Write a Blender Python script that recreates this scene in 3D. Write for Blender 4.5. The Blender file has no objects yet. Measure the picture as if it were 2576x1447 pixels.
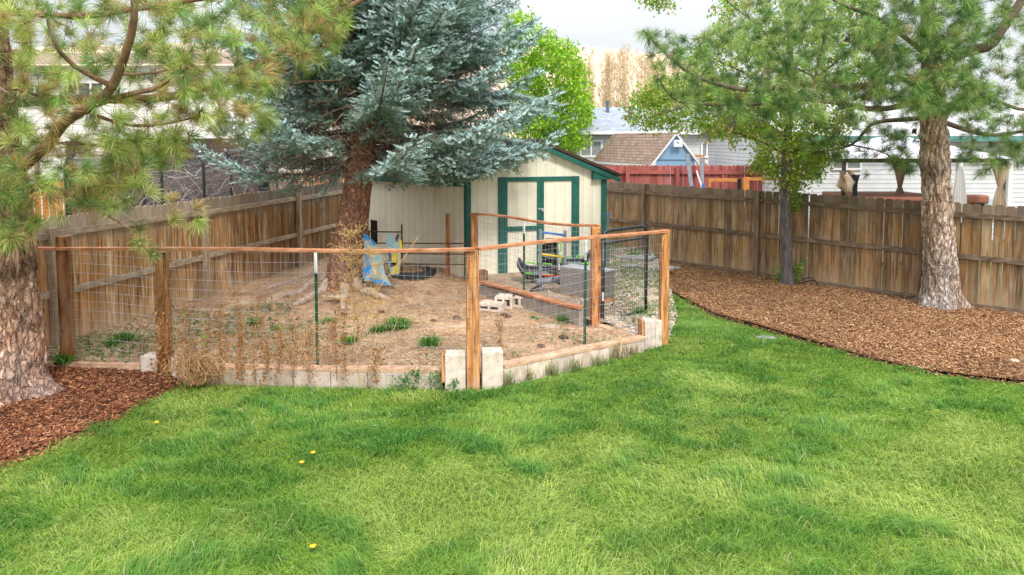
import bpy, math, random
import numpy as np
from mathutils import Vector, Matrix, noise as mnoise
from mathutils.geometry import delaunay_2d_cdt

random.seed(7)
RNG = np.random.default_rng(7)
C = bpy.context.scene.collection
# ------------------------------------------------------------------ camera model
F = 1717.0; H = 2.88; PT = math.radians(3.7); YP = 465.9
SP, CP = math.sin(PT), math.cos(PT)
def ray(x, y):
    u = (x-1288.0)/F; v = (YP-y)/F
    return np.array([u, CP+v*SP, -SP+v*CP])
def G(x, y, z=0.0):
    d = ray(x, y); t = (z-H)/d[2]
    return np.array([d[0]*t, d[1]*t, z])
def A(x, y, Y):
    d = ray(x, y); t = Y/d[1]
    return np.array([d[0]*t, Y, H+d[2]*t])
def ZAT(y, P):
    k = (YP-y)/F
    return H+P[1]*(k*CP-SP)/(CP+k*SP)
def XAT(x, Y, y=355):
    return A(x, y, Y)[0]
def WALL(x, y, P0, P1):
    """point where the sight line meets the upright plane through P0, P1: (u along, z)"""
    d = ray(x, y); a = np.array(P0[:2], float); b = np.array(P1[:2], float); e = (b-a)/np.linalg.norm(b-a)
    n = np.array([-e[1], e[0]]); t = (a@n)/(d[:2]@n)
    p = d[:2]*t
    return float((p-a)@e), float(H+d[2]*t)

# ------------------------------------------------------------------ numpy noise
class VN:
    def __init__(s, seed, n=256):
        s.g = np.random.default_rng(seed).random((n, n)); s.n = n
    def __call__(s, x, y):
        x = np.asarray(x, float); y = np.asarray(y, float)
        xi = np.floor(x).astype(int); yi = np.floor(y).astype(int); fx = x-xi; fy = y-yi
        fx = fx*fx*(3-2*fx); fy = fy*fy*(3-2*fy); n = s.n
        g = s.g; a = g[xi % n, yi % n]; b = g[(xi+1) % n, yi % n]; c = g[xi % n, (yi+1) % n]; d = g[(xi+1) % n, (yi+1) % n]
        return (a*(1-fx)+b*fx)*(1-fy)+(c*(1-fx)+d*fx)*fy
_vn = {}
def fbm(x, y, seed=0, oct=4):
    if seed not in _vn: _vn[seed] = VN(seed)
    v = _vn[seed]; s = 0; a = .5; t = 0
    for i in range(oct):
        s = s+a*v(x*2**i+i*17.3, y*2**i+i*9.1); t += a; a *= .5
    return s/t
def inpoly(px, py, poly):
    px = np.asarray(px); py = np.asarray(py); r = np.zeros(px.shape, bool); n = len(poly)
    for i in range(n):
        x0, y0 = poly[i][0], poly[i][1]; x1, y1 = poly[(i+1) % n][0], poly[(i+1) % n][1]
        c = ((y0 > py) != (y1 > py)) & (px < (x1-x0)*(py-y0)/((y1-y0) if y1 != y0 else 1e-9)+x0)
        r ^= c
    return r

# ------------------------------------------------------------------ objects
def tag(o, label=None, cat=None, group=None, kind=None):
    if label: o['label'] = label
    if cat: o['category'] = cat
    if group: o['group'] = group
    if kind: o['kind'] = kind
    return o
def thing(name, label, cat, loc=(0, 0, 0), group=None):
    o = bpy.data.objects.new(name, None); C.objects.link(o)
    o.location = Vector([float(v) for v in loc]); o.empty_display_size = .2
    return tag(o, label, cat, group)
def wloc(o):
    v = Vector((0, 0, 0))
    while o is not None:
        v = v+o.location; o = o.parent
    return v
def raw(name, V, T, m, parent=None, col=None, smooth=False, uv=None, loc=None):
    """V (n,3) world, T (k,3) or (k,4) ints"""
    V = np.asarray(V, float); T = np.asarray(T, int); k = T.shape[1]
    if parent is not None: off = np.array(wloc(parent)); lo = Vector((0, 0, 0))
    else:
        if loc is None: loc = ((V[:, 0].min()+V[:, 0].max())/2, (V[:, 1].min()+V[:, 1].max())/2, V[:, 2].min())
        off = np.array(loc, float); lo = Vector([float(v) for v in off])
    me = bpy.data.meshes.new(name)
    me.vertices.add(len(V)); me.vertices.foreach_set('co', (V-off).astype(np.float32).ravel())
    me.loops.add(T.size); me.loops.foreach_set('vertex_index', T.astype(np.int32).ravel())
    me.polygons.add(len(T)); me.polygons.foreach_set('loop_start', (np.arange(len(T))*k).astype(np.int32))
    me.polygons.foreach_set('loop_total', np.full(len(T), k, np.int32))
    if smooth: me.polygons.foreach_set('use_smooth', np.ones(len(T), bool))
    me.update(calc_edges=True)
    if col is not None:
        a = me.color_attributes.new('Col', 'FLOAT_COLOR', 'POINT')
        c4 = np.ones((len(V), 4), np.float32); c4[:, :3] = col; a.data.foreach_set('color', c4.ravel())
    if m: me.materials.append(m)
    o = bpy.data.objects.new(name, me); o.location = lo; C.objects.link(o)
    if parent is not None: o.parent = parent
    return o
class MB:
    def __init__(s): s.v = []; s.f = []; s.c = []; s.u = []; s.cur = (1, 1, 1)
    def add(s, vs, fs, uvs=None):
        b = len(s.v); s.v += [tuple(map(float, v)) for v in vs]; s.c += [s.cur]*len(vs)
        for i, f in enumerate(fs):
            s.f.append([b+k for k in f])
            s.u.append(uvs[i] if uvs else [(0, 0)]*len(f))
    def box(s, c, sx, sy, sz, rz=0.0, rx=0.0, ry=0.0):
        R = Matrix.Rotation(rz, 3, 'Z') @ Matrix.Rotation(ry, 3, 'Y') @ Matrix.Rotation(rx, 3, 'X')
        vs = [Vector(c)+R @ Vector((x*sx/2, y*sy/2, z*sz/2)) for x in (-1, 1) for y in (-1, 1) for z in (-1, 1)]
        s.add(vs, [(0, 1, 3, 2), (4, 6, 7, 5), (0, 4, 5, 1), (2, 3, 7, 6), (0, 2, 6, 4), (1, 5, 7, 3)])
    def beam(s, p0, p1, w, h, up=(0, 0, 1), taper=1.0):
        p0 = Vector(p0); p1 = Vector(p1); d = (p1-p0).normalized(); up = Vector(up)
        sd = d.cross(up)
        if sd.length < 1e-4: sd = d.cross(Vector((0, 1, 0)))
        sd.normalize(); u = sd.cross(d).normalized(); vs = []
        for p, k in ((p0, 1), (p1, taper)):
            for a, b in ((-1, -1), (1, -1), (1, 1), (-1, 1)): vs.append(p+sd*a*w/2*k+u*b*h/2*k)
        s.add(vs, [(0, 1, 2, 3), (7, 6, 5, 4), (0, 4, 5, 1), (1, 5, 6, 2), (2, 6, 7, 3), (3, 7, 4, 0)])
    def tube(s, pts, r, n=6, cap=True):
        pts = [Vector([float(q) for q in p]) for p in pts]; m = len(pts)
        rs = [r]*m if not hasattr(r, '__len__') else list(r)
        ref = None; vs = []
        for i, p in enumerate(pts):
            d = (pts[min(i+1, m-1)]-pts[max(i-1, 0)])
            if d.length < 1e-9: d = Vector((0, 0, 1))
            d.normalize()
            if ref is None: ref = d.orthogonal()
            ref = (ref-d*ref.dot(d))
            if ref.length < 1e-6: ref = d.orthogonal()
            ref.normalize(); b = d.cross(ref)
            for k in range(n):
                a = 2*math.pi*k/n; vs.append(p+(ref*math.cos(a)+b*math.sin(a))*rs[i])
        fs = [(i*n+k, i*n+(k+1) % n, (i+1)*n+(k+1) % n, (i+1)*n+k) for i in range(m-1) for k in range(n)]
        if cap: fs += [tuple(range(n))[::-1], tuple((m-1)*n+k for k in range(n))]
        s.add(vs, fs)
    def quad(s, a, b, c, d, uv=None):
        s.add([a, b, c, d], [(0, 1, 2, 3)], [uv] if uv else None)
    def prism(s, poly, off):
        """poly: list of 3-D points (planar), pushed by off"""
        n = len(poly); o = Vector(off); vs = [Vector(p) for p in poly]+[Vector(p)+o for p in poly]
        fs = [tuple(range(n)), tuple(range(2*n-1, n-1, -1))]+[(k, n+k, n+(k+1) % n, (k+1) % n) for k in range(n)]
        s.add(vs, fs)
    def build(s, name, m, parent=None, smooth=False, bevel=0, loc=None):
        V = np.array(s.v)
        if parent is not None: off = wloc(parent); lo = Vector((0, 0, 0))
        else:
            if loc is None: loc = ((V[:, 0].min()+V[:, 0].max())/2, (V[:, 1].min()+V[:, 1].max())/2, V[:, 2].min())
            off = Vector([float(q) for q in loc]); lo = off.copy()
        me = bpy.data.meshes.new(name)
        me.from_pydata([tuple(Vector(v)-off) for v in s.v], [], s.f)
        a = me.color_attributes.new('Col', 'FLOAT_COLOR', 'POINT')
        c4 = np.ones((len(s.v), 4), np.float32); c4[:, :3] = np.array(s.c); a.data.foreach_set('color', c4.ravel())
        ul = me.uv_layers.new(name='UVMap')
        ul.data.foreach_set('uv', np.array([q for f in s.u for q in f], np.float32).ravel())
        if smooth:
            me.polygons.foreach_set('use_smooth', np.ones(len(me.polygons), bool))
        me.materials.append(m); me.update()
        o = bpy.data.objects.new(name, me); o.location = lo; C.objects.link(o)
        if parent is not None: o.parent = parent
        if bevel:
            b = o.modifiers.new('bevel', 'BEVEL'); b.width = bevel; b.segments = 2; b.limit_method = 'ANGLE'
        return o
def copy_tree(o, parent=None):
    c = o.copy(); C.objects.link(c); c.parent = parent
    for ch in [q for q in list(C.objects) if q.parent == o]: copy_tree(ch, c)
    return c

# ------------------------------------------------------------------ materials
def lin(r, g, b):
    f = lambda c: ((c/255+.055)/1.055)**2.4 if c > 10 else c/255/12.92
    return (f(r), f(g), f(b))
def mat(name, stops, scale=(1, 1, 1), nscale=6, detail=6, rough=.85, bump=0., bscale=None, vcol=0, metallic=0, spec=.3,
        trans=0., alpha=None, rdist=0., coord='Object', speck=None, lines=None, grad=None, plates=None):
    m = bpy.data.materials.new(name); m.use_nodes = True; nt = m.node_tree; N = nt.nodes; L = nt.links; N.clear()
    out = N.new('ShaderNodeOutputMaterial'); bs = N.new('ShaderNodeBsdfPrincipled')
    bs.inputs['Roughness'].default_value = rough; bs.inputs['Metallic'].default_value = metallic
    bs.inputs['Specular IOR Level'].default_value = spec
    tc = N.new('ShaderNodeTexCoord'); mp = N.new('ShaderNodeMapping'); mp.inputs['Scale'].default_value = scale
    L.new(tc.outputs[coord], mp.inputs['Vector'])
    nz = N.new('ShaderNodeTexNoise'); nz.inputs['Scale'].default_value = nscale; nz.inputs['Detail'].default_value = detail
    nz.inputs['Roughness'].default_value = .62; nz.inputs['Distortion'].default_value = rdist
    L.new(mp.outputs[0], nz.inputs['Vector'])
    rp = N.new('ShaderNodeValToRGB'); e = rp.color_ramp.elements
    while len(e) < len(stops): e.new(.5)
    for i, (p, c) in enumerate(stops): e[i].position = p; e[i].color = (*c, 1)
    L.new(nz.outputs['Fac'], rp.inputs['Fac']); col = rp.outputs['Color']
    def mixc(a, b, fac, mode='MIX'):
        x = N.new('ShaderNodeMix'); x.data_type = 'RGBA'; x.blend_type = mode
        for sck, val in ((0, fac), (6, a), (7, b)):
            if hasattr(val, 'links'): L.new(val, x.inputs[sck])
            else: x.inputs[sck].default_value = val if sck == 0 else (*val, 1)
        return x.outputs[2]
    def ramp(src, stops):
        r = N.new('ShaderNodeValToRGB'); e = r.color_ramp.elements
        while len(e) < len(stops): e.new(.5)
        for i, (p, c) in enumerate(stops): e[i].position = p; e[i].color = (c, c, c, 1) if not hasattr(c, '__len__') else (*c, 1)
        L.new(src, r.inputs[0]); return r.outputs[0]
    def noi(sc, s3=(1, 1, 1), det=4, dist=0):
        mm = N.new('ShaderNodeMapping'); mm.inputs['Scale'].default_value = s3; L.new(tc.outputs[coord], mm.inputs[0])
        n_ = N.new('ShaderNodeTexNoise'); n_.inputs['Scale'].default_value = sc; n_.inputs['Detail'].default_value = det
        n_.inputs['Distortion'].default_value = dist
        L.new(mm.outputs[0], n_.inputs[0]); return n_.outputs['Fac']
    if speck:      # [(scale, s3, lo, hi, colour, amount)]
        for sc, s3, lo, hi, c, am in speck:
            fac = ramp(noi(sc, s3), [(lo, 0.), (hi, am)]); col = mixc(col, c, fac)
    if grad:       # (z0, z1, colour, amount) fade towards colour from z0 to z1
        for z0, z1, c, am in grad:
            sx = N.new('ShaderNodeSeparateXYZ'); L.new(tc.outputs['Object'], sx.inputs[0])
            ad = N.new('ShaderNodeMath'); ad.operation = 'MULTIPLY_ADD'; L.new(noi(7, (1.5, 1.5, .35)), ad.inputs[0]); ad.inputs[1].default_value = abs(z1-z0)*1.2; L.new(sx.outputs[2], ad.inputs[2])
            sb = N.new('ShaderNodeMath'); sb.operation = 'SUBTRACT'; L.new(ad.outputs[0], sb.inputs[0]); sb.inputs[1].default_value = abs(z1-z0)*.6
            mr = N.new('ShaderNodeMapRange'); mr.inputs[1].default_value = z0; mr.inputs[2].default_value = z1; mr.inputs[4].default_value = am
            L.new(sb.outputs[0], mr.inputs[0]); col = mixc(col, c, mr.outputs[0])
    ph = None
    if plates:     # (scale, s3, fissure colour, amount): bark plates with dark fissures
        sc, s3, c, am = plates
        mm = N.new('ShaderNodeMapping'); mm.inputs['Scale'].default_value = s3; L.new(tc.outputs[coord], mm.inputs[0])
        nn = N.new('ShaderNodeTexNoise'); nn.inputs['Scale'].default_value = 9; nn.inputs['Detail'].default_value = 5; L.new(mm.outputs[0], nn.inputs[0])
        ad = N.new('ShaderNodeMix'); ad.data_type = 'VECTOR'; ad.inputs[0].default_value = .14; L.new(mm.outputs[0], ad.inputs[4]); L.new(nn.outputs['Color'], ad.inputs[5])
        vo = N.new('ShaderNodeTexVoronoi'); vo.feature = 'DISTANCE_TO_EDGE'; vo.inputs['Scale'].default_value = sc; L.new(ad.outputs[1], vo.inputs['Vector'])
        v2 = N.new('ShaderNodeTexVoronoi'); v2.inputs['Scale'].default_value = sc; L.new(ad.outputs[1], v2.inputs['Vector'])
        sep = N.new('ShaderNodeSeparateXYZ'); L.new(v2.outputs['Color'], sep.inputs[0]); col = mixc(col, ramp(sep.outputs[0], [(0, .72), (1, 1.18)]), 1., 'MULTIPLY')
        fz = ramp(vo.outputs['Distance'], [(0., am), (.05, am*.75), (.13, 0.)]); col = mixc(col, c, fz)
        mr = N.new('ShaderNodeMapRange'); mr.inputs[2].default_value = .16; L.new(vo.outputs['Distance'], mr.inputs[0]); ph = mr.outputs[0]
    if lines:      # (axis, period, width, darken)
        ax, per, wd, dk = lines
        sx = N.new('ShaderNodeSeparateXYZ'); L.new(tc.outputs[coord], sx.inputs[0])
        md = N.new('ShaderNodeMath'); md.operation = 'PINGPONG' if False else 'FRACT'
        dv = N.new('ShaderNodeMath'); dv.operation = 'DIVIDE'; L.new(sx.outputs[ax], dv.inputs[0]); dv.inputs[1].default_value = per
        L.new(dv.outputs[0], md.inputs[0])
        rr = ramp(md.outputs[0], [(0, dk), (wd, dk), (min(1, wd*1.6), 1.), (1, .93)])
        col = mixc(col, rr, 1.0, 'MULTIPLY')
    if vcol:
        at = N.new('ShaderNodeAttribute'); at.attribute_name = 'Col'
        col = mixc(col, at.outputs['Color'], float(vcol), 'MULTIPLY')
    L.new(col, bs.inputs['Base Color'])
    if bump:
        b = N.new('ShaderNodeBump'); b.inputs['Strength'].default_value = bump; b.inputs['Distance'].default_value = .02
        hgt = nz.outputs['Fac']
        if bscale: hgt = noi(bscale, scale, 8)
        L.new(hgt, b.inputs['Height']); nrm = b.outputs[0]
        if ph is not None:
            b2 = N.new('ShaderNodeBump'); b2.inputs['Strength'].default_value = 1.; b2.inputs['Distance'].default_value = .018; L.new(ph, b2.inputs['Height']); L.new(nrm, b2.inputs['Normal']); nrm = b2.outputs[0]
        L.new(nrm, bs.inputs['Normal'])
    sh = bs.outputs[0]
    if trans:
        tr = N.new('ShaderNodeBsdfTranslucent'); L.new(col, tr.inputs[0]); mx = N.new('ShaderNodeMixShader'); mx.inputs[0].default_value = trans
        L.new(sh, mx.inputs[1]); L.new(tr.outputs[0], mx.inputs[2]); sh = mx.outputs[0]
    if alpha is not None:
        tp = N.new('ShaderNodeBsdfTransparent'); mx = N.new('ShaderNodeMixShader'); mx.inputs[0].default_value = alpha
        L.new(tp.outputs[0], mx.inputs[1]); L.new(sh, mx.inputs[2]); sh = mx.outputs[0]
    L.new(sh, out.inputs[0])
    return m
def flat(name, c, rough=.6, metallic=0, spec=.4, var=.12, nscale=9, bump=0, **k):
    d = tuple(v*(1-var) for v in c); e = tuple(min(1, v*(1+var)) for v in c)
    return mat(name, [(.3, d), (.7, e)], nscale=nscale, rough=rough, metallic=metallic, spec=spec, bump=bump, **k)

M = {}
# weathered picket fence: grey top, orange and dark stains running down
def fence_mat(name, a, b, dark, grey, gl, z1, dk=.6):
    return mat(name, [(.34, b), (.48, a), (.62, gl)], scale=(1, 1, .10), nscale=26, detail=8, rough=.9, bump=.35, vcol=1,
               speck=[(2.6, (1, 1, .45), .46, .60, b, .6), (30, (1, 1, .045), .52, .62, dark, dk), (9, (1, 1, .12), .52, .66, dark, dk*.8), (48, (1, 1, .03), .60, .68, gl, .6), (5, (1, 1, .3), .58, .72, tuple(v*1.2 for v in gl), .5)],
               grad=[(z1-.45, z1-.1, grey, .85), (.45, .0, tuple(v*1.15 for v in gl), .5)])
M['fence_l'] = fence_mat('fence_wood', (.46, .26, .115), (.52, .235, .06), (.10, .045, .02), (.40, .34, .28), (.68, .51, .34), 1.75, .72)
M['fence_r'] = fence_mat('fence_wood_brown', (.33, .205, .11), (.40, .215, .075), (.09, .052, .03), (.24, .185, .14), (.47, .35, .23), 1.78, .65)
M['rail_l'] = mat('weathered_rail', [(.3, (.26, .18, .115)), (.5, (.46, .36, .26)), (.7, (.64, .53, .41))], scale=(.3, .3, 1), nscale=22, rough=.9, bump=.3, vcol=1)
M['rail_r'] = mat('weathered_rail_brown', [(.3, (.09, .06, .04)), (.5, (.2, .14, .095)), (.7, (.31, .24, .17))], scale=(.3, .3, 1), nscale=22, rough=.9, bump=.3, vcol=1)
M['post_l'] = mat('weathered_post', [(.3, (.26, .17, .10)), (.5, (.46, .35, .24)), (.7, (.62, .50, .38))], scale=(1, 1, .1), nscale=26, rough=.9, bump=.3, vcol=1)
M['post_r'] = mat('weathered_post_brown', [(.3, (.12, .075, .05)), (.5, (.24, .165, .11)), (.7, (.34, .26, .19))], scale=(1, 1, .1), nscale=26, rough=.9, bump=.3, vcol=1)
M['cedar'] = mat('orange_cedar', [(.34, (.24, .09, .03)), (.5, (.50, .21, .07)), (.66, (.70, .38, .17))], scale=(1, 1, .12), nscale=20, detail=8, rough=.75, bump=.2, vcol=1,
                 speck=[(30, (1, 1, .05), .56, .64, (.12, .05, .025), .8), (5, (1, 1, .4), .52, .68, (.60, .43, .30), .6), (14, (1, 1, .5), .63, .68, (.10, .045, .02), .8)])
M['redrail'] = mat('redwood_rail', [(.3, (.30, .115, .05)), (.5, (.52, .22, .11)), (.7, (.68, .36, .22))], scale=(.25, .25, 1), nscale=25, rough=.8, bump=.2, vcol=1)
M['tan_timber'] = mat('tan_timber', [(.3, (.40, .22, .13)), (.5, (.62, .40, .26)), (.7, (.74, .54, .38))], scale=(.3, .3, 1), nscale=20, rough=.85, bump=.2, vcol=1)
M['concrete'] = mat('pale_concrete', [(.3, (.54, .44, .36)), (.5, (.72, .61, .52)), (.7, (.83, .75, .66))], nscale=11, rough=.95, bump=.35, bscale=90, vcol=1,
                    speck=[(6, (1, 1, .3), .50, .68, (.46, .31, .23), .55), (22, (1, 1, 1), .6, .7, (.40, .34, .29), .5)])
M['concrete_grey'] = mat('grey_concrete', [(.3, (.26, .23, .20)), (.55, (.40, .36, .32)), (.7, (.50, .46, .42))], nscale=5, rough=.95, bump=.3, bscale=80)
M['pine_bark'] = mat('pine_bark', [(.34, (.16, .10, .08)), (.42, (.44, .27, .19)), (.50, (.72, .43, .27)), (.57, (.78, .58, .45)), (.68, (.84, .76, .69))],
                     scale=(1, 1, .5), nscale=26, detail=10, rough=.95, bump=1., vcol=1, rdist=.6,
                     speck=[(2.6, (1, 1, .4), .5, .66, (.56, .47, .42), .65), (34, (1, 1, .5), .58, .66, (.10, .06, .045), .6)],
                     plates=(19, (1, 1, .34), (.22, .13, .10), .42))
M['pine_bark_grey'] = mat('pine_bark_pale', [(.34, (.18, .14, .12)), (.42, (.46, .38, .32)), (.50, (.68, .60, .52)), (.57, (.78, .71, .64)), (.68, (.86, .82, .78))],
                     scale=(1, 1, .42), nscale=26, detail=10, rough=.95, bump=1., vcol=1, rdist=.6,
                     speck=[(2.6, (1, 1, .4), .5, .66, (.62, .38, .22), .45), (34, (1, 1, .5), .6, .68, (.14, .09, .07), .5)],
                     plates=(18, (1, 1, .34), (.25, .18, .15), .5))
M['spruce_bark'] = mat('spruce_bark', [(.3, (.22, .10, .065)), (.5, (.50, .25, .16)), (.7, (.68, .42, .30))], scale=(1, 1, .45), nscale=24, detail=8, rough=.95, bump=1., vcol=1,
                       speck=[(3, (1, 1, .5), .5, .68, (.38, .28, .24), .6)], plates=(26, (1, 1, .5), (.16, .07, .05), .5))
M['root_bark'] = mat('root_wood', [(.3, (.25, .16, .11)), (.5, (.50, .37, .29)), (.7, (.68, .56, .47))], nscale=14, detail=8, rough=.95, bump=.7)
M['grey_bark'] = mat('smooth_grey_bark', [(.3, (.07, .06, .055)), (.5, (.16, .135, .13)), (.7, (.26, .23, .22))], scale=(1, 1, .3), nscale=20, rough=.9, bump=.5)
M['twig'] = flat('twig_bark', (.17, .12, .095), rough=.9, var=.4)
M['twig_orange'] = mat('orange_twig_bark', [(.35, (.12, .08, .06)), (.5, (.25, .13, .07)), (.65, (.28, .22, .18))], nscale=6, rough=.9)
M['dead_twig'] = flat('dead_twig', (.30, .19, .13), rough=.9, var=.4)
M['needle'] = flat('pine_needles', (1, 1, 1), rough=.45, spec=.4, var=.08, vcol=1, trans=.25)
M['spruce_needle'] = flat('spruce_needles', (1, 1, 1), rough=.6, spec=.3, var=.08, vcol=1, trans=.1)
M['leaf'] = flat('tree_leaves', (1, 1, 1), rough=.45, spec=.4, var=.1, vcol=1, trans=.35)
M['grass'] = flat('grass_blades', (1, 1, 1), rough=.5, spec=.3, var=.06, vcol=1, trans=.3)
M['dry'] = flat('dry_stems', (1, 1, 1), rough=.85, spec=.2, var=.1, vcol=1, trans=.15)
M['chip'] = flat('wood_chips', (1, 1, 1), rough=.85, spec=.2, var=.12, vcol=1)
M['green_paint'] = mat('dark_green_paint', [(.3, (.014, .10, .083)), (.7, (.028, .165, .138))], nscale=12, rough=.5, bump=.15, bscale=60,
                       speck=[(40, (1, 1, .3), .66, .7, (.06, .07, .06), .8)])
M['steel'] = flat('galvanised_wire', (.52, .52, .54), rough=.45, metallic=.5, var=.15)
M['white_steel'] = flat('white_painted_post_tip', (.75, .77, .78), rough=.5)
M['tpost'] = flat('green_post_paint', (.012, .10, .055), rough=.45, var=.3)
M['rust'] = mat('rusty_pipe', [(.35, (.06, .03, .022)), (.6, (.17, .075, .045)), (.7, (.26, .15, .1))], nscale=14, rough=.85)
M['black_tube'] = flat('black_gate_paint', (.022, .026, .032), rough=.35, spec=.5, var=.3)
M['black_plastic'] = flat('black_plastic', (.015, .016, .018), rough=.4, var=.3)
M['rubber'] = flat('black_rubber', (.03, .033, .036), rough=.8, var=.3, bump=.3, nscale=40)
M['grey_plastic'] = flat('grey_plastic', (.19, .215, .26), rough=.45)
M['lime'] = flat('lime_plastic', (.20, .62, .06), rough=.4)
M['blue'] = flat('blue_paint', (.015, .16, .60), rough=.4)
M['yellow'] = flat('yellow_paint', (.80, .55, .02), rough=.4)
M['red'] = flat('red_paint', (.62, .03, .035), rough=.4)
M['white_paint'] = flat('white_paint', (.80, .80, .80), rough=.5, var=.04)
M['glass'] = flat('window_glass', (.05, .06, .065), rough=.08, spec=.8, var=.3)
M['blind'] = mat('window_blinds', [(.4, (.32, .34, .35)), (.6, (.40, .42, .42))], rough=.6, lines=(2, .06, .35, .45))
M['dark'] = flat('dark_opening', (.012, .008, .006), rough=.9)

# ------------------------------------------------------------------ regions of the ground (world metres)
ZP, ZT = .12, .28            # pen floor, terrace in front of the shed
lawn_edge_left = [G(-260, 1235), G(-60, 1190), G(0, 1172), G(90, 1145), G(200, 1098), G(300, 1048), G(380, 1003), G(445, 967)]
front_line = [G(445, 967), G(1182, 982), G(1262, 975), G(1400, 943), G(1560, 902), G(1672, 868)]
edging = [G(1690, 742), G(1740, 768), G(1800, 797), G(1890, 822), G(2000, 855), G(2150, 897), G(2300, 935), G(2450, 958), G(2600, 972), G(2800, 985), G(3300, 1010)]
FL0, FL1 = G(130, 884, .06), G(818, 657, .06)            # left fence line on the ground
FR0, FR1 = G(1684, 665, .02), G(2571, 797, .02)
def ext(P, Q, t): return P+(Q-P)*t
leftF = [ext(FL0, FL1, -.35), FL0, FL1, ext(FL0, FL1, 1.6)]
rightF = [ext(FR0, FR1, -1.05), FR0, FR1, ext(FR0, FR1, 1.7)]
C0 = G(1177, 715, ZP); C1 = G(1518, 674, ZT); C2 = np.array([XAT(925, 15.2), 15.2, ZP])
def region(name, poly, m, zf, step=.35, label=None, kind='structure', cat=None, rough=.02, seed=3):
    poly = [(float(p[0]), float(p[1])) for p in poly]
    xs = [p[0] for p in poly]; ys = [p[1] for p in poly]
    pts = [Vector(p) for p in poly]; n = len(pts)
    gx, gy = np.meshgrid(np.arange(min(xs), max(xs), step), np.arange(min(ys), max(ys), step))
    gx = gx.ravel()+RNG.uniform(-.1, .1, gx.size)*step; gy = gy.ravel()+RNG.uniform(-.1, .1, gy.size)*step
    k = inpoly(gx, gy, poly); pts += [Vector((float(a), float(b))) for a, b in zip(gx[k], gy[k])]
    r = delaunay_2d_cdt(pts, [], [list(range(n))], 1, 1e-5)
    V = np.array([(p.x, p.y, 0) for p in r[0]]); T = [f for f in r[2] if len(f) == 3]
    V[:, 2] = zf(V[:, 0], V[:, 1])+(fbm(V[:, 0]*1.3+50, V[:, 1]*1.3+50, seed)-.5)*rough*2
    T = np.array(T)
    a = V[T[:, 1]]-V[T[:, 0]]; b = V[T[:, 2]]-V[T[:, 0]]; fl = (a[:, 0]*b[:, 1]-a[:, 1]*b[:, 0]) < 0
    T[fl] = T[fl][:, ::-1]
    o = raw(name, V, T, m, smooth=True); tag(o, label, cat, None, kind); return o
M['soil_far'] = mat('dry_ground', [(.35, (.16, .13, .07)), (.6, (.14, .17, .06))], nscale=.6, rough=1)
M['lawn_soil'] = mat('lawn_turf', [(.35, (.06, .15, .02)), (.5, (.11, .23, .035)), (.65, (.18, .29, .06))], nscale=1.6, detail=8, rough=1, bump=.6, bscale=30,
                     speck=[(45, (1, 1, 1), .55, .7, (.05, .09, .015), .7)])
M['mulch_r'] = mat('mulch_base', [(.35, (.08, .035, .018)), (.5, (.20, .095, .045)), (.65, (.34, .18, .10))], nscale=38, detail=4, rough=1, bump=.9)
M['mulch_l'] = mat('mulch_base_red', [(.35, (.045, .016, .009)), (.5, (.13, .048, .022)), (.65, (.26, .11, .055))], nscale=38, detail=4, rough=1, bump=.9)
M['dirt'] = mat('pen_dirt', [(.34, (.28, .155, .09)), (.5, (.55, .35, .22)), (.66, (.76, .56, .38))], nscale=2.2, detail=10, rough=1, bump=.8, bscale=35,
                speck=[(60, (1, 1, 1), .55, .68, (.16, .10, .06), .6), (5, (1, 1, 1), .58, .7, (.27, .24, .11), .5)])
M['gravel_base'] = mat('gravel_soil', [(.3, (.30, .20, .13)), (.5, (.50, .37, .26)), (.7, (.66, .54, .42))], nscale=4, detail=10, rough=1, bump=.7, bscale=50)
z0 = lambda x, y: 0*x
# broad ground sheet to the horizon
gm = MB(); gm.quad((-900, -40, -.07), (900, -40, -.07), (900, 1400, -.07), (-900, 1400, -.07))
tag(gm.build('ground', M['soil_far'], loc=(0, 0, -.07)), kind='structure')
lawn_poly = [(-14, -3), (16, -3), (16, 7.2)]+edging[::-1]+[G(1705, 800)]+front_line[::-1]+lawn_edge_left[::-1][1:]+[(-14, 6.2)]
region('lawn', lawn_poly, M['lawn_soil'], z0, .5)
mulch_r_poly = edging+[(16, 6.6), rightF[3], FR1, FR0, G(1640, 660), G(1668, 700)]
def zmr(x, y): return .03+.05*fbm(x*.7, y*.7, 11)
region('mulch_bed', mulch_r_poly, M['mulch_r'], zmr, .3, rough=.03)
mulch_l_poly = lawn_edge_left+[G(400, 950), G(350, 944), G(150, 934), G(60, 930), leftF[0]+np.array([0, -.3, 0]), (-14, 7)]
def zml(x, y): return .02+.06*fbm(x*.8, y*.8, 12)
region('mulch_bed', mulch_l_poly, M['mulch_l'], zml, .3, rough=.03)
penW0, penW1 = G(1200, 742, ZP), G(1478, 826, ZP)        # inner wall foot
pen_poly = [FL0+np.array([-.1, -.9, 0]), G(100, 935)+np.array([0, .06, 0]), G(353, 944)+np.array([0, .06, 0]), G(440, 962)+np.array([0, .12, 0]), G(1113, 980)+np.array([0, .13, 0]), G(1262, 972)+np.array([0, .13, 0]), G(1440, 930)+np.array([-.03, .13, 0]), G(1625, 878)+np.array([-.05, .12, 0]), G(1530, 823, .1), penW1, penW0, C0+np.array([.15, .05, 0]), C2+np.array([0, .2, 0]), ext(FL0, FL1, 1.3), FL1, FL0]
def zpen(x, y):
    b = np.hypot(x-C0[0]+1.0, (y-C0[1]-.3)); m = .22*np.exp(-(b/.9)**2)
    t = G(862, 715, ZP); r = np.hypot(x-t[0], y-t[1]); m = m+.22*np.exp(-(r/1.3)**2)
    return ZP+m
region('pen_ground', pen_poly, M['dirt'], zpen, .22, rough=.03)
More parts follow.
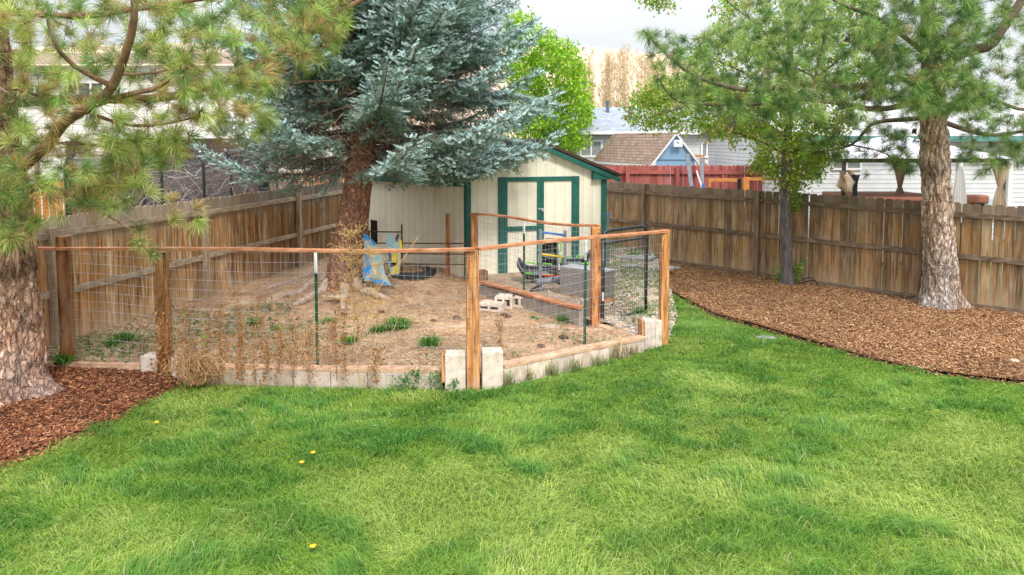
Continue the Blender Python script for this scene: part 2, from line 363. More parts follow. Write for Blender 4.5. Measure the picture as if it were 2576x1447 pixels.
def zter(x, y):
    q = G(1530, 800, 0); s = np.clip((x-q[0])/1.6+(q[1]+1.2-y)*.25, 0, 1); s = s*s*(3-2*s)
    return ZT*(1-s)+.02*s
ter_poly = [penW0+np.array([0, .05, 0]), penW1+np.array([0, .05, 0]), G(1530, 823, .1), G(1630, 868, .0), G(1676, 862, 0), G(1705, 800), G(1690, 742), G(1668, 700), G(1640, 660), FR0, ext(FR0, FR1, -.6), (C1[0]-.3, C1[1]+3), C1+np.array([-.2, .3, 0]), C0+np.array([.05, .1, 0])]
region('gravel_path', ter_poly, M['gravel_base'], zter, .22, rough=.03)

# ------------------------------------------------------------------ bulk scatter helpers
def sample(poly, n, rng, ymax=None, dens=None):
    xs = [p[0] for p in poly]; ys = [p[1] for p in poly]; out = []
    tot = 0
    while tot < n:
        x = rng.uniform(min(xs), max(xs), n*2); y = rng.uniform(min(ys), max(ys), n*2)
        k = inpoly(x, y, poly)
        if dens is not None: k &= rng.random(n*2) < dens(x, y)
        out.append(np.stack([x[k], y[k]], 1)); tot += k.sum()
    return np.concatenate(out)[:n]
def blades(P, h, w, lean, col, rng, ang=None):
    """P (n,3), h,w (n) ; returns V, T, col"""
    n = len(P); a = rng.uniform(0, 2*np.pi, n) if ang is None else ang; d = np.stack([np.cos(a), np.sin(a), 0*a], 1)
    b = a+rng.normal(0, .9, n)+np.pi/2; s = np.stack([np.cos(b), np.sin(b), 0*b], 1)
    L = lean; mid = P+d*(h*L*.35)[:, None]+np.array([0, 0, 1])*(h*.6)[:, None]
    tip = P+d*(h*L)[:, None]+np.array([0, 0, 1])*(h*(1-.45*np.clip(L, 0, 1.6)))[:, None]
    ww = (w/2)[:, None]
    V = np.stack([P-s*ww, P+s*ww, mid-s*ww*.8, mid+s*ww*.8, tip], 1).reshape(-1, 3)
    i = np.arange(n)[:, None, None]*5
    T = (i+np.array([[0, 1, 3], [0, 3, 2], [2, 3, 4]])[None]).reshape(-1, 3)
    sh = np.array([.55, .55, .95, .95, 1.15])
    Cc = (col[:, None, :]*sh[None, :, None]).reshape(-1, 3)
    return V, T, Cc
def flatbits(P, L, W, yaw, tilt, col, rng, thick=None):
    n = len(P); c, s = np.cos(yaw), np.sin(yaw)
    d = np.stack([c*np.cos(tilt), s*np.cos(tilt), np.sin(tilt)], 1); e = np.stack([-s, c, rng.uniform(-.5, .5, n)], 1)
    e /= np.linalg.norm(e, axis=1)[:, None]; dl = d*(L/2)[:, None]; ew = e*(W/2)[:, None]
    if thick is None:
        V = np.stack([P-dl-ew, P+dl-ew, P+dl+ew, P-dl+ew], 1).reshape(-1, 3)
        T = (np.arange(n)[:, None, None]*4+np.array([[0, 1, 2], [0, 2, 3]])[None]).reshape(-1, 3)
        return V, T, np.repeat(col, 4, 0)
    u = np.cross(d, e)*thick; u[u[:, 2] < 0] *= -1
    V = np.stack([P-dl-ew, P+dl-ew*.6, P+dl+ew*.7, P-dl+ew, P-dl*.9-ew*.8+u, P+dl*.92-ew*.5+u, P+dl*.9+ew*.5+u, P-dl*.92+ew*.8+u], 1).reshape(-1, 3)
    q = np.array([[4, 5, 6], [4, 6, 7], [0, 1, 5], [0, 5, 4], [1, 2, 6], [1, 6, 5], [2, 3, 7], [2, 7, 6], [3, 0, 4], [3, 4, 7]])
    T = (np.arange(n)[:, None, None]*8+q[None]).reshape(-1, 3)
    cc = np.repeat(col, 8, 0)*np.tile(np.array([.6]*4+[1.]*4), n)[:, None]
    return V, T, cc
def join(parts):
    V = []; T = []; Cc = []; b = 0
    for v, t, c in parts:
        V.append(v); T.append(t+b); Cc.append(c); b += len(v)
    return np.concatenate(V), np.concatenate(T), np.concatenate(Cc)
def pal(rng, n, cols, w=None):
    cols = np.array(cols, float); i = rng.choice(len(cols), n, p=w); return cols[i]*rng.uniform(.75, 1.25, n)[:, None]

# ------------------------------------------------------------------ lawn grass
def lawn_grass():
    rng = np.random.default_rng(21); parts = []
    vis = [(-5.5, 2.9), (5.5, 2.9), (9.5, 6.5), (9.5, 12.8), (-9.5, 12.8), (-9.5, 6.5)]
    for (ya, yb, dens, hh, ww) in ((2.9, 5.2, 5200, .075, .0046), (5.2, 6.8, 5200, .068, .0052), (6.8, 12.8, 4200, .055, .0066)):
        poly = [(-9.5, ya), (9.5, ya), (9.5, yb), (-9.5, yb)]
        n = int(19*(yb-ya)*dens); x = rng.uniform(-9.5, 9.5, n); y = rng.uniform(ya, yb, n)
        k = inpoly(x, y, lawn_poly) & (np.abs(x) < y*.80+1.3); x = x[k]; y = y[k]
        g = G(1760, 815); bare = np.exp(-(((x-g[0])/.9)**2+((y-g[1])/.9)**2))
        g2 = G(1930, 850); bare = bare+.5*np.exp(-(((x-g2[0])/.5)**2+((y-g2[1])/.35)**2))
        fl = np.array([q_[:2] for q_ in front_line]); dm = np.full(len(x), 9.)
        for q_ in range(len(fl)-1):
            e_ = fl[q_+1]-fl[q_]; l_ = (e_**2).sum(); u_ = np.clip(((x-fl[q_][0])*e_[0]+(y-fl[q_][1])*e_[1])/l_, 0, 1); dm = np.minimum(dm, np.hypot(x-fl[q_][0]-u_*e_[0], y-fl[q_][1]-u_*e_[1]))
        bare = np.maximum(bare, .75*(dm < .10))
        kk = rng.random(len(x)) > bare*.9; x = x[kk]; y = y[kk]; n = len(x)
        wx = x+1.1*(fbm(x*1.1, y*1.1, 71)-.5); wy = y+.9*(fbm(x*1.1+9, y*1.1, 72)-.5); big = fbm(wx*.9, wy*1.3, 5); cl = fbm(wx*3.6, wy*5.6, 6, 5); fine = fbm(x*9, y*9, 8, 2)
        dark = .85*np.clip((cl-.52)/.10, 0, 1)*np.clip((big-.30)/.2, 0, 1)*(.6+.4*fbm(x*6, y*8, 73, 2)/.5); yel = np.clip((.53-big)/.14+(fine-.5)*1.3, 0, 1)
        edge = np.zeros(n)
        h = hh*1.12*(.5+.8*rng.random(n))*(.75+.5*fine)*(1+.8*dark); 
        base = np.array([.275, .44, .06])[None]*np.ones((n, 1))
        base = base*(1-yel[:, None])+np.array([.44, .57, .12])[None]*yel[:, None]
        base = base*(1-dark[:, None])+np.array([.145, .34, .055])[None]*dark[:, None]
        st = rng.random(n) < .03; base[st] = np.array([.62, .58, .32])
        base *= rng.uniform(.7, 1.3, n)[:, None]
        P = np.stack([x, y, -.005+0*x], 1)
        parts.append(blades(P, h, ww*rng.uniform(.7, 1.3, n), rng.uniform(.4, 1.6, n), base, rng, 9*fbm(x*.9, y*.9, 75, 3)+rng.normal(0, .75, n)))
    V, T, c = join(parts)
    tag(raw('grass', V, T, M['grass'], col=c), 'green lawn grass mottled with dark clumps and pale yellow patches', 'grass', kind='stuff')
lawn_grass()

# ------------------------------------------------------------------ wood chips
def chips(poly, n, colset, w, zf, seed, label, fs=1., edge=None):
    rng = np.random.default_rng(seed)
    near = lambda x, y: np.clip(1.3-(y-7)/14, .45, 1)*(np.abs(x) < y*.80+1.2)
    P2 = sample(poly, n, rng, dens=near); x, y = P2[:, 0], P2[:, 1]
    P = np.stack([x, y, zf(x, y)+rng.uniform(.0, .03, n)], 1)
    L = fs*rng.uniform(.02, .065, n)*(1+(rng.random(n) < .04)*.9); W = fs*rng.uniform(.006, .017, n); colk = .7+.6*fbm(x*1.1, y*1.1, seed)
    col = pal(rng, n, colset, w)*colk[:, None]
    if edge is not None:
        k = rng.integers(0, len(edge)-1, 900); u = rng.random(900)[:, None]; E = np.array([e_[:2] for e_ in edge]); q2 = E[k]*(1-u)+E[k+1]*u+rng.normal(0, .06, (900, 2))
        P[:900, 0] = q2[:, 0]; P[:900, 1] = q2[:, 1]; P[:900, 2] = rng.uniform(.02, .05, 900)
    V, T, c = flatbits(P, L, W, rng.uniform(0, 6.3, n), rng.normal(0, .3, n), col, rng, .006)
    tag(raw('wood_chips', V, T, M['chip'], col=c), label, 'wood chips', kind='stuff')
chips(mulch_r_poly, 62000, [(.50, .28, .135), (.36, .175, .08), (.20, .09, .042), (.72, .47, .27), (.09, .042, .025)], [.3, .3, .2, .12, .08], zmr, 31, 'tan brown wood chips covering the bed along the right fence', .8, edging)
chips(mulch_l_poly, 26000, [(.36, .14, .065), (.22, .08, .038), (.12, .042, .022), (.58, .29, .14), (.05, .02, .012)], [.28, .3, .2, .1, .12], zml, 32, 'dark red brown wood chips around the left pine trunk', 1., lawn_edge_left[2:])

# ------------------------------------------------------------------ needle litter, weeds and gravel in and round the pen
def pen_litter():
    rng = np.random.default_rng(41); n = 95000
    P2 = sample(pen_poly, n, rng, dens=lambda x, y: np.clip(1.25-(y-8)/7, .3, 1)*(.3+.7*np.clip((fbm(x*1.2, y*1.2, 14)-.36)/.14, 0, 1))); x, y = P2[:, 0], P2[:, 1]
    P = np.stack([x, y, zpen(x, y)+rng.uniform(.01, .035, n)], 1)
    col = pal(rng, n, [(.85, .62, .40), (.72, .47, .28), (.48, .29, .17), (.90, .74, .53), (.26, .15, .095)], [.3, .25, .15, .2, .1])*(.72+.5*fbm(x*.9, y*.9, 16))[:, None]
    V, T, c = flatbits(P, rng.uniform(.03, .12, n), rng.uniform(.003, .0055, n), rng.uniform(0, 6.3, n), rng.normal(0, .12, n), col, rng)
    tag(raw('needle_litter', V, T, M['dry'], col=c), 'dry tan pine needles strewn over the pen dirt', 'pine needles', kind='stuff')
    # low green ground cover in patches (left half of the pen) and on the gravel
    parts = []
    spots = [(G(x, y, ZP), r, k) for x, y, r, k in [(300, 890, .7, 420), (250, 860, .6, 300), (450, 850, .7, 260), (640, 790, .6, 260), (560, 830, .7, 260), (720, 830, .6, 200), (700, 890, .5, 160), (850, 850, .5, 120), (160, 900, .4, 160),
             (620, 850, .8, 220), (1240, 900, .3, 60), (1440, 860, .35, 80), (1520, 870, .25, 70), (1100, 900, .5, 60), (500, 800, .6, 200)]]
    for g, r, k in spots:
        q = g[None]+np.stack([rng.normal(0, r*.55, k), rng.normal(0, r*.55, k), 0*np.arange(k)], 1)
        kk = inpoly(q[:, 0], q[:, 1], pen_poly); q = q[kk]; m = len(q); q[:, 2] = zpen(q[:, 0], q[:, 1])+rng.uniform(.015, .05, m)
        parts.append(flatbits(q, rng.uniform(.03, .075, m), rng.uniform(.015, .035, m), rng.uniform(0, 6.3, m), rng.normal(.1, .4, m), pal(rng, m, [(.13, .24, .05), (.30, .36, .13), (.42, .42, .20), (.07, .16, .05)]), rng))
    k = 2600; q2 = sample(ter_poly, k, rng, dens=lambda x, y: np.clip((x-1.4)/.8, 0, 1)*(fbm(x*2, y*2, 15) > .45)*1.)
    q = np.stack([q2[:, 0], q2[:, 1], zter(q2[:, 0], q2[:, 1])+rng.uniform(.01, .05, k)], 1)
    parts.append(flatbits(q, rng.uniform(.03, .07, k), rng.uniform(.015, .035, k), rng.uniform(0, 6.3, k), rng.normal(.1, .4, k), pal(rng, k, [(.14, .28, .05), (.30, .38, .12), (.22, .32, .1)]), rng))
    V, T, c = join(parts)
    tag(raw('ground_weeds', V, T, M['leaf'], col=c), 'small green ground cover weeds scattered over dirt and gravel', 'weeds', kind='stuff')
    # pebbles
    k = 5200; q2 = sample(ter_poly, k, rng, dens=lambda x, y: np.clip((x-.9)/.8, .1, 1)); V = []; T = []; cc = []
    base = np.array([[1, 0, 0], [-1, 0, 0], [0, 1, 0], [0, -1, 0], [0, 0, 1], [0, 0, -.5]], float); tr = np.array([[0, 2, 4], [2, 1, 4], [1, 3, 4], [3, 0, 4], [2, 0, 5], [1, 2, 5], [3, 1, 5], [0, 3, 5]])
    sz = rng.uniform(.008, .03, k)*(1+(rng.random(k) < .05)*1.0)
    yaw = rng.uniform(0, 6.3, k); c_, s_ = np.cos(yaw), np.sin(yaw)
    B = base[None]*sz[:, None, None]*np.array([1.3, .9, .65]); B = np.stack([B[..., 0]*c_[:, None]-B[..., 1]*s_[:, None], B[..., 0]*s_[:, None]+B[..., 1]*c_[:, None], B[..., 2]], 2)
    P = np.stack([q2[:, 0], q2[:, 1], zter(q2[:, 0], q2[:, 1])+.008], 1)
    V = (B+P[:, None]).reshape(-1, 3); T = (np.arange(k)[:, None, None]*6+tr[None]).reshape(-1, 3)
    cc = np.repeat(pal(rng, k, [(.62, .55, .48), (.46, .40, .35), (.75, .68, .60), (.36, .29, .24)]), 6, 0)
    tag(raw('gravel', V, T, M['chip'], col=cc, smooth=True), 'grey and tan pebbles beside the gate', 'gravel', kind='stuff')
pen_litter()
# ------------------------------------------------------------------ picket fences
def pickets(m, P, Q, z0, htop, bw, gap, th, rng, side, tint=None, ear=.03):
    P = np.array(P[:2]); Q = np.array(Q[:2]); L = np.linalg.norm(Q-P); e = (Q-P)/L; n = np.array([-e[1], e[0]])*side
    s = 0.
    while s < L:
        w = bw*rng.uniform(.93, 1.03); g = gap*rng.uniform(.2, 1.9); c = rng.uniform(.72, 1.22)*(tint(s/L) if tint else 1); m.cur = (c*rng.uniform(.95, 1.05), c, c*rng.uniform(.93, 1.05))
        top = htop(s/L)+rng.uniform(-.012, .012); a = P+e*s; b = P+e*(s+w); zz = z0
        tl = rng.uniform(-.006, .006)
        poly = [(*a, zz), (*b, zz), (*(b+e*tl), top-ear), (*(b-e*ear*.8+e*tl), top), (*(a+e*ear*.8+e*tl), top), (*(a+e*tl), top-ear)]
        off = n*rng.uniform(-.004, .004)
        poly = [(p[0]+off[0], p[1]+off[1], p[2]) for p in poly]
        m.prism(poly, (n[0]*th, n[1]*th, 0)); s += w+g
    m.cur = (1, 1, 1)
rng = np.random.default_rng(77)
nrm = lambda P, Q: (lambda e: np.array([-e[1], e[0], 0]))((Q-P)/np.linalg.norm((Q-P)[:2]))
def post_box(m, P, w, d, z0, z1, ang, jit=0):
    m.box((P[0], P[1], (z0+z1)/2), w, d, z1-z0, ang, rx=random.uniform(-jit, jit), ry=random.uniform(-jit, jit))
# left fence
LF = thing('picket_fence', 'stained brown dog eared picket fence running back from the left pine', 'fence', FL0)
zl0 = ZAT(549, FL0); zl1 = ZAT(462.5, FL1)
Pa, Pb = leftF[0], ext(FL0, FL1, 1.45)
def hl(t):
    # t along Pa..Pb ; FL0 at .35/1.8, FL1 at 1.35/1.8
    q = (t*1.8-.35); return zl0+(zl1-zl0)*q
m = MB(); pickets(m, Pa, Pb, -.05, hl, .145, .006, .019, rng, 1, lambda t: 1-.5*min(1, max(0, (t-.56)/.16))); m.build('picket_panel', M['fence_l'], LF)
eL = (FL1-FL0)/np.linalg.norm(FL1-FL0); nL = np.array([eL[1], -eL[0], 0])    # towards the yard
angL = math.atan2(eL[1], eL[0])
def along_px(x, P, Q, y=600):
    u, z = WALL(x, y, P, Q); return u
postsL = [along_px(122, FL0, FL1), along_px(510, FL0, FL1), along_px(747, FL0, FL1)]
sp = postsL[1]-postsL[0]
allL = [postsL[0]-2.4, postsL[0], postsL[1], postsL[2], postsL[2]+2.5]
for u in allL:
    p = FL0+eL*u+nL*.06; m = MB(); c = random.uniform(.85, 1.1); m.cur = (c, c, c)
    zt = zl0+(zl1-zl0)*u/np.linalg.norm(FL1-FL0)-.13
    post_box(m, p, .095, .095, -.1, zt, angL); m.build('post', M['post_l'], LF, bevel=.006)
for k in range(len(allL)-1):
    for frac in (.155, .575, .97):
        a, b = allL[k]+.05, allL[k+1]-.05
        m = MB(); c = random.uniform(.85, 1.1); m.cur = (c, c, c)
        pa = FL0+eL*a+nL*.03; pb = FL0+eL*b+nL*.03; Lw = np.linalg.norm(FL1-FL0)
        za = (zl0+(zl1-zl0)*a/Lw)*(1-frac)+random.uniform(-.015, .015); zb = (zl0+(zl1-zl0)*b/Lw)*(1-frac)
        m.beam((pa[0], pa[1], za+.05), (pb[0], pb[1], zb+.05), .038, .088); m.build('rail', M['rail_l'], LF, bevel=.004)
# right fence
RF = thing('picket_fence', 'brown dog eared picket fence behind the right mulch bed', 'fence', FR0)
zr0 = ZAT(466, FR0); zr1 = ZAT(520.6, FR1); LR = np.linalg.norm(FR1-FR0); eR = (FR1-FR0)/LR; nR = np.array([eR[1], -eR[0], 0]); angR = math.atan2(eR[1], eR[0])
Pa, Pb = rightF[0], rightF[3]
hr = lambda t: zr0+(zr1-zr0)*(t*2.75-1.05)
m = MB(); pickets(m, Pa, Pb, .0, hr, .14, .012, .019, rng, 1); m.build('picket_panel', M['fence_r'], RF)
uR = [along_px(1621, FR0, FR1, 520), along_px(1908, FR0, FR1, 550), along_px(2325, FR0, FR1, 600)]
uR = [uR[0]-5, uR[0]-2.5]+uR+[uR[2]+2.45, uR[2]+4.9, uR[2]+7.3]
for u in uR:
    p = FR0+eR*u+nR*.06; m = MB(); c = random.uniform(.85, 1.1); m.cur = (c, c, c)
    post_box(m, p, .10, .10, -.1, zr0+(zr1-zr0)*u/LR+.0, angR); m.build('post', M['post_r'], RF, bevel=.006)
for k in range(len(uR)-1):
    for frac, hgt in ((.125, .088), (.515, .088), (.975, .13)):
        a, b = uR[k]+.05, uR[k+1]-.05; m = MB(); c = random.uniform(.9, 1.1); m.cur = (c, c, c)
        pa = FR0+eR*a+nR*.03; pb = FR0+eR*b+nR*.03
        za = (zr0+(zr1-zr0)*a/LR)*(1-frac); zb = (zr0+(zr1-zr0)*b/LR)*(1-frac)
        m.beam((pa[0], pa[1], za+.03), (pb[0], pb[1], zb+.03), .038, hgt); m.build('rail', M['rail_r'], RF, bevel=.004)

# ------------------------------------------------------------------ shed
SH = thing('garden_shed', 'cream wooden shed with dark green trim and double doors', 'shed', C0)
zw = ZAT(441, C0)                                # wall top
W = np.linalg.norm((C1-C0)[:2]); eF = (C1-C0)/W; eF[2] = 0; eF /= np.linalg.norm(eF); nF = np.array([eF[1], -eF[0], 0])
Ls = np.linalg.norm((C2-C0)[:2]); eS = (C2-C0)/Ls; eS[2] = 0; nS = np.array([-eS[1], eS[0], 0])
if nS[1] > 0: nS = -nS
pkx, pkz = WALL(1343, 352, C0, C1)
M['shed_wall'] = mat('cream_siding', [(.3, (.86, .80, .63)), (.5, (.91, .86, .70)), (.7, (.93, .89, .77))], scale=(1, 1, .25), nscale=7, rough=.8, bump=.25, bscale=55, coord='UV', lines=(0, .2, .022, .6),
                      speck=[(2.5, (1, .3, 1), .52, .75, (.54, .49, .39), .5)])
# use UV (metres) so grooves follow each wall
def wallpt(u, z, off=0.): p = C0+eF*u+nF*off; return (p[0], p[1], z)
def sidept(u, z, off=0.): p = C0+eS*u+nS*off; return (p[0], p[1], z)
m = MB()
Wf = W
pts = [(0, 0), (Wf, 0), (Wf, zw), (pkx, pkz-.06), (0, zw)]
m.add([wallpt(a, b) for a, b in pts], [(0, 1, 2, 3, 4)], [[(a, b) for a, b in pts]])
m.add([sidept(0, 0), sidept(0, zw), sidept(Ls, zw), sidept(Ls, 0)], [(0, 1, 2, 3)], [[(0, 0), (0, zw), (Ls, zw), (Ls, 0)]])
# far walls
o2 = eS*Ls
fp = lambda u, z: (C0[0]+eF[0]*u+o2[0], C0[1]+eF[1]*u+o2[1], z)
m.add([fp(a, b) for a, b in pts][::-1], [(0, 1, 2, 3, 4)], [[(a, b) for a, b in pts]])
m.quad(wallpt(Wf, 0), fp(Wf, 0), fp(Wf, zw), wallpt(Wf, zw), [(0, 0), (Ls, 0), (Ls, zw), (0, zw)])
m.build('wall', M['shed_wall'], SH)
M['shed_roof'] = mat('dark_brown_shingles', [(.3, (.045, .028, .026)), (.7, (.12, .075, .065))], nscale=30, rough=.9, bump=.5, lines=(2, .07, .1, .6))
rise = (pkz-.06-zw)
def roofplane(ua, za, ub, zb, name):
    m = MB(); f0 = eF*0-eS*.16; f1 = eS*(Ls+.15)
    def q(u, z, o): p = C0+eF*u+o; return Vector((p[0], p[1], z))
    a, b, c, d = q(ua, za, f0), q(ub, zb, f0), q(ub, zb, f1), q(ua, za, f1)
    m.prism([a, b, c, d], (0, 0, .06)); return m.build(name, M['shed_roof'], SH)
sl = rise/pkx; ov = .22; sr = rise/(Wf-pkx)
roofplane(-ov, zw-sl*ov+.02, pkx, pkz-.04, 'roof')
roofplane(Wf+ov, zw-sr*ov+.02, pkx, pkz-.04, 'roof')
# fascias
m = MB(); f0 = -eS*.15
def ff(u, z): p = C0+eF*u+f0; return (p[0], p[1], z)
for ua, za, ub, zb in ((-ov, zw-sl*ov-.055, pkx, pkz-.115), (Wf+ov, zw-sr*ov-.055, pkx, pkz-.115)):
    m.beam(ff(ua, za), ff(ub, zb), .03, .085)
p0 = C0-eF*ov*.95; a = p0+f0; b = p0+eS*(Ls+.1)
m.beam((a[0], a[1], zw-sl*ov-.05), (b[0], b[1], zw-sl*ov-.05), .03, .12)
m.build('fascia', M['green_paint'], SH)
m = MB(); u0 = WALL(1487, 420, C0, C1)[0]
zz = zw-.02
m.prism([wallpt(u0, zz-.1, .02), wallpt(Wf+ov-.02, zz-.1, .02), wallpt(Wf+ov-.02, zz-.05, .02), wallpt(u0, zz+.07, .02)], tuple(nF*.1)); m.build('eave_return', M['green_paint'], SH)
# soffit filler along the side eave
def trim(name, x0, x1, zlo, zhi, ymid=560, th=.03, mm='green_paint', parent=None, off=0.):
    u0 = WALL(x0, ymid, C0, C1)[0]; u1 = WALL(x1, ymid, C0, C1)[0]; m = MB()
    m.prism([wallpt(u0, zlo, .003+off), wallpt(u1, zlo, .003+off), wallpt(u1, zhi, .003+off), wallpt(u0, zhi, .003+off)], tuple(nF*th))
    return m.build(name, M[mm], parent or SH, bevel=.004)
zd1 = WALL(1262, 446, C0, C1)[1]; zd0 = WALL(1262, 703, C0, C1)[1]
trim('corner_trim', 1172, 1184, .0, zw-.02, th=.035)
m = MB(); m.prism([sidept(0, 0, .003), sidept(.07, 0, .003), sidept(.07, zw, .003), sidept(0, zw, .003)], tuple(nS*.03)); m.build('corner_trim', M['green_paint'], SH)
trim('corner_trim', 1511, 1524, .1, zw-.1, th=.035)
trim('door_trim', 1253, 1275, zd0-.05, zd1, th=.045)
trim('door_trim', 1437, 1455, zd0-.05, zd1, th=.045)
trim('door_trim', 1275.3, 1436.7, zd1-.085, zd1-.002, th=.04)
def door(x0, x1, mid):
    u0 = WALL(x0, 560, C0, C1)[0]; u1 = WALL(x1, 560, C0, C1)[0]; m = MB(); zt = zd1-.09; zb = zd0
    M_ = M['shed_wall']; pl = [(u0, zb), (u1, zb), (u1, zt), (u0, zt)]
    m.add([wallpt(a, b, .014) for a, b in pl], [(0, 1, 2, 3)], [[(a, b) for a, b in pl]]); d = m.build('door', M_, SH)
    w = .09; t = MB()
    for (a, b, c, e) in mid: t.prism([wallpt(a, c, .017), wallpt(b, c, .017), wallpt(b, e, .017), wallpt(a, e, .017)], tuple(nF*.028))
    t.build('door_frame', M['green_paint'], d, bevel=.003); return d
uL = WALL(1275.5, 560, C0, C1)[0]; uM = WALL(1359, 560, C0, C1)[0]; uRr = WALL(1436.5, 560, C0, C1)[0]
zmid = WALL(1315, 575, C0, C1)[1]
dl = door(1275.5, 1359, [(uM-.075, uM-.004, zd0, zd1-.09), (uL, uM-.076, zd0, zd0+.1), (uL, uM-.076, zmid-.04, zmid+.05)])
dr = door(1359.3, 1436.5, [(uM+.002, uM+.065, zd0, zd1-.09), (uM+.066, uRr, zd0, zd0+.1)])
t = MB(); t.prism([wallpt(uM+.08, zmid-.33, .018), wallpt(uRr-.01, zmid-.30, .018), wallpt(uRr-.01, zmid-.27, .018), wallpt(uM+.08, zmid-.3, .018)], tuple(nF*.02)); t.build('door_batten', M['tan_timber'], dr)
zh = WALL(1356, 525, C0, C1)[1]
t = MB(); t.prism([wallpt(uM-.06, zh-.015, .047), wallpt(uM+.05, zh-.015, .047), wallpt(uM+.05, zh+.015, .047), wallpt(uM-.06, zh+.015, .047)], tuple(nF*.012))
p = wallpt(uM+.03, zh-.03, .07); t.box(p, .04, .02, .05); t.build('hasp', M['steel'], dl)
# dark chicken door in the side wall
ua, za = WALL(933, 553, C0, C2); ub, zb = WALL(950, 618, C0, C2)
m = MB(); m.prism([sidept(ua, zb-.02, .004), sidept(ub, zb-.02, .004), sidept(ub, za, .004), sidept(ua, za, .004)], tuple(nS*.006)); m.build('hatch', M['dark'], SH)
m = MB()
m.prism([sidept(-.02, zw-.1, .003), sidept(Ls, zw-.1, .003), sidept(Ls, zw, .003), sidept(-.02, zw, .003)], tuple(nS*.02)); m.build('frieze_board', M['green_paint'], SH)

# ------------------------------------------------------------------ pen fence: posts, rails, wire
PF = thing('pen_fence', 'orange cedar rail and wire fence round the bare dirt pen', 'fence', G(1190, 980))
def cedar_post(x, yb, yt, wpx, zb=0., parent=PF, tint=1., round_=False, lean=0):
    P = G(x, yb, zb); w = wpx/F*P[1]; zt = ZAT(yt, P); m = MB(); m.cur = (tint, tint*.98, tint*.95)
    k = 6; n = 10 if round_ else 4
    if round_:
        m.tube([(P[0]+lean*i/k, P[1], -.1+(zt+.1)*i/k) for i in range(k+1)], [w/2*random.uniform(.96, 1.03) for _ in range(k+1)], 12)
        m.build('post', M['cedar'], parent, smooth=False)
    else:
        post_box(m, (P[0], P[1]), w*.9, w*.9, -.1, zt, .12); m.build('post', M['cedar'], parent, bevel=.006)
    return P, zt
pA, zA = cedar_post(174, 930, 594, 30, tint=.62)
pB, zB = cedar_post(418, 950, 634, 28, tint=.8)
pC, zC = cedar_post(1190, 980, 632, 35, tint=1.1)
pD, zD = cedar_post(1668, 866, 584, 23, tint=1.05)
pL = G(128, 925, 0)
def t_post(x, yb, yt, zb, parent):
    P = G(x, yb, zb); zt = ZAT(yt, P); zc = zt-.34*(zt-zb)*.55
    m = MB(); m.box((P[0], P[1], (zc+zb)/2-.05), .036, .006, zc-zb+.1, .1); m.box((P[0], P[1]-.012, (zc+zb)/2-.05), .006, .024, zc-zb+.1, .1)
    for k in range(int((zc-zb)/.055)): m.box((P[0], P[1]-.016, zb+.03+k*.055), .016, .014, .018)
    o = m.build('steel_post', M['tpost'], parent)
    m = MB(); m.box((P[0], P[1], (zc+zt)/2), .037, .007, zt-zc, .1); m.box((P[0], P[1]-.0125, (zc+zt)/2), .007, .025, zt-zc, .1); m.build('post_tip', M['white_steel'], o)
    return P
tp1 = t_post(799, 925, 632, ZP, PF); tp2 = t_post(1471, 873, 604, ZP, PF)
def rail(name, pts, w, h, mm, parent):
    m = MB()
    n = len(pts)
    for i in range(n-1):
        c = random.uniform(.92, 1.08); m.cur = (c, c, c); m.beam(pts[i], pts[i+1], w, h)
    return m.build(name, M[mm], parent, bevel=.004)
def P3(x, y, Pg): return (XAT(x, Pg[1], y), Pg[1], ZAT(y, Pg))
def lerp(a, b, t): return np.array(a)+(np.array(b)-np.array(a))*t
LA = G(20, 918); r0 = P3(60, 625, G(60, 925)); r1 = P3(432, 625, G(432, 955)); r2 = P3(1197, 627.5, G(1190, 984))
f = lambda v: np.array(v)+np.array([0, -.03, 0])
m1 = [f(lerp(r0, r1, t)) for t in (0, 1.02)]; m2 = []
for i in range(9):
    t = i/8; p = lerp(r1, r2, t); p[2] += .008*math.sin(t*7)-.012*math.sin(t*math.pi); m2.append(f(p))
rail('rail', m1+m2[1:], .085, .036, 'redrail', PF)
r3 = P3(1203, 626, G(1200, 984)); r4 = P3(1680, 578, G(1672, 864)); m3 = []
for i in range(9):
    t = i/8; p = lerp(r3, r4, t); p[2] += .012*math.sin(t*5); m3.append(f(p))
rail('rail', m3, .085, .036, 'redrail', PF)
def wire(P, Q, zt0, zt1, zb, parent, dv=.078, dh=.118, r=.0019, sag=.012, seed=1, off=(0, -.03)):
    rg = random.Random(seed); L = math.hypot(Q[0]-P[0], Q[1]-P[1]); nv = int(L/dv); m = MB()
    ph = rg.uniform(0, 6); bul = lambda s, z: sag*math.sin(s*2.1+ph+z*1.3)+sag*.6*math.sin(s*5.3+z*3)
    ex, ey = (Q[0]-P[0])/L, (Q[1]-P[1])/L
    def pt(s, z):
        b = bul(s, z); t = s/L; return (P[0]+ex*s-ey*b+off[0], P[1]+ey*s+ex*b+off[1], z+.006*math.sin(s*3+ph))
    for k in range(nv+1):
        s = k*L/nv; zt = zt0+(zt1-zt0)*s/L; j = rg.uniform(-.004, .004)
        m.tube([pt(s+j*q, zb+(zt-zb)*q/6) for q in range(7)], r, 3, cap=False)
    z = zb
    H_ = min(zt0, zt1)
    nh = int((H_-zb)/dh)
    for k in range(nh+1):
        z = zb+k*dh; m.tube([pt(L*q/24, z) for q in range(25)], r*1.1, 3, cap=False)
    return m.build('wire_mesh', M['steel'], parent)
wire(G(128, 925), pB, r0[2]-.02, r1[2]-.02, .06, PF, dv=.10, seed=2)
wire(pB, G(1190, 984), r1[2]-.02, r2[2]-.02, .04, PF, seed=3)
wire(G(1195, 984), G(1668, 866), r3[2]-.02, r4[2]-.02, .03, PF, seed=4)
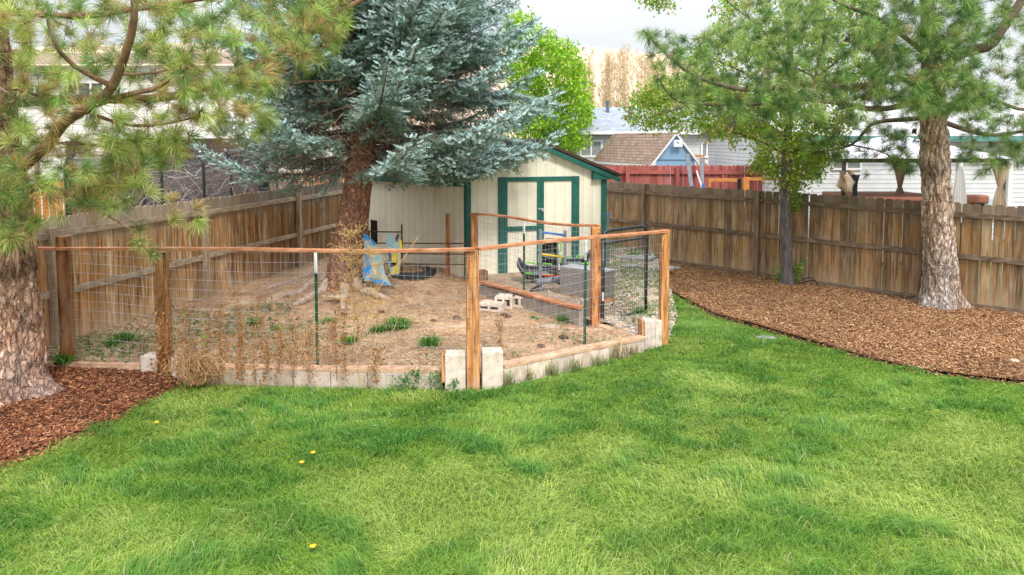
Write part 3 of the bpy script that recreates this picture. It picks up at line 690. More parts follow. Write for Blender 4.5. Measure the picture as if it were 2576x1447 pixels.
# inner fence on the terrace
IF = thing('inner_fence', 'short cedar rail and wire fence running from the shed corner to the gate', 'fence', G(1490, 825, ZT))
pE, zE = cedar_post(1194, 705, 538, 19, ZT, IF, 1.05)
pG = G(1497, 822, .1); zG = ZAT(570, pG)
cedar_post(1497, 824, 571, 25, .1, IF, 1.1)
a = P3(1184, 538, pE); b = P3(1507, 566, pG); mp = []
for i in range(7):
    t = i/6; q = lerp(a, b, t); q[2] += -.02*math.sin(t*3.1)+.03*math.sin(t*6.2); mp.append(f(q))
rail('rail', mp, .08, .036, 'redrail', IF)
wire(pE, pG, a[2]-.02, b[2]-.02, ZT+.02, IF, dv=.072, dh=.10, seed=5, sag=.02)
t_post(1318, 736, 553, ZT, IF)
m = MB(); P = G(1127, 700, ZP+.1); w = 12/F*P[1]; m.cur = (.9, .85, .8)
post_box(m, (P[0], P[1]), w*.9, w*.9, 0, ZAT(538, P), .1)
tag(m.build('wood_post', M['cedar'], bevel=.005), 'lone orange post standing in front of the cream side wall', 'post')

# ------------------------------------------------------------------ low wall round the pen: concrete boards with timber caps
GW = thing('garden_wall', 'low pale concrete edging wall with tan timber cap along the lawn', 'low wall', G(800, 975))
def wallrun(P, Q, h0, h1, th, capt, mm='concrete', parent=GW, capcol=1., up=True, name='wall_face'):
    m = MB(); Lw = math.hypot(Q[0]-P[0], Q[1]-P[1]); nk = max(1, round(Lw/.42))
    for k in range(nk):
        a = P+(Q-P)*((k*Lw/nk+.004)/Lw); b = P+(Q-P)*(((k+1)*Lw/nk-.004)/Lw); ha = h0+(h1-h0)*(k+.5)/nk; c = random.uniform(.82, 1.06); m.cur = (c, c*random.uniform(.96, 1.0), c*random.uniform(.92, 1.0)); j = random.uniform(-.004, .004)
        m.beam((a[0], a[1]+j, (ha-capt)/2-.03), (b[0], b[1]+j, (ha-capt)/2-.03), th, (ha-capt)+.056)
    m.build(name, M[mm], parent, bevel=.006)
    m = MB(); m.cur = (capcol,)*3; m.beam((P[0], P[1]+.03, h0-capt/2+.001), (Q[0], Q[1]+.03, h1-capt/2+.001), th+.065, capt); m.build('cap', M['tan_timber'], parent, bevel=.004)
hW = .215
w0 = G(455, 968); w1 = G(1113, 980); w2 = G(1262, 972); w3 = G(1620, 882)
nb = np.array([0, .07, 0])
wallrun(w0+nb, G(830, 976)+nb, hW, hW, .07, .034)
wallrun(G(830, 976)+nb, w1+nb, hW+.005, hW+.005, .07, .045)
wallrun(w2+nb, G(1440, 930)+nb, ZAT(922, w2), .23, .07, .045)
wallrun(G(1440, 930)+nb, w3+nb, .23, ZAT(850, w3), .07, .045)
m = MB(); q0 = G(190, 938); q1 = G(353, 944); m.beam((q0[0]-.4, q0[1]+.03, .065), (q1[0], q1[1]+.03, .065), .06, .14); m.build('edging_board', M['tan_timber'], GW)
def block(x0, x1, yb, yt, label, depth=.19, z=0., wood=None, rot=.05, name='concrete_block', mm='concrete', tint=1.):
    P = G((x0+x1)/2, yb, z); w = (x1-x0)/F*P[1]*.97; zt = ZAT(yt+8, P)
    t = thing(name, label, 'block', (P[0], P[1], z), 'upright concrete blocks along the pen edge')
    m = MB(); m.cur = (tint,)*3; m.box((P[0], P[1]+depth/2, (zt-.05)/2), w, depth, zt+.05, rot); m.build('block_body', M[mm], t, bevel=.012)
    if wood:
        m = MB(); s = wood; m.box((P[0]+s*(w/2+.0215), P[1]+depth/2, zt/2+.05), .04, depth*.95, zt-.1, rot); m.build('side_board', M['cedar'], t, bevel=.004)
    return t
block(353, 403, 948, 890, 'pale ribbed concrete block left of the vine covered post', rot=-.1)
block(430, 462, 962, 893, 'concrete block half hidden by the dry vine clump', tint=.85)
block(1117, 1172, 985, 884, 'tall pale concrete block just left of the big front post', wood=-1)
block(1209, 1265, 979, 877, 'tall pale concrete block just right of the big front post', rot=.12)
block(1618, 1665, 872, 800, 'pale concrete block with wooden side at the gate opening', wood=-1, rot=.12)
block(1461, 1486, 826, 747, 'grey concrete block at the gate end of the inner wall', z=0.05, depth=.16, tint=.75)
IW = thing('inner_wall', 'grey retaining wall with curved timber cap in front of the shed', 'low wall', penW0)
m = MB(); n = 8; P0 = G(1212, 742, ZP); P1 = G(1462, 824, ZP); tops = []
za = ZAT(710, P0); zb = ZAT(774, P1)
for i in range(n+1):
    t = i/n; q = lerp(P0, P1, t); q[2] = za+(zb-za)*t; tops.append(q)
for i in range(n):
    a, b = tops[i], tops[i+1]; m.beam((a[0], a[1], a[2]/2-.03), (b[0], b[1], b[2]/2-.03), .09, a[2]-.03)
m.build('wall_face', M['concrete_grey'], IW)
m = MB()
for i in range(n):
    a, b = tops[i].copy(), tops[i+1].copy(); a[2] += .012*math.sin(i*.8); b[2] += .012*math.sin((i+1)*.8); m.beam(a, b, .15, .04)
m.build('cap', M['redrail'], IW, bevel=.004)
P = G(1212, 712, ZT-.05); m = MB(); m.cur = (.62, .55, .5); m.box((P[0], P[1], P[2]+.13), .19, .19, .22, .3); m.build('block_body', M['cedar'], None, bevel=.006)
o = C.objects[-1]; o.name = 'timber_block'; tag(o, 'short stained timber block at the shed corner post', 'timber block')
def cinder(x, y, L, rz, label, z=ZP, D=.19, Hh=.15):
    P = G(x, y, z); t = MB(); c, s = math.cos(rz), math.sin(rz)
    def b(lx, ly, lz, sx, sy, sz): t.box((P[0]+c*lx-s*ly, P[1]+s*lx+c*ly, z+lz+.02), sx, sy, sz, rz)
    b(0, 0, Hh-.018, L, .3, .036); b(0, 0, .018, L, .3, .036)
    for k in (-1, 0, 1): b(k*(L/2-.02), 0, Hh/2, .036, .299, Hh-.073)
    b(0, .12, Hh/2, L-.01, .03, Hh-.073)
    o = t.build('cinder_block', M['concrete']); tag(o, label, 'cinder block', 'cinder blocks lying in the pen')
cinder(1238, 782, .40, -.35, 'lower hollow cinder block lying left of the pair in the pen', D=.2, Hh=.12)
cinder(1272, 775, .30, -.25, 'middle cinder block lying against its neighbours in the pen', Hh=.19)
cinder(1312, 773, .26, -.25, 'right hand cinder block lying nearest the inner wall', Hh=.19)

# ------------------------------------------------------------------ gate
gp0 = G(1515, 822, .08); gp1 = G(1624, 790, .06)
GT = thing('gate', 'open black tubular gate with wire mesh', 'gate', gp0)
zt0_ = ZAT(600, gp0); zt1_ = ZAT(590, gp1); r = .026
def tp(P, y): return (P[0], P[1], ZAT(y, P))
m = MB(); m.tube([tp(gp0, 818), tp(gp0, 602)], .03, 10); m.tube([tp(gp0, 613), lerp(tp(gp0, 613), tp(gp1, 597), .5), tp(gp1, 597)], .022, 8)
m.tube([tp(gp0, 810), tp(gp1, 781)], .022, 8)
arc = [tp(gp0, 604), lerp(tp(gp0, 585), tp(gp1, 570), .03), lerp(tp(gp0, 583), tp(gp1, 568), .12), lerp(tp(gp0, 583), tp(gp1, 568), .86), lerp(tp(gp0, 583), tp(gp1, 570), .96), tp(gp1, 590), tp(gp1, 790)]
m.tube(arc, .027, 10); m.build('gate_frame', M['black_tube'], GT, smooth=True)
L = np.linalg.norm((gp1-gp0)[:2]); m = MB(); n = 22
for k in range(1, n):
    t = k/n; a = lerp(tp(gp0, 612), tp(gp1, 596), t); b = lerp(tp(gp0, 811), tp(gp1, 782), t); m.tube([a, b], .0022, 4, cap=False)
for k in range(1, 13):
    t = k/13; a = lerp(tp(gp0, 612), tp(gp0, 811), t); b = lerp(tp(gp1, 596), tp(gp1, 782), t); m.tube([a, b], .0022, 4, cap=False)
m.build('gate_mesh', M['black_tube'], GT)
m = MB(); m.box(tuple(np.array(tp(gp0, 745))+[0, -.03, 0]), .03, .03, .13); m.build('hinge', M['white_steel'], GT)
m = MB(); m.tube([np.array(tp(gp0, 608))+[-.07, 0, 0], np.array(tp(gp0, 608))+[.06, 0, 0]], .022, 8); m.build('hinge', M['black_tube'], GT)
m = MB(); q = np.array(tp(G(1664, 860), 640))+[0, -.07, 0]
m.tube([q+[.012*math.cos(a)*1.3, 0, .045*math.sin(a)] for a in np.linspace(0, 6.28, 14)], .003, 5); tag(m.build('latch_ring', M['white_steel']), 'small wire ring hanging on the right gate post', 'wire ring')

# ------------------------------------------------------------------ things in front of the shed
def ladder():
    a0 = G(1359, 734, ZT); a1 = G(1421, 718, ZT)
    t = thing('ladder', 'grey ladder toy with blue, yellow and red rungs at the shed door', 'ladder', a0)
    for P, yt in ((a0, 577), (a1, 580)):
        m = MB(); z = ZAT(yt, P); m.box((P[0], P[1], (z+ZT)/2), .055, .055, z-ZT); m.build('upright', M['grey_plastic'], t, bevel=.008)
    for y0, y1, c in ((584, 592, 'blue'), (639, 648, 'yellow'), (691, 699, 'red')):
        m = MB(); m.tube([tp(a0, y0), tp(a1, y1)], .019, 8); m.build('rung', M[c], t, smooth=True)
ladder()
def ladder2():
    b0 = G(1531, 665, ZT-.05); t = thing('ladder', 'grey ladder end with coloured rungs seen behind the right shed corner', 'ladder', b0)
    m = MB(); z = ZAT(540, b0); m.box((b0[0]-.02, b0[1], (z+.2)/2), .045, .045, z-.2); m.build('upright', M['grey_plastic'], t)
    for y, c in ((540, 'blue'), (574, 'yellow'), (608, 'red')):
        m = MB(); p = np.array(tp(b0, y)); m.tube([p+[-.3, .25, 0], p+[.03, 0, 0]], .016, 8); m.build('rung', M[c], t)
ladder2()
def sled(o, d, up, label, length=.95, wd=.48, dep=.2):
    """tub sled: lofted open shell along d, opening towards up"""
    o = Vector(o); d = Vector(d).normalized(); up = Vector(up); up = (up-d*up.dot(d)).normalized(); s = d.cross(up)
    t = thing('sled', label, 'sled', o, 'plastic sleds by the shed door')
    m = MB(); n = 12; k = 9; vs = []
    for i in range(n+1):
        a = i/n; w = wd/2*(1-.55*max(0, (a-.6)/.4)**2)*(1-.1*max(0, (.2-a)/.2)); lift = .22*max(0, (a-.72)/.28)**1.7
        for j in range(k):
            b = -1+2*j/(k-1); rim = abs(b)**4
            vs.append(o+d*(a*length)+s*(b*w*(1+.1*rim))+up*(lift+dep*rim*(1-.3*a)+.02*math.cos(b*9)*(1-rim)))
    fs = [(i*k+j, i*k+j+1, (i+1)*k+j+1, (i+1)*k+j) for i in range(n) for j in range(k-1)]
    m.add(vs, fs); b = m.build('sled_body', M['black_plastic'], t, smooth=True); so = b.modifiers.new('solid', 'SOLIDIFY'); so.thickness = .012
    m = MB()
    for sg in (-1, 1):
        m.tube([o+d*(q*length)+s*(sg*(wd/2*1.08))*(1-.5*max(0, (q-.6)/.4)**2)+up*(dep*(1-.3*q)+.22*max(0, (q-.72)/.28)**1.7+.004) for q in np.linspace(.05, .98, 12)], .017, 6)
    m.build('rim', M['grey_plastic'], t)
    for sg in (-1, 1):
        for q in (.28, .7):
            m = MB(); c = o+d*(q*length)+s*(sg*wd*.56)+up*(dep*.9); m.tube([c-d*.08, c-d*.07+s*sg*.04+up*.03, c+d*.07+s*sg*.04+up*.03, c+d*.08], .016, 6); m.build('handle', M['lime'], t)
    m = MB(); c = o+d*(.42*length)+up*(dep*.55); m.box(c, .28, .2, .05, math.atan2(d.y, d.x)); m.build('seat_pad', M['grey_plastic'], t, bevel=.01)
g = G(1402, 712, ZT)
sled(np.array([g[0], g[1], ZT+.07]), (-1, .12, .05), (.15, -.25, 1), 'black plastic sled with lime handles lying in front of the shed door', .74, .36, .17)
g = G(1380, 702, ZT)
sled(np.array([g[0], g[1]+.1, ZT+.22]), (.02, .16, 1), (.1, -1, .1), 'black sled with lime grips leaning upright on the shed door', .52, .3, .13)
g = G(1425, 700, ZT)
sled(np.array([g[0]-.1, g[1]+.05, ZT+.20]), (1, .1, .05), (0, -.15, 1), 'black sled lying flat behind the checker plate box', .6, .34, .1)
def runner_set():
    g = G(1390, 733, ZT); t = thing('snow_scooter', 'grey and black steerable snow scooter with ski runners', 'scooter', g)
    for k, (dx, dy, a) in enumerate(((-.22, -.04, .5), (.12, .08, -.55), (.32, -.15, .5))):
        m = MB(); c = Vector((g[0]+dx, g[1]+dy, ZT+.12)); d = Vector((math.cos(a), .2, math.sin(a)))
        m.beam(c-d*.2, c+d*.2, .05, .035); m.build('ski_runner', M['black_plastic'], t, bevel=.006)
    m = MB(); c = Vector((g[0]+.05, g[1], ZT+.22)); m.beam(c+Vector((-.35, 0, -.06)), c+Vector((.32, .05, .02)), .2, .1, taper=.6); m.build('scooter_body', M['grey_plastic'], t, bevel=.03)
    m = MB(); m.tube([c+Vector((-.05, -.1, .02)), c+Vector((.0, -.1, .15)), c+Vector((.14, -.1, .17))], .014, 6); m.build('handlebar', M['black_plastic'], t)
runner_set()
# checker plate box
M['plate'] = None
def plate_material():
    m = bpy.data.materials.new('checker_plate'); m.use_nodes = True; nt = m.node_tree; N = nt.nodes; L = nt.links; bs = N['Principled BSDF']
    bs.inputs['Metallic'].default_value = .75; bs.inputs['Roughness'].default_value = .42
    tc = N.new('ShaderNodeTexCoord'); outs = []
    for rot, off in ((math.radians(45), (0, 0, 0)), (math.radians(-45), (.5, .5, 0))):
        mp = N.new('ShaderNodeMapping'); mp.inputs['Scale'].default_value = (20, 20, 20); mp.inputs['Location'].default_value = off
        L.new(tc.outputs['UV'], mp.inputs[0])
        fr = N.new('ShaderNodeVectorMath'); fr.operation = 'FRACTION'; L.new(mp.outputs[0], fr.inputs[0])
        sb = N.new('ShaderNodeVectorMath'); sb.operation = 'SUBTRACT'; sb.inputs[1].default_value = (.5, .5, 0); L.new(fr.outputs[0], sb.inputs[0])
        vr = N.new('ShaderNodeVectorRotate'); vr.rotation_type = 'Z_AXIS'; vr.inputs['Angle'].default_value = rot; L.new(sb.outputs[0], vr.inputs[0])
        m2 = N.new('ShaderNodeVectorMath'); m2.operation = 'MULTIPLY'; m2.inputs[1].default_value = (2.4, 8, 0); L.new(vr.outputs[0], m2.inputs[0])
        ln = N.new('ShaderNodeVectorMath'); ln.operation = 'LENGTH'; L.new(m2.outputs[0], ln.inputs[0])
        lt = N.new('ShaderNodeMath'); lt.operation = 'LESS_THAN'; lt.inputs[1].default_value = 1.; L.new(ln.outputs['Value'], lt.inputs[0]); outs.append(lt.outputs[0])
    mx = N.new('ShaderNodeMath'); mx.operation = 'MAXIMUM'; L.new(outs[0], mx.inputs[0]); L.new(outs[1], mx.inputs[1])
    rp = N.new('ShaderNodeValToRGB'); rp.color_ramp.elements[0].color = (.27, .25, .26, 1); rp.color_ramp.elements[1].color = (.72, .72, .74, 1)
    L.new(mx.outputs[0], rp.inputs[0]); L.new(rp.outputs[0], bs.inputs['Base Color'])
    b = N.new('ShaderNodeBump'); b.inputs['Distance'].default_value = .004; b.inputs['Strength'].default_value = 1; L.new(mx.outputs[0], b.inputs['Height']); L.new(b.outputs[0], bs.inputs['Normal'])
    return m
M['plate'] = plate_material()
def platebox():
    a = G(1408, 742, ZT); b = G(1513, 758, ZT); c = G(1546, 751, ZT); t = thing('tool_box', 'silver checker plate metal box by the gate', 'metal box', a)
    zt = ZAT(674, a); zc = ZT+.03; d = c-b; d_ = a+d
    m = MB()
    def side(P, Q, z0_, z1_, name):
        m = MB(); L_ = np.linalg.norm((Q-P)[:2]); m.add([(P[0], P[1], z0_), (Q[0], Q[1], z0_), (Q[0], Q[1], z1_), (P[0], P[1], z1_)], [(0, 1, 2, 3)], [[(0, z0_), (L_, z0_), (L_, z1_), (0, z1_)]]); m.build(name, M['plate'], t)
    side(a, b, zc, zt, 'box_side'); side(b, c, zc, zt, 'box_side'); side(c, d_, zc, zt, 'box_side'); side(d_, a, zc, zt, 'box_side')
    m = MB(); cen = (a+c)/2
    P4 = [a, b, c, d_]; P4 = [cen+(p-cen)*1.03 for p in P4]
    m.prism([(p[0], p[1], zt+.001) for p in P4], (0, 0, .03)); m.build('box_lid', flat('dull_aluminium', (.42, .43, .47), rough=.6, metallic=.2), t, bevel=.006)
    m = MB(); m.prism([(p[0], p[1], ZT-.1) for p in [a, b, c, d_]], (0, 0, .125)); m.build('box_base', M['cedar'], t)
platebox()
# stone slabs and crumpled tarp behind the gate
sm = mat('slate', [(.3, (.25, .24, .24)), (.7, (.42, .41, .41))], nscale=6, rough=.9, bump=.4)
for k, (x, y, w, d, rz, lb) in enumerate(((1600, 668, .9, .5, .2, 'flat grey stone slab behind the open gate, farthest one'), (1655, 683, .8, .45, -.1, 'flat grey stone slab beside the mulch bed corner'), (1575, 690, .5, .35, .4, 'small grey stone slab nearest the gate'))):
    P = G(x, y, .12); zz = float(zter(np.array([P[0]]), np.array([P[1]]))[0]); m = MB(); pts = []
    for j in range(9):
        a = j/9*6.283; pts.append((P[0]+math.cos(a+rz)*w/2*random.uniform(.85, 1.1), P[1]+math.sin(a+rz)*d/2*random.uniform(.85, 1.1), zz-.01))
    m.prism(pts, (0, 0, .05)); tag(m.build('stone_slab', sm, bevel=.008), lb, 'stone slab', 'stone slabs behind the gate')
def tarp():
    P = G(1640, 668, .1); n = 14; V = []; F_ = []
    for i in range(n):
        for j in range(n):
            a, b = i/(n-1)-.5, j/(n-1)-.5; z = .22*math.exp(-(a*a+b*b)*9)*(1+.9*mnoise.noise(Vector((a*6, b*6, 3))))+.05*mnoise.noise(Vector((a*14, b*14, 1)))
            V.append((P[0]+a*.55+.05*mnoise.noise(Vector((a*5, b*5, 9))), P[1]+b*.5, .1+max(z, 0)))
    for i in range(n-1):
        for j in range(n-1): F_.append((i*n+j, (i+1)*n+j, (i+1)*n+j+1, i*n+j+1))
    tag(raw('tarp', V, F_, flat('grey_tarp', (.42, .47, .50), rough=.5), smooth=False), 'crumpled pale grey tarp lying by the right fence', 'tarp')
tarp()

# ------------------------------------------------------------------ pipe panel, painted boards and tyre in the pen
def pipe_panel():
    a = G(930, 715, ZP); b = G(1012, 705, ZP+.1); c = G(1187, 722, ZP)
    t = thing('pipe_panel', 'rusty brown livestock pipe panel in front of the shed side wall', 'metal panel', b)
    for i, (y0, y1) in enumerate(((583, 584),)):
        m = MB(); m.tube([tp(a, y0), tp(b, y1)], .014, 6); m.build('rail', M['rust'], t)
    for y0, y1, y2 in ((612, 612, 613), (636, 638, 640), (664, 664, 666), (692, 694, 698), (720, 724, 727)):
        m = MB(); m.tube([tp(a, y0), tp(b, y1), tp(c, y2)], .013, 6); m.build('rail', M['rust'], t)
    for P, y in ((a, 580), (b, 565)):
        m = MB(); m.tube([(P[0], P[1], .05), tp(P, y)], .018, 6); m.build('post', M['rust'], t)
pipe_panel()
def painted(name, px, Y, c1, stripes, label, dy=.0):
    pts = [A(x, y, Y+dy*(x-px[0][0])) for x, y in px]; m = MB(); m.prism([tuple(p) for p in pts], (0, .02, 0))
    t = thing('painted_board', label, 'painted board', pts[0], 'painted boards leaning on the pipe panel')
    m.build('board', c1, t)
    for poly, c in stripes:
        q = [A(x, y, Y+dy*(x-px[0][0])-.006) for x, y in poly]; m = MB(); m.prism([tuple(p) for p in q], (0, .004, 0)); m.build('painted_patch', c, t)
bl = flat('faded_blue_paint', (.03, .27, .66), var=.25, nscale=14); yl = flat('faded_yellow_paint', (.62, .48, .06), var=.35, nscale=14); pu = flat('dark_purple_paint', (.06, .035, .10), var=.3)
tq = mat('turquoise_mottled_paint', [(.35, (.20, .42, .62)), (.5, (.30, .50, .55)), (.65, (.42, .54, .42))], nscale=5, rough=.7); cr = flat('cream_paint', (.66, .60, .36), var=.15, nscale=18)
YB = G(930, 722, .36)[1]
painted('b', [(914, 589), (921, 590), (948, 615), (962, 650), (968, 690), (985, 718), (960, 716), (930, 706), (916, 708), (915, 640), (917, 610)], YB, tq,
        [([(914, 588), (922, 590), (945, 612), (938, 622), (924, 606), (914, 606)], bl), ([(920, 628), (928, 628), (926, 650), (934, 672), (930, 694), (919, 690), (921, 660)], bl),
         ([(922, 612), (934, 626), (946, 640), (940, 650), (926, 636)], cr), ([(935, 655), (944, 662), (950, 690), (940, 692)], cr), ([(930, 698), (958, 702), (978, 716), (950, 713), (930, 706)], bl)], 'curved blue and cream painted board leaning beside the spruce trunk')
painted('b', [(972, 590), (984, 588), (990, 602), (1002, 606), (1008, 628), (1004, 690), (985, 692), (976, 660), (970, 640)], YB+.12, tq,
        [([(994, 600), (1001, 586), (1005, 592), (998, 610)], pu), ([(985, 640), (1003, 634), (1003, 688), (988, 690)], yl), ([(1003, 606), (1010, 604), (1012, 624), (1005, 630)], yl), ([(976, 636), (983, 636), (985, 656), (978, 658)], pu),
         ([(980, 662), (1000, 660), (998, 668), (982, 672)], pu)], 'blue board with yellow and purple patches behind the curved blue board')
painted('b', [(914, 640), (919, 640), (918, 700), (913, 702)], YB-.05, bl, [], 'narrow upright blue painted board against the spruce trunk')
def tyre():
    P = G(1033, 705, ZP+.08); t = thing('tyre', 'black tractor tyre lying half buried by the shed wall', 'tyre', P); R, r_ = .36, .115; m = MB(); n = 48; k = 12; vs = []
    for i in range(n):
        a = 2*math.pi*i/n
        for j in range(k):
            b = 2*math.pi*j/k; rr = r_*(1+(.1 if (i % 2 and abs(math.cos(b)) > .3 and math.cos(b) > 0) else 0))
            vs.append((P[0]+(R+rr*math.cos(b))*math.cos(a), P[1]+(R+rr*math.cos(b))*math.sin(a), P[2]+.11+rr*.95*math.sin(b)))
    m.add(vs, [(i*k+j, ((i+1) % n)*k+j, ((i+1) % n)*k+(j+1) % k, i*k+(j+1) % k) for i in range(n) for j in range(k)]); m.build('tread', M['rubber'], t)
    m = MB()
    for i in range(26):
        a = 2*math.pi*i/26; m.box((P[0]+(R+r_*1.02)*math.cos(a), P[1]+(R+r_*1.02)*math.sin(a), P[2]+.12), .03, .035, .13, a, rx=.5)
    m.build('lug', M['rubber'], t)
tyre()
def stone(name, x, y, s, z, label, mm, flatk=.6, cat='stone', group=None, seed=0):
    P = G(x, y, z); import bmesh
    bm = bmesh.new(); bmesh.ops.create_icosphere(bm, subdivisions=3, radius=1)
    for v in bm.verts:
        d = 1+.35*mnoise.noise(v.co*1.3+Vector((seed*3.1, 1, 2)))+.12*mnoise.noise(v.co*4+Vector((seed, 0, 0))); v.co = Vector((v.co.x*s[0]*d, v.co.y*s[1]*d, v.co.z*s[2]*d))
    me = bpy.data.meshes.new(name); bm.to_mesh(me); bm.free(); me.materials.append(mm)
    for p in me.polygons: p.use_smooth = True
    o = bpy.data.objects.new(name, me); o.location = (P[0], P[1], z+s[2]*.6); C.objects.link(o); tag(o, label, cat, group)
st1 = mat('tan_stone', [(.3, (.40, .30, .22)), (.7, (.62, .50, .40))], nscale=7, bump=.3); st2 = mat('grey_stone', [(.3, (.20, .19, .20)), (.7, (.40, .39, .40))], nscale=9, bump=.4)
stone('stone', 850, 748, (.15, .13, .025), ZP+.15, 'flat pale flagstone among the spruce roots', st1, seed=1)
stone('stone', 1385, 828, (.17, .06, .05), ZP, 'pale broken kerb piece lying by the inner wall', st1, seed=2)
stone('stone', 2118, 722, (.11, .07, .05), .05, 'small grey rock at the foot of the right fence', st2, seed=3)
stone('stone', 2280, 745, (.10, .06, .06), .05, 'grey rock beside the right pine trunk', st2, seed=4)
stone('stone', 1930, 850, (.16, .10, .01), 0, 'flat grey valve cover stone sunk in the lawn', st2, seed=6)
stone('stone', 2552, 912, (.06, .05, .03), .05, 'pale stone in the mulch at the right edge', st1, seed=8)
stone('stone', 1700, 702-25, (.12, .08, .03), .05, 'flat stone at the corner of mulch and path', st2, seed=9)
stone('stone', 1207, 740, (.05, .05, .06), ZP, 'pale rock wedged at the corner of the inner wall', st1, seed=31)
stone('wood_scrap', 357, 888, (.02, .02, .08), ZP, 'small pale scrap standing by the left concrete block', M['dead_twig'], cat='scrap', seed=32)
m = MB(); a_ = G(1508, 830, .1); b_ = G(1590, 858, .06); m.beam(a_+np.array([0, .05, .04]), b_+np.array([0, .05, .04]), .12, .06); tag(m.build('threshold_board', M['tan_timber'], bevel=.004), 'tan board on the ground across the gate opening', 'board')
cone_m = flat('cone_brown', (.10, .05, .03), var=.4, bump=.5, nscale=60)
for k, (x, y, w) in enumerate([(820, 770, 'far'), (958, 792, 'root side'), (1268, 797, ''), (1278, 801, ''), (1418, 855, ''), (862, 795, ''), (1150, 805, ''), (1182, 765, ''), (780, 815, ''), (1090, 812, ''), (1360, 875, ''), (1010, 742, '')]):
    s = random.uniform(.03, .045); stone('pine_cone', x, y, (s*1.5, s, s), ZP, 'brown pine cone lying on the pen dirt', cone_m, cat='pine cone', group='pine cones on the pen floor', seed=20+k)
m = MB(); m.tube([p+np.array([0, 0, .012]) for p in edging], .013, 8); tag(m.build('lawn_edging', M['black_plastic'], smooth=True), 'black plastic strip between the lawn and the right mulch bed', 'edging')
m = MB(); g = G(2035, 722, .05); m.tube([g+[-.25, .1, .03], g+[-.1, .15, .05], g+[.05, .1, .1], g+[.12, 0, .12], g+[.16, -.05, .02]], .012, 6); m.tube([g+[-.05, .2, .12], g+[.1, .12, .16], g+[.14, .02, .1]], .01, 6)
tag(m.build('irrigation_hose', M['black_plastic'], smooth=True), 'black drip hose poking out of the mulch by the fence', 'hose')
# ------------------------------------------------------------------ trunks, limbs, crowns
def trunk_mesh(name, axis, radii, m, parent, flare=None, seed=0, rough=.045, n=56, step=.035, col=None, fur=7., roots=5):
    """axis: list of 3-D points, radii per point; ridged bark displaced in the mesh"""
    P = [Vector(p) for p in axis]; cum = [0]
    for i in range(len(P)-1): cum.append(cum[-1]+(P[i+1]-P[i]).length)
    k = int(cum[-1]/step); V = []; cc = []
    for i in range(k+1):
        s = cum[-1]*i/k; j = max(q for q in range(len(cum)) if cum[q] <= s+1e-9); j = min(j, len(P)-2); t = (s-cum[j])/(cum[j+1]-cum[j]); ts = t
        p = P[j].lerp(P[j+1], ts); r = radii[j]*(1-t)+radii[j+1]*t
        for q in range(n):
            a = 2*math.pi*q/n; d = Vector((math.cos(a), math.sin(a), 0)); rr = r
            if flare:
                fz, fr = flare; h = max(0, 1-s/fz); rr += fr*h**2.2*(1+.55*math.sin(a*roots+seed)+.35*math.sin(a*3+seed*2))
            nz = mnoise.noise(Vector((d.x*r*fur*1.6, d.y*r*fur*1.6, s*fur*.35+seed*7))); n2 = mnoise.noise(Vector((d.x*r*22, d.y*r*22, s*9+seed))); n3 = mnoise.noise(Vector((d.x*1.2, d.y*1.2, s*1.1+seed)))
            ridge = (1-abs(nz)*2.2)
            rr += rough*(-max(0, ridge-.45)*1.1+n2*.45)+r*.09*n3
            c = 1-.45*max(0, ridge-.45)+.15*n2; V.append((p.x+d.x*rr, p.y+d.y*rr, p.z)); cc.append((c, c, c) if col is None else tuple(c*v for v in col(s, a)))
    T = [(i*n+q, i*n+(q+1) % n, (i+1)*n+(q+1) % n, (i+1)*n+q) for i in range(k) for q in range(n)]
    return raw(name, V, T, m, parent, col=np.array(cc), smooth=True)
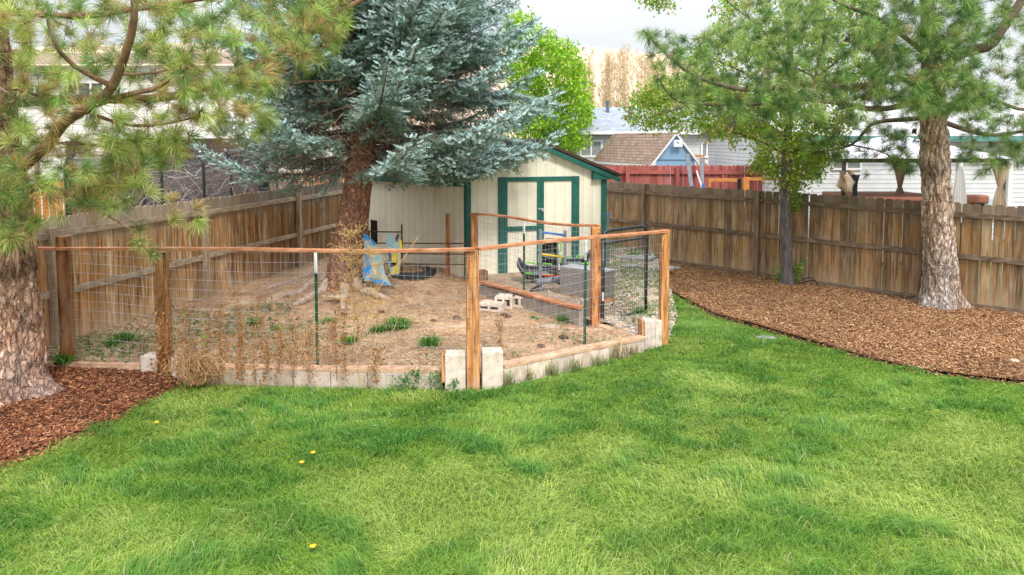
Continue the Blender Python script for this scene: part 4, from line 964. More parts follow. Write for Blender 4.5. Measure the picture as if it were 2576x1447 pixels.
class Grow:
    def __init__(s): s.p = np.zeros((60000, 3)); s.par = np.full(60000, -1); s.r0 = np.zeros(60000); s.n = 0; s.own = np.zeros(60000, bool)
    def node(s, p, par, r=0.): s.p[s.n] = p; s.par[s.n] = par; s.r0[s.n] = r; s.n += 1; return s.n-1
    def limb(s, pts, r0, r1, attach=True, sub=.15):
        pts = [np.array(p, float) for p in pts]; par = -1
        if attach and s.n: par = int(np.argmin(((s.p[:s.n]-pts[0])**2).sum(1)))
        cum = [0]; [cum.append(cum[-1]+np.linalg.norm(pts[i+1]-pts[i])) for i in range(len(pts)-1)]
        k = max(2, int(cum[-1]/sub)); last = par
        V = [Vector(p) for p in pts]
        for i in range(k+1):
            q = cum[-1]*i/k; j = min(max(a for a in range(len(cum)) if cum[a] <= q+1e-9), len(pts)-2); t = (q-cum[j])/(cum[j+1]-cum[j]+1e-9)
            # Catmull-Rom
            a, b, c, d = pts[max(j-1, 0)], pts[j], pts[j+1], pts[min(j+2, len(pts)-1)]
            p = .5*((2*b)+(-a+c)*t+(2*a-5*b+4*c-d)*t*t+(-a+3*b-3*c+d)*t**3)
            last = s.node(p, last, r0+(r1-r0)*i/k)
    def grow(s, targets, rng, step=.14, sag=.12, maxd=3., rt=.0035, order=None):
        tips = []
        d0 = np.array([np.min(((s.p[:s.n]-t)**2).sum(1)) for t in targets]); idx = np.argsort(d0)
        for i in idx:
            t = targets[i]; dd = np.sqrt(((s.p[:s.n]-t)**2).sum(1)); dd2 = dd+.35*np.maximum(0, s.p[:s.n, 2]-t[2]-.1); j = int(np.argmin(dd2)); D = dd[j]
            if D > maxd: continue
            k = max(2, int(D/step)); a = s.p[j].copy(); c = (a+t)/2+np.array([0, 0, -sag*D])+rng.normal(0, .07*D, 3); last = j
            for q in range(1, k+1):
                u = q/k; last = s.node((1-u)**2*a+2*u*(1-u)*c+u*u*t, last, rt)
            tips.append(last)
        return tips
    def radii(s, e=2.3, k=1.):
        acc = np.zeros(s.n); r = s.r0[:s.n].copy()
        for i in range(s.n-1, -1, -1):
            mine = max(r[i], acc[i]**(1/e)*k); r[i] = mine
            if s.par[i] >= 0: acc[s.par[i]] += mine**e
        s.r = r; return r
    def mesh(s, name, m, parent, rmax=None, nside=5, rmin=0.):
        """one tube per chain"""
        ch = {}
        for i in range(s.n): ch.setdefault(int(s.par[i]), []).append(i)
        mb = MB(); lim = rmax or 9
        stack = [(r, None) for r in ch.get(-1, [])]
        while stack:
            i, fr = stack.pop(); pts = []; rs = []
            if fr is not None: pts.append(s.p[fr]); rs.append(min(s.r[i]*1.1, lim))
            cur = i
            while True:
                pts.append(s.p[cur]); rs.append(min(s.r[cur], lim)); c = ch.get(cur, [])
                if not c: break
                c = sorted(c, key=lambda q: -s.r[q])
                for o in c[1:]: stack.append((o, cur))
                cur = c[0]
            if len(pts) > 1 and max(rs) >= rmin: rs[-1] *= .6; mb.tube(pts, rs, 6 if max(rs) > .03 else (4 if max(rs) > .01 else 3), cap=False)
        return mb.build(name, m, parent, smooth=True)
def tuft_needles(P, D, nper, ln, wd, rng, colf, spread=(.35, 1.5), stem=.07, droop=.12):
    """P tips (n,3), D axis (n,3) -> arrays"""
    n = len(P); N_ = n*nper; D = D/np.linalg.norm(D, axis=1)[:, None]
    a = np.cross(D, np.array([.3, .2, .9])); a /= np.linalg.norm(a, axis=1)[:, None]; b = np.cross(D, a)
    i = np.repeat(np.arange(n), nper); th = rng.uniform(spread[0], spread[1], N_)*rng.uniform(.5, 1, N_)**.3; ph = rng.uniform(0, 2*np.pi, N_)
    d = D[i]*np.cos(th)[:, None]+(a[i]*np.cos(ph)[:, None]+b[i]*np.sin(ph)[:, None])*np.sin(th)[:, None]
    L = ln*rng.uniform(.7, 1.15, N_)*np.repeat(rng.uniform(.8, 1.15, n), nper)
    base = P[i]-D[i]*(rng.uniform(0, stem, N_))[:, None]+d*.004
    tip = base+d*L[:, None]; tip[:, 2] -= droop*L*rng.uniform(.3, 1.3, N_)
    mid = base+d*(L*.55)[:, None]; mid[:, 2] += .0
    s = np.cross(d, rng.normal(0, 1, (N_, 3))); s /= np.linalg.norm(s, axis=1)[:, None]; w = (wd/2)
    V = np.stack([base-s*w*.5, base+s*w*.5, mid+s*w, mid-s*w, tip], 1).reshape(-1, 3)
    T = (np.arange(N_)[:, None, None]*5+np.array([[0, 1, 2], [0, 2, 3], [3, 2, 4]])[None]).reshape(-1, 3)
    c = colf(i, th, N_, rng); Cc = np.repeat(c, 5, 0)*np.tile(np.array([.7, .7, 1, 1, 1.15]), N_)[:, None]
    return V, T, Cc
def pine_colors(greens, brown, pb):
    def f(i, th, N_, rng):
        n = i.max()+1; g = np.array(greens); gi = rng.integers(0, len(g), n); k = rng.uniform(.7, 1.3, n)
        c = (g[gi]*k[:, None])[i]*rng.uniform(.75, 1.3, N_)[:, None]
        br = (rng.random(n) < pb)[i]*(rng.random(N_) < .7) | ((rng.random(N_) < .10) & (th > 1.0))
        c[br] = np.array(brown)*rng.uniform(.6, 1.3, br.sum())[:, None]
        return c
    return f
def sample_px(polys, n, rng, Y0, Y1):
    """targets inside picture outlines spread over a real depth range"""
    out = []
    wts = np.array([p[1] for p in polys], float); wts /= wts.sum()
    for (poly, w, *yy), q in zip(polys, wts):
        ya, yb = yy[0] if yy else (Y0, Y1)
        s = sample(poly, max(1, int(n*q)), rng); Yd = rng.uniform(ya, yb, len(s)); out += [A(a, b, c) for (a, b), c in zip(s, Yd)]
    return np.array(out)

# ---- left pine
def left_pine():
    rng = np.random.default_rng(101); B = G(22, 1000, .0); Y = B[1]
    t = thing('pine_tree', 'large pine with orange flaky bark at the left edge', 'tree', B)
    r = 84/F*Y; ax = [(B[0], Y, -.05), (B[0], Y, .6), (B[0]-.02, Y, 1.7), (B[0]-.06, Y+.03, 2.6), (B[0]-.1, Y+.05, 4), (B[0]-.1, Y+.05, 8)]
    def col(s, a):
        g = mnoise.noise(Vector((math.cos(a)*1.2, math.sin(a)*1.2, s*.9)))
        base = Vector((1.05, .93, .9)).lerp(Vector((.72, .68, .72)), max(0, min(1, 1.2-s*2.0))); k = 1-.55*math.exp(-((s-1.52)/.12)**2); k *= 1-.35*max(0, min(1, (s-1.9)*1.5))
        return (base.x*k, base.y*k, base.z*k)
    trunk_mesh('trunk', ax, [r*1.02, r*.97, r*.94, r*.74, r*.6, .15], M['pine_bark'], t, flare=(.42, .22), seed=1, rough=.06, n=72, step=.03, col=col, roots=4)
    g = Grow(); pp = lambda x, y, Yd: A(x, y, Yd)
    g.limb([(B[0], Y, 1.6), (B[0], Y, 3), (B[0]-.1, Y, 6)], .1, .08, False)
    g.limb([pp(0, 480, 7.55), pp(67, 410, 7.2), pp(113, 373, 7.0), pp(160, 310, 6.8), pp(230, 267, 6.6), pp(283, 217, 6.4), pp(320, 120, 6.2), pp(337, 50, 6.1), pp(338, -40, 6)], .075, .028)
    g.limb([pp(283, 217, 6.4), pp(213, 183, 6.3), pp(160, 143, 6.1), pp(130, 93, 6.0), pp(117, 30, 5.9)], .028, .012)
    g.limb([pp(230, 267, 6.6), pp(320, 238, 6.5), pp(393, 223, 6.5), pp(443, 187, 6.5), pp(483, 163, 6.4)], .032, .014)
    g.limb([pp(300, 187, 6.4), pp(380, 185, 6.6), pp(470, 165, 6.8)], .018, .010)
    g.limb([pp(0, 260, 7.5), pp(200, 250, 7.6), pp(420, 245, 7.9), pp(567, 200, 8.2), pp(633, 167, 8.3), pp(700, 133, 8.4), pp(750, 100, 8.4), pp(813, 53, 8.5), pp(870, 22, 8.6), pp(960, -30, 8.7)], .06, .03)
    g.limb([pp(240, 290, 6.6), pp(290, 307, 6.7), pp(350, 317, 6.8), pp(427, 310, 7), pp(500, 292, 7.2)], .02, .010)
    g.limb([pp(140, 360, 6.9), pp(240, 365, 7.0), pp(333, 383, 7.1), pp(400, 387, 7.2), pp(460, 362, 7.4)], .022, .010)
    g.limb([pp(10, 520, 7.5), pp(120, 470, 7.0), pp(230, 520, 6.9), pp(350, 590, 6.9)], .03, .008)
    g.limb([pp(120, 250, 7.5), pp(60, 230, 6.6), pp(0, 222, 6.2)], .02, .012)
    g.limb([pp(800, 60, 8.5), pp(740, 190, 8.4), pp(790, 205, 8.3), pp(860, 200, 8.3)], .016, .006)
    g.limb([(B[0], Y, 4.3), pp(200, 40, 7.2), pp(420, 10, 7.0), pp(620, -20, 7)], .04, .02)
    polys = [([(-150, -60), (420, -60), (420, 330), (-150, 330)], 150, (6.1, 8.4)), ([(400, -60), (860, -60), (780, 120), (640, 240), (400, 260)], 95, (6.2, 9.0)), ([(430, 210), (700, 200), (700, 300), (660, 350), (430, 350)], 30, (6.8, 7.8)),
             ([(-150, 330), (250, 330), (230, 480), (-150, 560)], 55, (6.2, 7.7)), ([(250, 330), (500, 330), (440, 420), (270, 440)], 24, (6.5, 7.6)), ([(200, 430), (400, 440), (330, 520), (200, 520)], 15, (6.6, 7.3)),
             ([(740, -40), (900, -40), (870, 90), (760, 210)], 28, (7.6, 9.0)), ([(-150, 560), (100, 540), (70, 620), (-150, 640)], 7, (6.6, 7.2)), ([(-700, -300), (-150, -300), (-150, 500), (-600, 400)], 40, (6, 8)), ([(-300, -500), (900, -500), (900, -60), (-300, -60)], 70, (6, 8.4))]
    T = sample_px(polys, 1080, rng, 6, 8)
    ex = [(30, 420, 5.9), (155, 250, 6.0), (515, 118, 6.1), (270, 350, 6.3), (216, 440, 6.2), (432, 498, 6.5), (442, 552, 6.6), (498, 558, 6.6), (500, 520, 6.7), (520, 292, 6.4), (600, 270, 6.5), (668, 290, 6.7), (680, 300, 6.9), (352, 610, 6.5), (385, 640, 6.4), (350, 575, 6.6),
          (28, 595, 6.6), (150, 535, 6.6), (560, 330, 6.7), (630, 40, 6.2), (690, 20, 6.5), (140, 185, 6.0), (20, 20, 5.7), (60, 60, 5.7), (130, 40, 5.6), (575, 100, 6.3), (420, 290, 6.5), (340, 460, 6.5), (285, 520, 6.5), (60, 330, 6.1), (610, 185, 6.6), (320, 500, 6.5), (380, 480, 6.6)]
    T = np.concatenate([T, np.array([A(*e) for e in ex])])
    tips = g.grow(T, rng, sag=.06, rt=.0026); g.radii(e=2.75, k=.9)
    g.mesh('branch', M['twig_orange'], t, rmax=.07)
    P = g.p[tips]; D = P-g.p[g.par[tips]]; D /= np.linalg.norm(D, axis=1)[:, None]+1e-9; D[:, 2] += .35
    # a second whorl further back on many twigs
    sec = [int(g.par[g.par[q]]) for q in tips if rng.random() < .5]; P2 = g.p[sec]+rng.normal(0, .03, (len(sec), 3)); D2 = rng.normal(0, 1, (len(sec), 3)); D2[:, 2] += .8
    cf = pine_colors([(.37, .50, .10), (.46, .58, .14), (.22, .37, .09), (.56, .64, .19), (.17, .32, .095)], (.70, .44, .19), .2)
    V, Tn, c = join([tuft_needles(P, D, 95, .165, .0036, rng, cf), tuft_needles(P2, D2, 45, .13, .0036, rng, pine_colors([(.26, .36, .09), (.45, .43, .14)], (.58, .36, .15), .45), spread=(.6, 1.7))])
    raw('needles', V, Tn, M['needle'], t, col=c)
    # pale buds and cones at the tips
    m = MB()
    for p, d in zip(P[::2], D[::2]):
        m.cur = (1, 1, 1); d = Vector(d).normalized(); m.tube([Vector(p), Vector(p)+d*.02, Vector(p)+d*.045], [.007, .009, .002], 5)
    m.build('bud', flat('pine_buds', (.60, .38, .22), rough=.8), t)['kind'] = 'stuff'
left_pine()
# ---- right pine
def right_pine():
    rng = np.random.default_rng(202); B = G(2366, 772, .03); Y = B[1]; s = 1/F*Y
    t = thing('pine_tree', 'tall pine with pale grey bark in front of the right fence', 'tree', B)
    X = lambda x: (x-1288)*s*1.0
    q = lambda x, y: A(x, y, Y)
    ax = [np.array([B[0], Y, -.05]), q(2366, 700), q(2362, 600), q(2357, 500), q(2352, 400), q(2350, 300), q(2345, 200), q(2335, 60), q(2330, -150), q(2330, -400)]
    rr = [45*s, 40*s, 37*s, 35*s, 33*s, 30*s, 25*s, 19*s, 15*s, 6*s]
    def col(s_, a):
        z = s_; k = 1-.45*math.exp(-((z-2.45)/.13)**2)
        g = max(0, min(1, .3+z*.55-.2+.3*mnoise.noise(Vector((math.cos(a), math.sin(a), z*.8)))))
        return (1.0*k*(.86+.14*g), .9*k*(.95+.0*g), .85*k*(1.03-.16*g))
    trunk_mesh('trunk', ax, rr, M['pine_bark_grey'], t, flare=(.5, .19), seed=4, rough=.06, n=72, step=.04, col=col, roots=5)
    g = Grow(); g.limb([q(2350, 330), q(2345, 200), q(2335, 60), q(2330, -300)], .1, .08, False)
    P = A
    g.limb([P(2345, 235, 12), P(2318, 214, 11.8), P(2288, 199, 11.6), P(2254, 196, 11.3), P(2190, 215, 11.1), P(2105, 219, 10.9), P(2015, 213, 10.8), P(1889, 226, 10.7), P(1806, 212, 10.6), P(1730, 180, 10.5), P(1660, 120, 10.4), P(1617, 75, 10.4)], .085, .016)
    g.limb([P(2045, 218, 10.8), P(2052, 196, 10.7), P(2058, 160, 10.7), P(2073, 100, 10.6), P(2075, 27, 10.6)], .03, .012)
    g.limb([P(2052, 196, 10.7), P(1990, 165, 10.5), P(1960, 150, 10.4)], .02, .01)
    g.limb([P(2052, 196, 10.7), P(2110, 150, 10.6), P(2150, 110, 10.5)], .02, .01)
    g.limb([P(2345, 250, 12), P(2290, 262, 11.5), P(2200, 275, 11.2), P(2100, 258, 11), P(1975, 249, 10.8), P(1905, 262, 10.7), P(1779, 263, 10.6), P(1700, 252, 10.5), P(1660, 205, 10.5)], .06, .012)
    g.limb([P(2350, 290, 12.2), P(2290, 300, 12.5), P(2221, 305, 12.6), P(2185, 319, 12.6), P(2141, 365, 12.7), P(2048, 385, 12.8)], .05, .016)
    g.limb([P(2141, 365, 12.7), P(2210, 380, 12.6), P(2270, 410, 12.4)], .02, .008)
    g.limb([P(2350, 230, 12), P(2381, 166, 11.9), P(2421, 133, 11.8), P(2487, 116, 11.6), P(2520, 73, 11.5), P(2567, 7, 11.4), P(2620, -80, 11.3)], .11, .06)
    g.limb([P(2355, 300, 12), P(2440, 330, 12.2), P(2500, 340, 12.2), P(2576, 330, 12.3), P(2700, 310, 12.4)], .05, .02)
    g.limb([P(2350, 270, 12), P(2480, 250, 12.3), P(2576, 276, 12.4), P(2720, 270, 12.5)], .045, .02)
    g.limb([P(2350, 310, 12), P(2330, 270, 11.3), P(2370, 220, 10.7), P(2440, 190, 10.3)], .04, .012)
    g.limb([P(2345, 150, 12), P(2230, 60, 11.4), P(2120, 10, 11.2), P(1980, -60, 11)], .05, .02)
    g.limb([P(2340, 100, 12), P(2330, 30, 11), P(2300, -50, 10.5)], .04, .02)
    polys = [([(1620, 70), (1700, 90), (1830, 60), (1860, 0), (2250, -30), (2270, 240), (2180, 300), (1960, 300), (1760, 285), (1650, 225)], 300, (9.8, 11.8)),
             ([(2180, -40), (2680, -40), (2700, 260), (2560, 300), (2180, 260)], 200, (10.4, 13.2)), ([(2420, 290), (2700, 290), (2700, 400), (2576, 410), (2460, 440), (2410, 400)], 75, (11.6, 13.2)),
             ([(2010, 300), (2330, 270), (2330, 400), (2290, 440), (2190, 400), (2080, 410), (1990, 380)], 60, (12, 13.2)), ([(2250, 190), (2520, 190), (2490, 285), (2270, 285)], 60, (9.9, 11.0)), ([(2230, -60), (2460, -60), (2460, 190), (2230, 190)], 110, (10., 11.4)),
             ([(1800, -400), (2800, -400), (2800, -30), (1860, -30)], 90, (10, 13.5)), ([(2700, -300), (3200, -300), (3100, 350), (2700, 350)], 50, (10.5, 13))]
    T = sample_px(polys, 1900, rng, 10, 13)
    ex = [(1632, 95, 10.3), (1612, 85, 10.4), (1690, 235, 10.4), (1650, 205, 10.4), (1940, 340, 10.6), (2140, 305, 10.6), (2245, 345, 10.7), (2215, 280, 10.6), (2262, 405, 12.2), (2250, 420, 12.2), (2480, 415, 12.0), (2000, 380, 12.6), (2060, 440, 12.6), (2130, 395, 12.6), (2180, 440, 12.4), (1940, 345, 10.5), (2420, 250, 10.0), (2330, 270, 10.2), (2360, 260, 10.2)]
    T = np.concatenate([T, np.array([A(*e) for e in ex])])
    tips = g.grow(T, rng, sag=.05, rt=.0028); g.radii(e=2.75, k=.9); g.mesh('branch', M['twig'], t, rmax=.10)
    P_ = g.p[tips]; D = P_-g.p[g.par[tips]]; D /= np.linalg.norm(D, axis=1)[:, None]+1e-9; D[:, 2] += .3
    sec = [int(g.par[g.par[q_]]) for q_ in tips if rng.random() < .45]; P2 = g.p[sec]; D2 = rng.normal(0, 1, (len(sec), 3)); D2[:, 2] += .8
    cf = pine_colors([(.17, .32, .075), (.25, .42, .10), (.10, .22, .065), (.36, .50, .14)], (.48, .36, .16), .06)
    V, Tn, c = join([tuft_needles(P_, D, 75, .18, .0044, rng, cf, droop=.2), tuft_needles(P2, D2, 40, .14, .0044, rng, cf, spread=(.6, 1.7))])
    raw('needles', V, Tn, M['needle'], t, col=c)
    m = MB()
    for p in ((2132, 99, 10.3), (2088, 152, 10.5), (2300, 330, 11)):
        c_ = A(*p)
        for k in range(14):
            a = k*2.4; m.box(tuple(c_+np.array([math.cos(a)*.02, math.sin(a)*.02, (k-7)*.005])), .03, .03, .012, a, ry=.6)
    m.build('cone', cone_m, t)
right_pine()

# ---- blue spruce
def spruce():
    rng = np.random.default_rng(303); B = G(858, 718, ZP+.15); Y = B[1]
    t = thing('spruce_tree', 'big blue green spruce with leaning red brown trunk in the pen', 'tree', B)
    q = lambda x, y: A(x, y, Y); s = Y/F
    ax = [np.array([B[0], Y, 0.]), q(868, 660), q(880, 600), q(893, 520), q(906, 430), q(920, 320), q(935, 200), q(946, 80), q(955, -100), q(965, -400), q(970, -800)]
    rr = [48*s, 45*s, 42*s, 38*s, 33*s, 30*s, 26*s, 22*s, 18*s, 12*s, 3*s]
    trunk_mesh('trunk', ax, rr, M['spruce_bark'], t, flare=(.6, .2), seed=6, rough=.02, n=48, step=.05, roots=5)
    m = MB()
    for x0, y0, pts in ((850, 690, [(800, 712), (745, 742), (700, 752)]), (850, 700, [(810, 735), (770, 758), (735, 770)]), (870, 700, [(868, 740), (862, 775)]), (885, 690, [(930, 712), (970, 722), (1000, 735)]), (880, 705, [(915, 735), (950, 750), (985, 755)]),
                        (845, 685, [(790, 700), (720, 720), (660, 735)]), (890, 680, [(940, 700), (975, 712), (990, 726)])):
        P = [A(x0, y0, Y)]; 
        for k, (x, y) in enumerate(pts): g_ = G(x, y, ZP+.10-.03*k); P.append(g_+np.array([0, 0, .03]))
        P[0][2] = .42
        Q = []; 
        for k in range(len(P)-1):
            for u in (0, .25, .5, .75):
                w = P[k]*(1-u)+P[k+1]*u; w = w+rng.normal(0, .015, 3); Q.append(w)
        Q.append(P[-1]-np.array([0, 0, .08])); nq = len(Q); m.tube(Q, [.11*(1-i/nq)**1.1+.022 for i in range(nq)], 8)
    m.build('root', M['root_bark'], t, smooth=True)
    axp = np.array(ax); 
    def axis_at(z):
        zs = axp[:, 2]; return np.array([np.interp(z, zs, axp[:, 0]), np.interp(z, zs, axp[:, 1]), z])
    limbs = MB(); dead = MB(); S = []; SD = []; SC = []
    zs = list(np.linspace(2.5, 4.4, 12))+list(np.linspace(4.5, 6.8, 19))+list(np.linspace(6.9, 9.5, 14)); k = 0
    for z in zs:
        nb = 6 if z < 4.5 else (7 if z < 6.8 else 4)
        for j in range(nb):
            az = k*2.399+rng.uniform(-.3, .3); k += 1; zz = z+rng.uniform(-.12, .12)
            right = max(0, math.cos(az)); front = max(0, -math.sin(az))
            Lb = (2.35+.95*right+.25*front+.1*max(0, -math.cos(az)))*(1-max(0, zz-5.2)/8.)*rng.uniform(.82, 1.12)
            if zz > 3.6: Lb *= 1-.17*right
            if front > .3 and right < .35 and zz < 2.95: continue
            if front > .3 and zz < 2.6: Lb *= .8
            if zz > 2.9 and zz < 4.1 and front > .5 and rng.random() < .6: Lb *= .55
            if 4.7 < zz < 5.3 and az % 6.283 > 3.6 and az % 6.283 < 4.6 and rng.random() < .6: continue
            p0 = axis_at(zz); d = np.array([math.cos(az), math.sin(az), 0]); n = 14; pts = []; tl_ = rng.uniform(-.06, .12)+.03*(zz > 5)
            for i in range(n+1):
                u = i/n; up = (-.05*math.sin(u*math.pi*.8)-.06*u+.17*u**3)*Lb*1.15+(tl_*u*Lb); pts.append(p0+d*Lb*u+np.array([0, 0, up]))
            limbs.tube(pts, [.038*(1-i/n)*(Lb/2.5)+.006 for i in range(n+1)], 4, cap=False)
            perp = np.array([-d[1], d[0], 0]); bare = .26 if zz < 4.3 else .10
            ns = int(Lb/.085)
            for i in range(ns):
                u = bare*.6+(1-bare*.6)*(i+.5)/ns; ii = min(n-1, int(u*n)); f_ = u*n-ii; c = pts[ii]*(1-f_)+pts[ii+1]*f_; tg = pts[ii+1]-pts[ii]; tg /= np.linalg.norm(tg)
                for sg in (-1, 1):
                    ls = (.18+.62*(1-u)*1.1)*min(1, Lb/2.0)*rng.uniform(.6, 1.15)
                    if u > .93: ls = .16
                    dd = tg*rng.uniform(.5, .9)+perp*sg*rng.uniform(.6, 1.0)+np.array([0, 0, rng.uniform(-.45, .05)]); dd /= np.linalg.norm(dd)
                    e = c+dd*ls; e[2] -= .16*ls
                    alive = u > bare+rng.uniform(-.1, .14)
                    if not alive:
                        if rng.random() < .75:
                            w = [c]
                            for q_ in range(4): w.append(w[-1]+dd*ls*.3+rng.normal(0, .035, 3))
                            dead.tube(w, [.005, .004, .003, .003, .0015], 3, cap=False)
                        continue
                    limbs.tube([c, (c+e)/2+np.array([0, 0, .02]), e], [.006, .004, .002], 3, cap=False)
                    np_ = max(2, int(ls/.038))
                    for q_ in range(np_):
                        w = (q_+1)/np_; pos = c+(e-c)*w; sd = rng.choice([-1, 1]); pr = np.cross(dd, [0, 0, 1]); pr /= np.linalg.norm(pr)+1e-9
                        if q_ == np_-1: ax_ = dd+np.array([0, 0, .15])
                        else: ax_ = dd*.7+pr*sd*rng.uniform(.4, .9)+np.array([0, 0, rng.choice([.25, -.9], p=[.6, .4])])
                        S.append(pos); SD.append(ax_/np.linalg.norm(ax_)); SC.append((u, ax_[2]))
                # sprigs along the branch top
                if u > bare+.1:
                    S.append(c); SD.append(tg*.6+np.array([0, 0, .5])+rng.normal(0, .2, 3)); SC.append((u, .6))
            S.append(pts[-1]); SD.append(tg+np.array([0, 0, .1])); SC.append((1, .4))
    # one low drooping bough left of the trunk
    for (x, y, Yb) in ((800, 455, 12.6), (825, 470, 12.4), (850, 450, 12.3), (835, 440, 12.6), (870, 440, 12.4), (815, 485, 12.3)):
        a_ = axis_at(2.75); e_ = A(x, y, Yb); w = [a_*(1-u)+e_*u+np.array([0, 0, .12*math.sin(u*3.1)]) for u in np.linspace(0, 1, 9)]; limbs.tube(w, [.014]*8+[.003], 4, cap=False)
        for q_ in range(46):
            u = rng.uniform(.62, 1.05); c = a_*(1-u)+e_*u+rng.normal(0, .07, 3)+np.array([0, 0, .06]); S.append(c); dd = (e_-a_)/np.linalg.norm(e_-a_)+rng.normal(0, .6, 3)+np.array([0, 0, -.3]); SD.append(dd/np.linalg.norm(dd)); SC.append((.9, .1))
    # low boughs spreading over the shed roof
    for (x, y, Yb) in ((985, 405, 12.2), (1040, 415, 11.9), (1085, 428, 11.7), (1120, 405, 12.1), (1160, 440, 11.7), (1195, 418, 12.2), (1235, 438, 11.9), (1262, 405, 12.4), (1300, 425, 12.2), (1330, 398, 12.6), (1365, 392, 12.8), (1345, 370, 13), (1145, 385, 12.4), (1235, 372, 12.6), (1300, 385, 12.6), (1060, 380, 12.3), (960, 385, 12.2), (1400, 268, 13), (1385, 290, 12.8)):
        e_ = A(x, y, Yb); a_ = axis_at(max(2.75, e_[2]+.15)); D_ = np.linalg.norm(e_-a_); t_ = (e_-a_)/D_; pr = np.cross(t_, [0, 0, 1]); w = [a_*(1-u)+e_*u+np.array([0, 0, .10*D_*math.sin(u*3.1)*.6]) for u in np.linspace(0, 1, 11)]; limbs.tube(w, [.026*(1-i/11)+.004 for i in range(11)], 4, cap=False)
        for k_ in range(int(D_/.075)):
            u = .42+.58*(k_+.5)/int(D_/.075); ii = min(9, int(u*10)); c = w[ii]*(1-(u*10-ii))+w[ii+1]*(u*10-ii)
            for sg in (-1, 1):
                ls = (.12+.55*(1-u))*rng.uniform(.6, 1.1); dd = t_*rng.uniform(.5, .9)+pr*sg*rng.uniform(.6, 1)+np.array([0, 0, rng.uniform(-.4, .15)]); dd /= np.linalg.norm(dd); e2 = c+dd*ls; e2[2] -= .14*ls; limbs.tube([c, e2], [.005, .002], 3, cap=False)
                for q_ in range(max(2, int(ls/.05))):
                    v_ = (q_+1)/max(2, int(ls/.05)); ax_ = dd*.8+pr*rng.normal(0, .5)+np.array([0, 0, rng.choice([.3, -.8], p=[.65, .35])]); S.append(c+(e2-c)*v_); SD.append(ax_/np.linalg.norm(ax_)); SC.append((.8, ax_[2]))
        S.append(e_); SD.append(t_+np.array([0, 0, .1])); SC.append((1, .4))
    # hanging dead brush in the gaps
    for i in range(900):
        az = rng.uniform(3.4, 6.4); r_ = rng.uniform(.3, 1.9); z = rng.uniform(2.5, 4.2); p = axis_at(z)+np.array([math.cos(az)*r_, math.sin(az)*r_*.8, 0]); w = [p]; dd = rng.normal(0, 1, 3)*np.array([1, .7, .55])+np.array([.2, 0, -.15]); dd /= np.linalg.norm(dd)
        for q_ in range(5): w.append(w[-1]+dd*.10+rng.normal(0, .03, 3))
        dead.tube(w, [.005, .005, .004, .003, .003, .0015], 3, cap=False)
    limbs.build('branch', M['twig'], t, smooth=True); dead.build('dead_twigs', M['dead_twig'], t)
    S = np.array(S); SD = np.array(SD); SC = np.array(SC); SD /= np.linalg.norm(SD, axis=1)[:, None]; n = len(S)
    # each sprig is a bottle brush of short needles
    nper = 38; i = np.repeat(np.arange(n), nper); N_ = n*nper; L = rng.uniform(.09, .165, n)
    a = np.cross(SD, [.31, .2, .93]); a /= np.linalg.norm(a, axis=1)[:, None]; b = np.cross(SD, a); u = rng.random(N_)*1.0; ph = rng.uniform(0, 6.283, N_)
    rad = a[i]*np.cos(ph)[:, None]+b[i]*np.sin(ph)[:, None]; base = S[i]+SD[i]*(u*L[i])[:, None]; nd = rad*.82+SD[i]*rng.uniform(.35, .9, N_)[:, None]
    ln = .033*(1-.35*u**3); tip = base+nd*ln[:, None]; sd = np.cross(nd, SD[i]); sd /= np.linalg.norm(sd, axis=1)[:, None]+1e-9
    V = np.stack([base-sd*.0048, base+sd*.0048, tip], 1).reshape(-1, 3); T = np.arange(N_*3).reshape(-1, 3)
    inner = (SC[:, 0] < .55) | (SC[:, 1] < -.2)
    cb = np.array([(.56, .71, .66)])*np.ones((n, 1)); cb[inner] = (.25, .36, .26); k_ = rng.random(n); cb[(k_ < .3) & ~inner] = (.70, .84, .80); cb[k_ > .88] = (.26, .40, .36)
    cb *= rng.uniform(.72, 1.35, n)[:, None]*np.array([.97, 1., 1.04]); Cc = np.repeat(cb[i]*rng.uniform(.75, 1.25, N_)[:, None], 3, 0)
    raw('needles', V, T, M['spruce_needle'], t, col=Cc)
    print('spruce sprigs', n)
spruce()

# ---- broadleaf trees
def leaf_mesh(P, size, rng, cols, w, nrm_up=.4, asp=.55):
    n = len(P); d = rng.normal(0, 1, (n, 3)); d[:, 2] -= .35; d /= np.linalg.norm(d, axis=1)[:, None]; u = rng.normal(0, 1, (n, 3)); u[:, 2] += 1.2; s = np.cross(d, u); s /= np.linalg.norm(s, axis=1)[:, None]; up = np.cross(s, d)
    L = size*rng.uniform(.6, 1.25, n); a = P; e = P+d*L[:, None]; m1 = P+d*(L*.45)[:, None]+s*(L*asp/2)[:, None]+up*(L*.1)[:, None]; m2 = P+d*(L*.45)[:, None]-s*(L*asp/2)[:, None]+up*(L*.1)[:, None]
    V = np.stack([a, m1, e, m2], 1).reshape(-1, 3); T = (np.arange(n)[:, None, None]*4+np.array([[0, 1, 2], [0, 2, 3]])[None]).reshape(-1, 3)
    return V, T, np.repeat(pal(rng, n, cols, w), 4, 0)
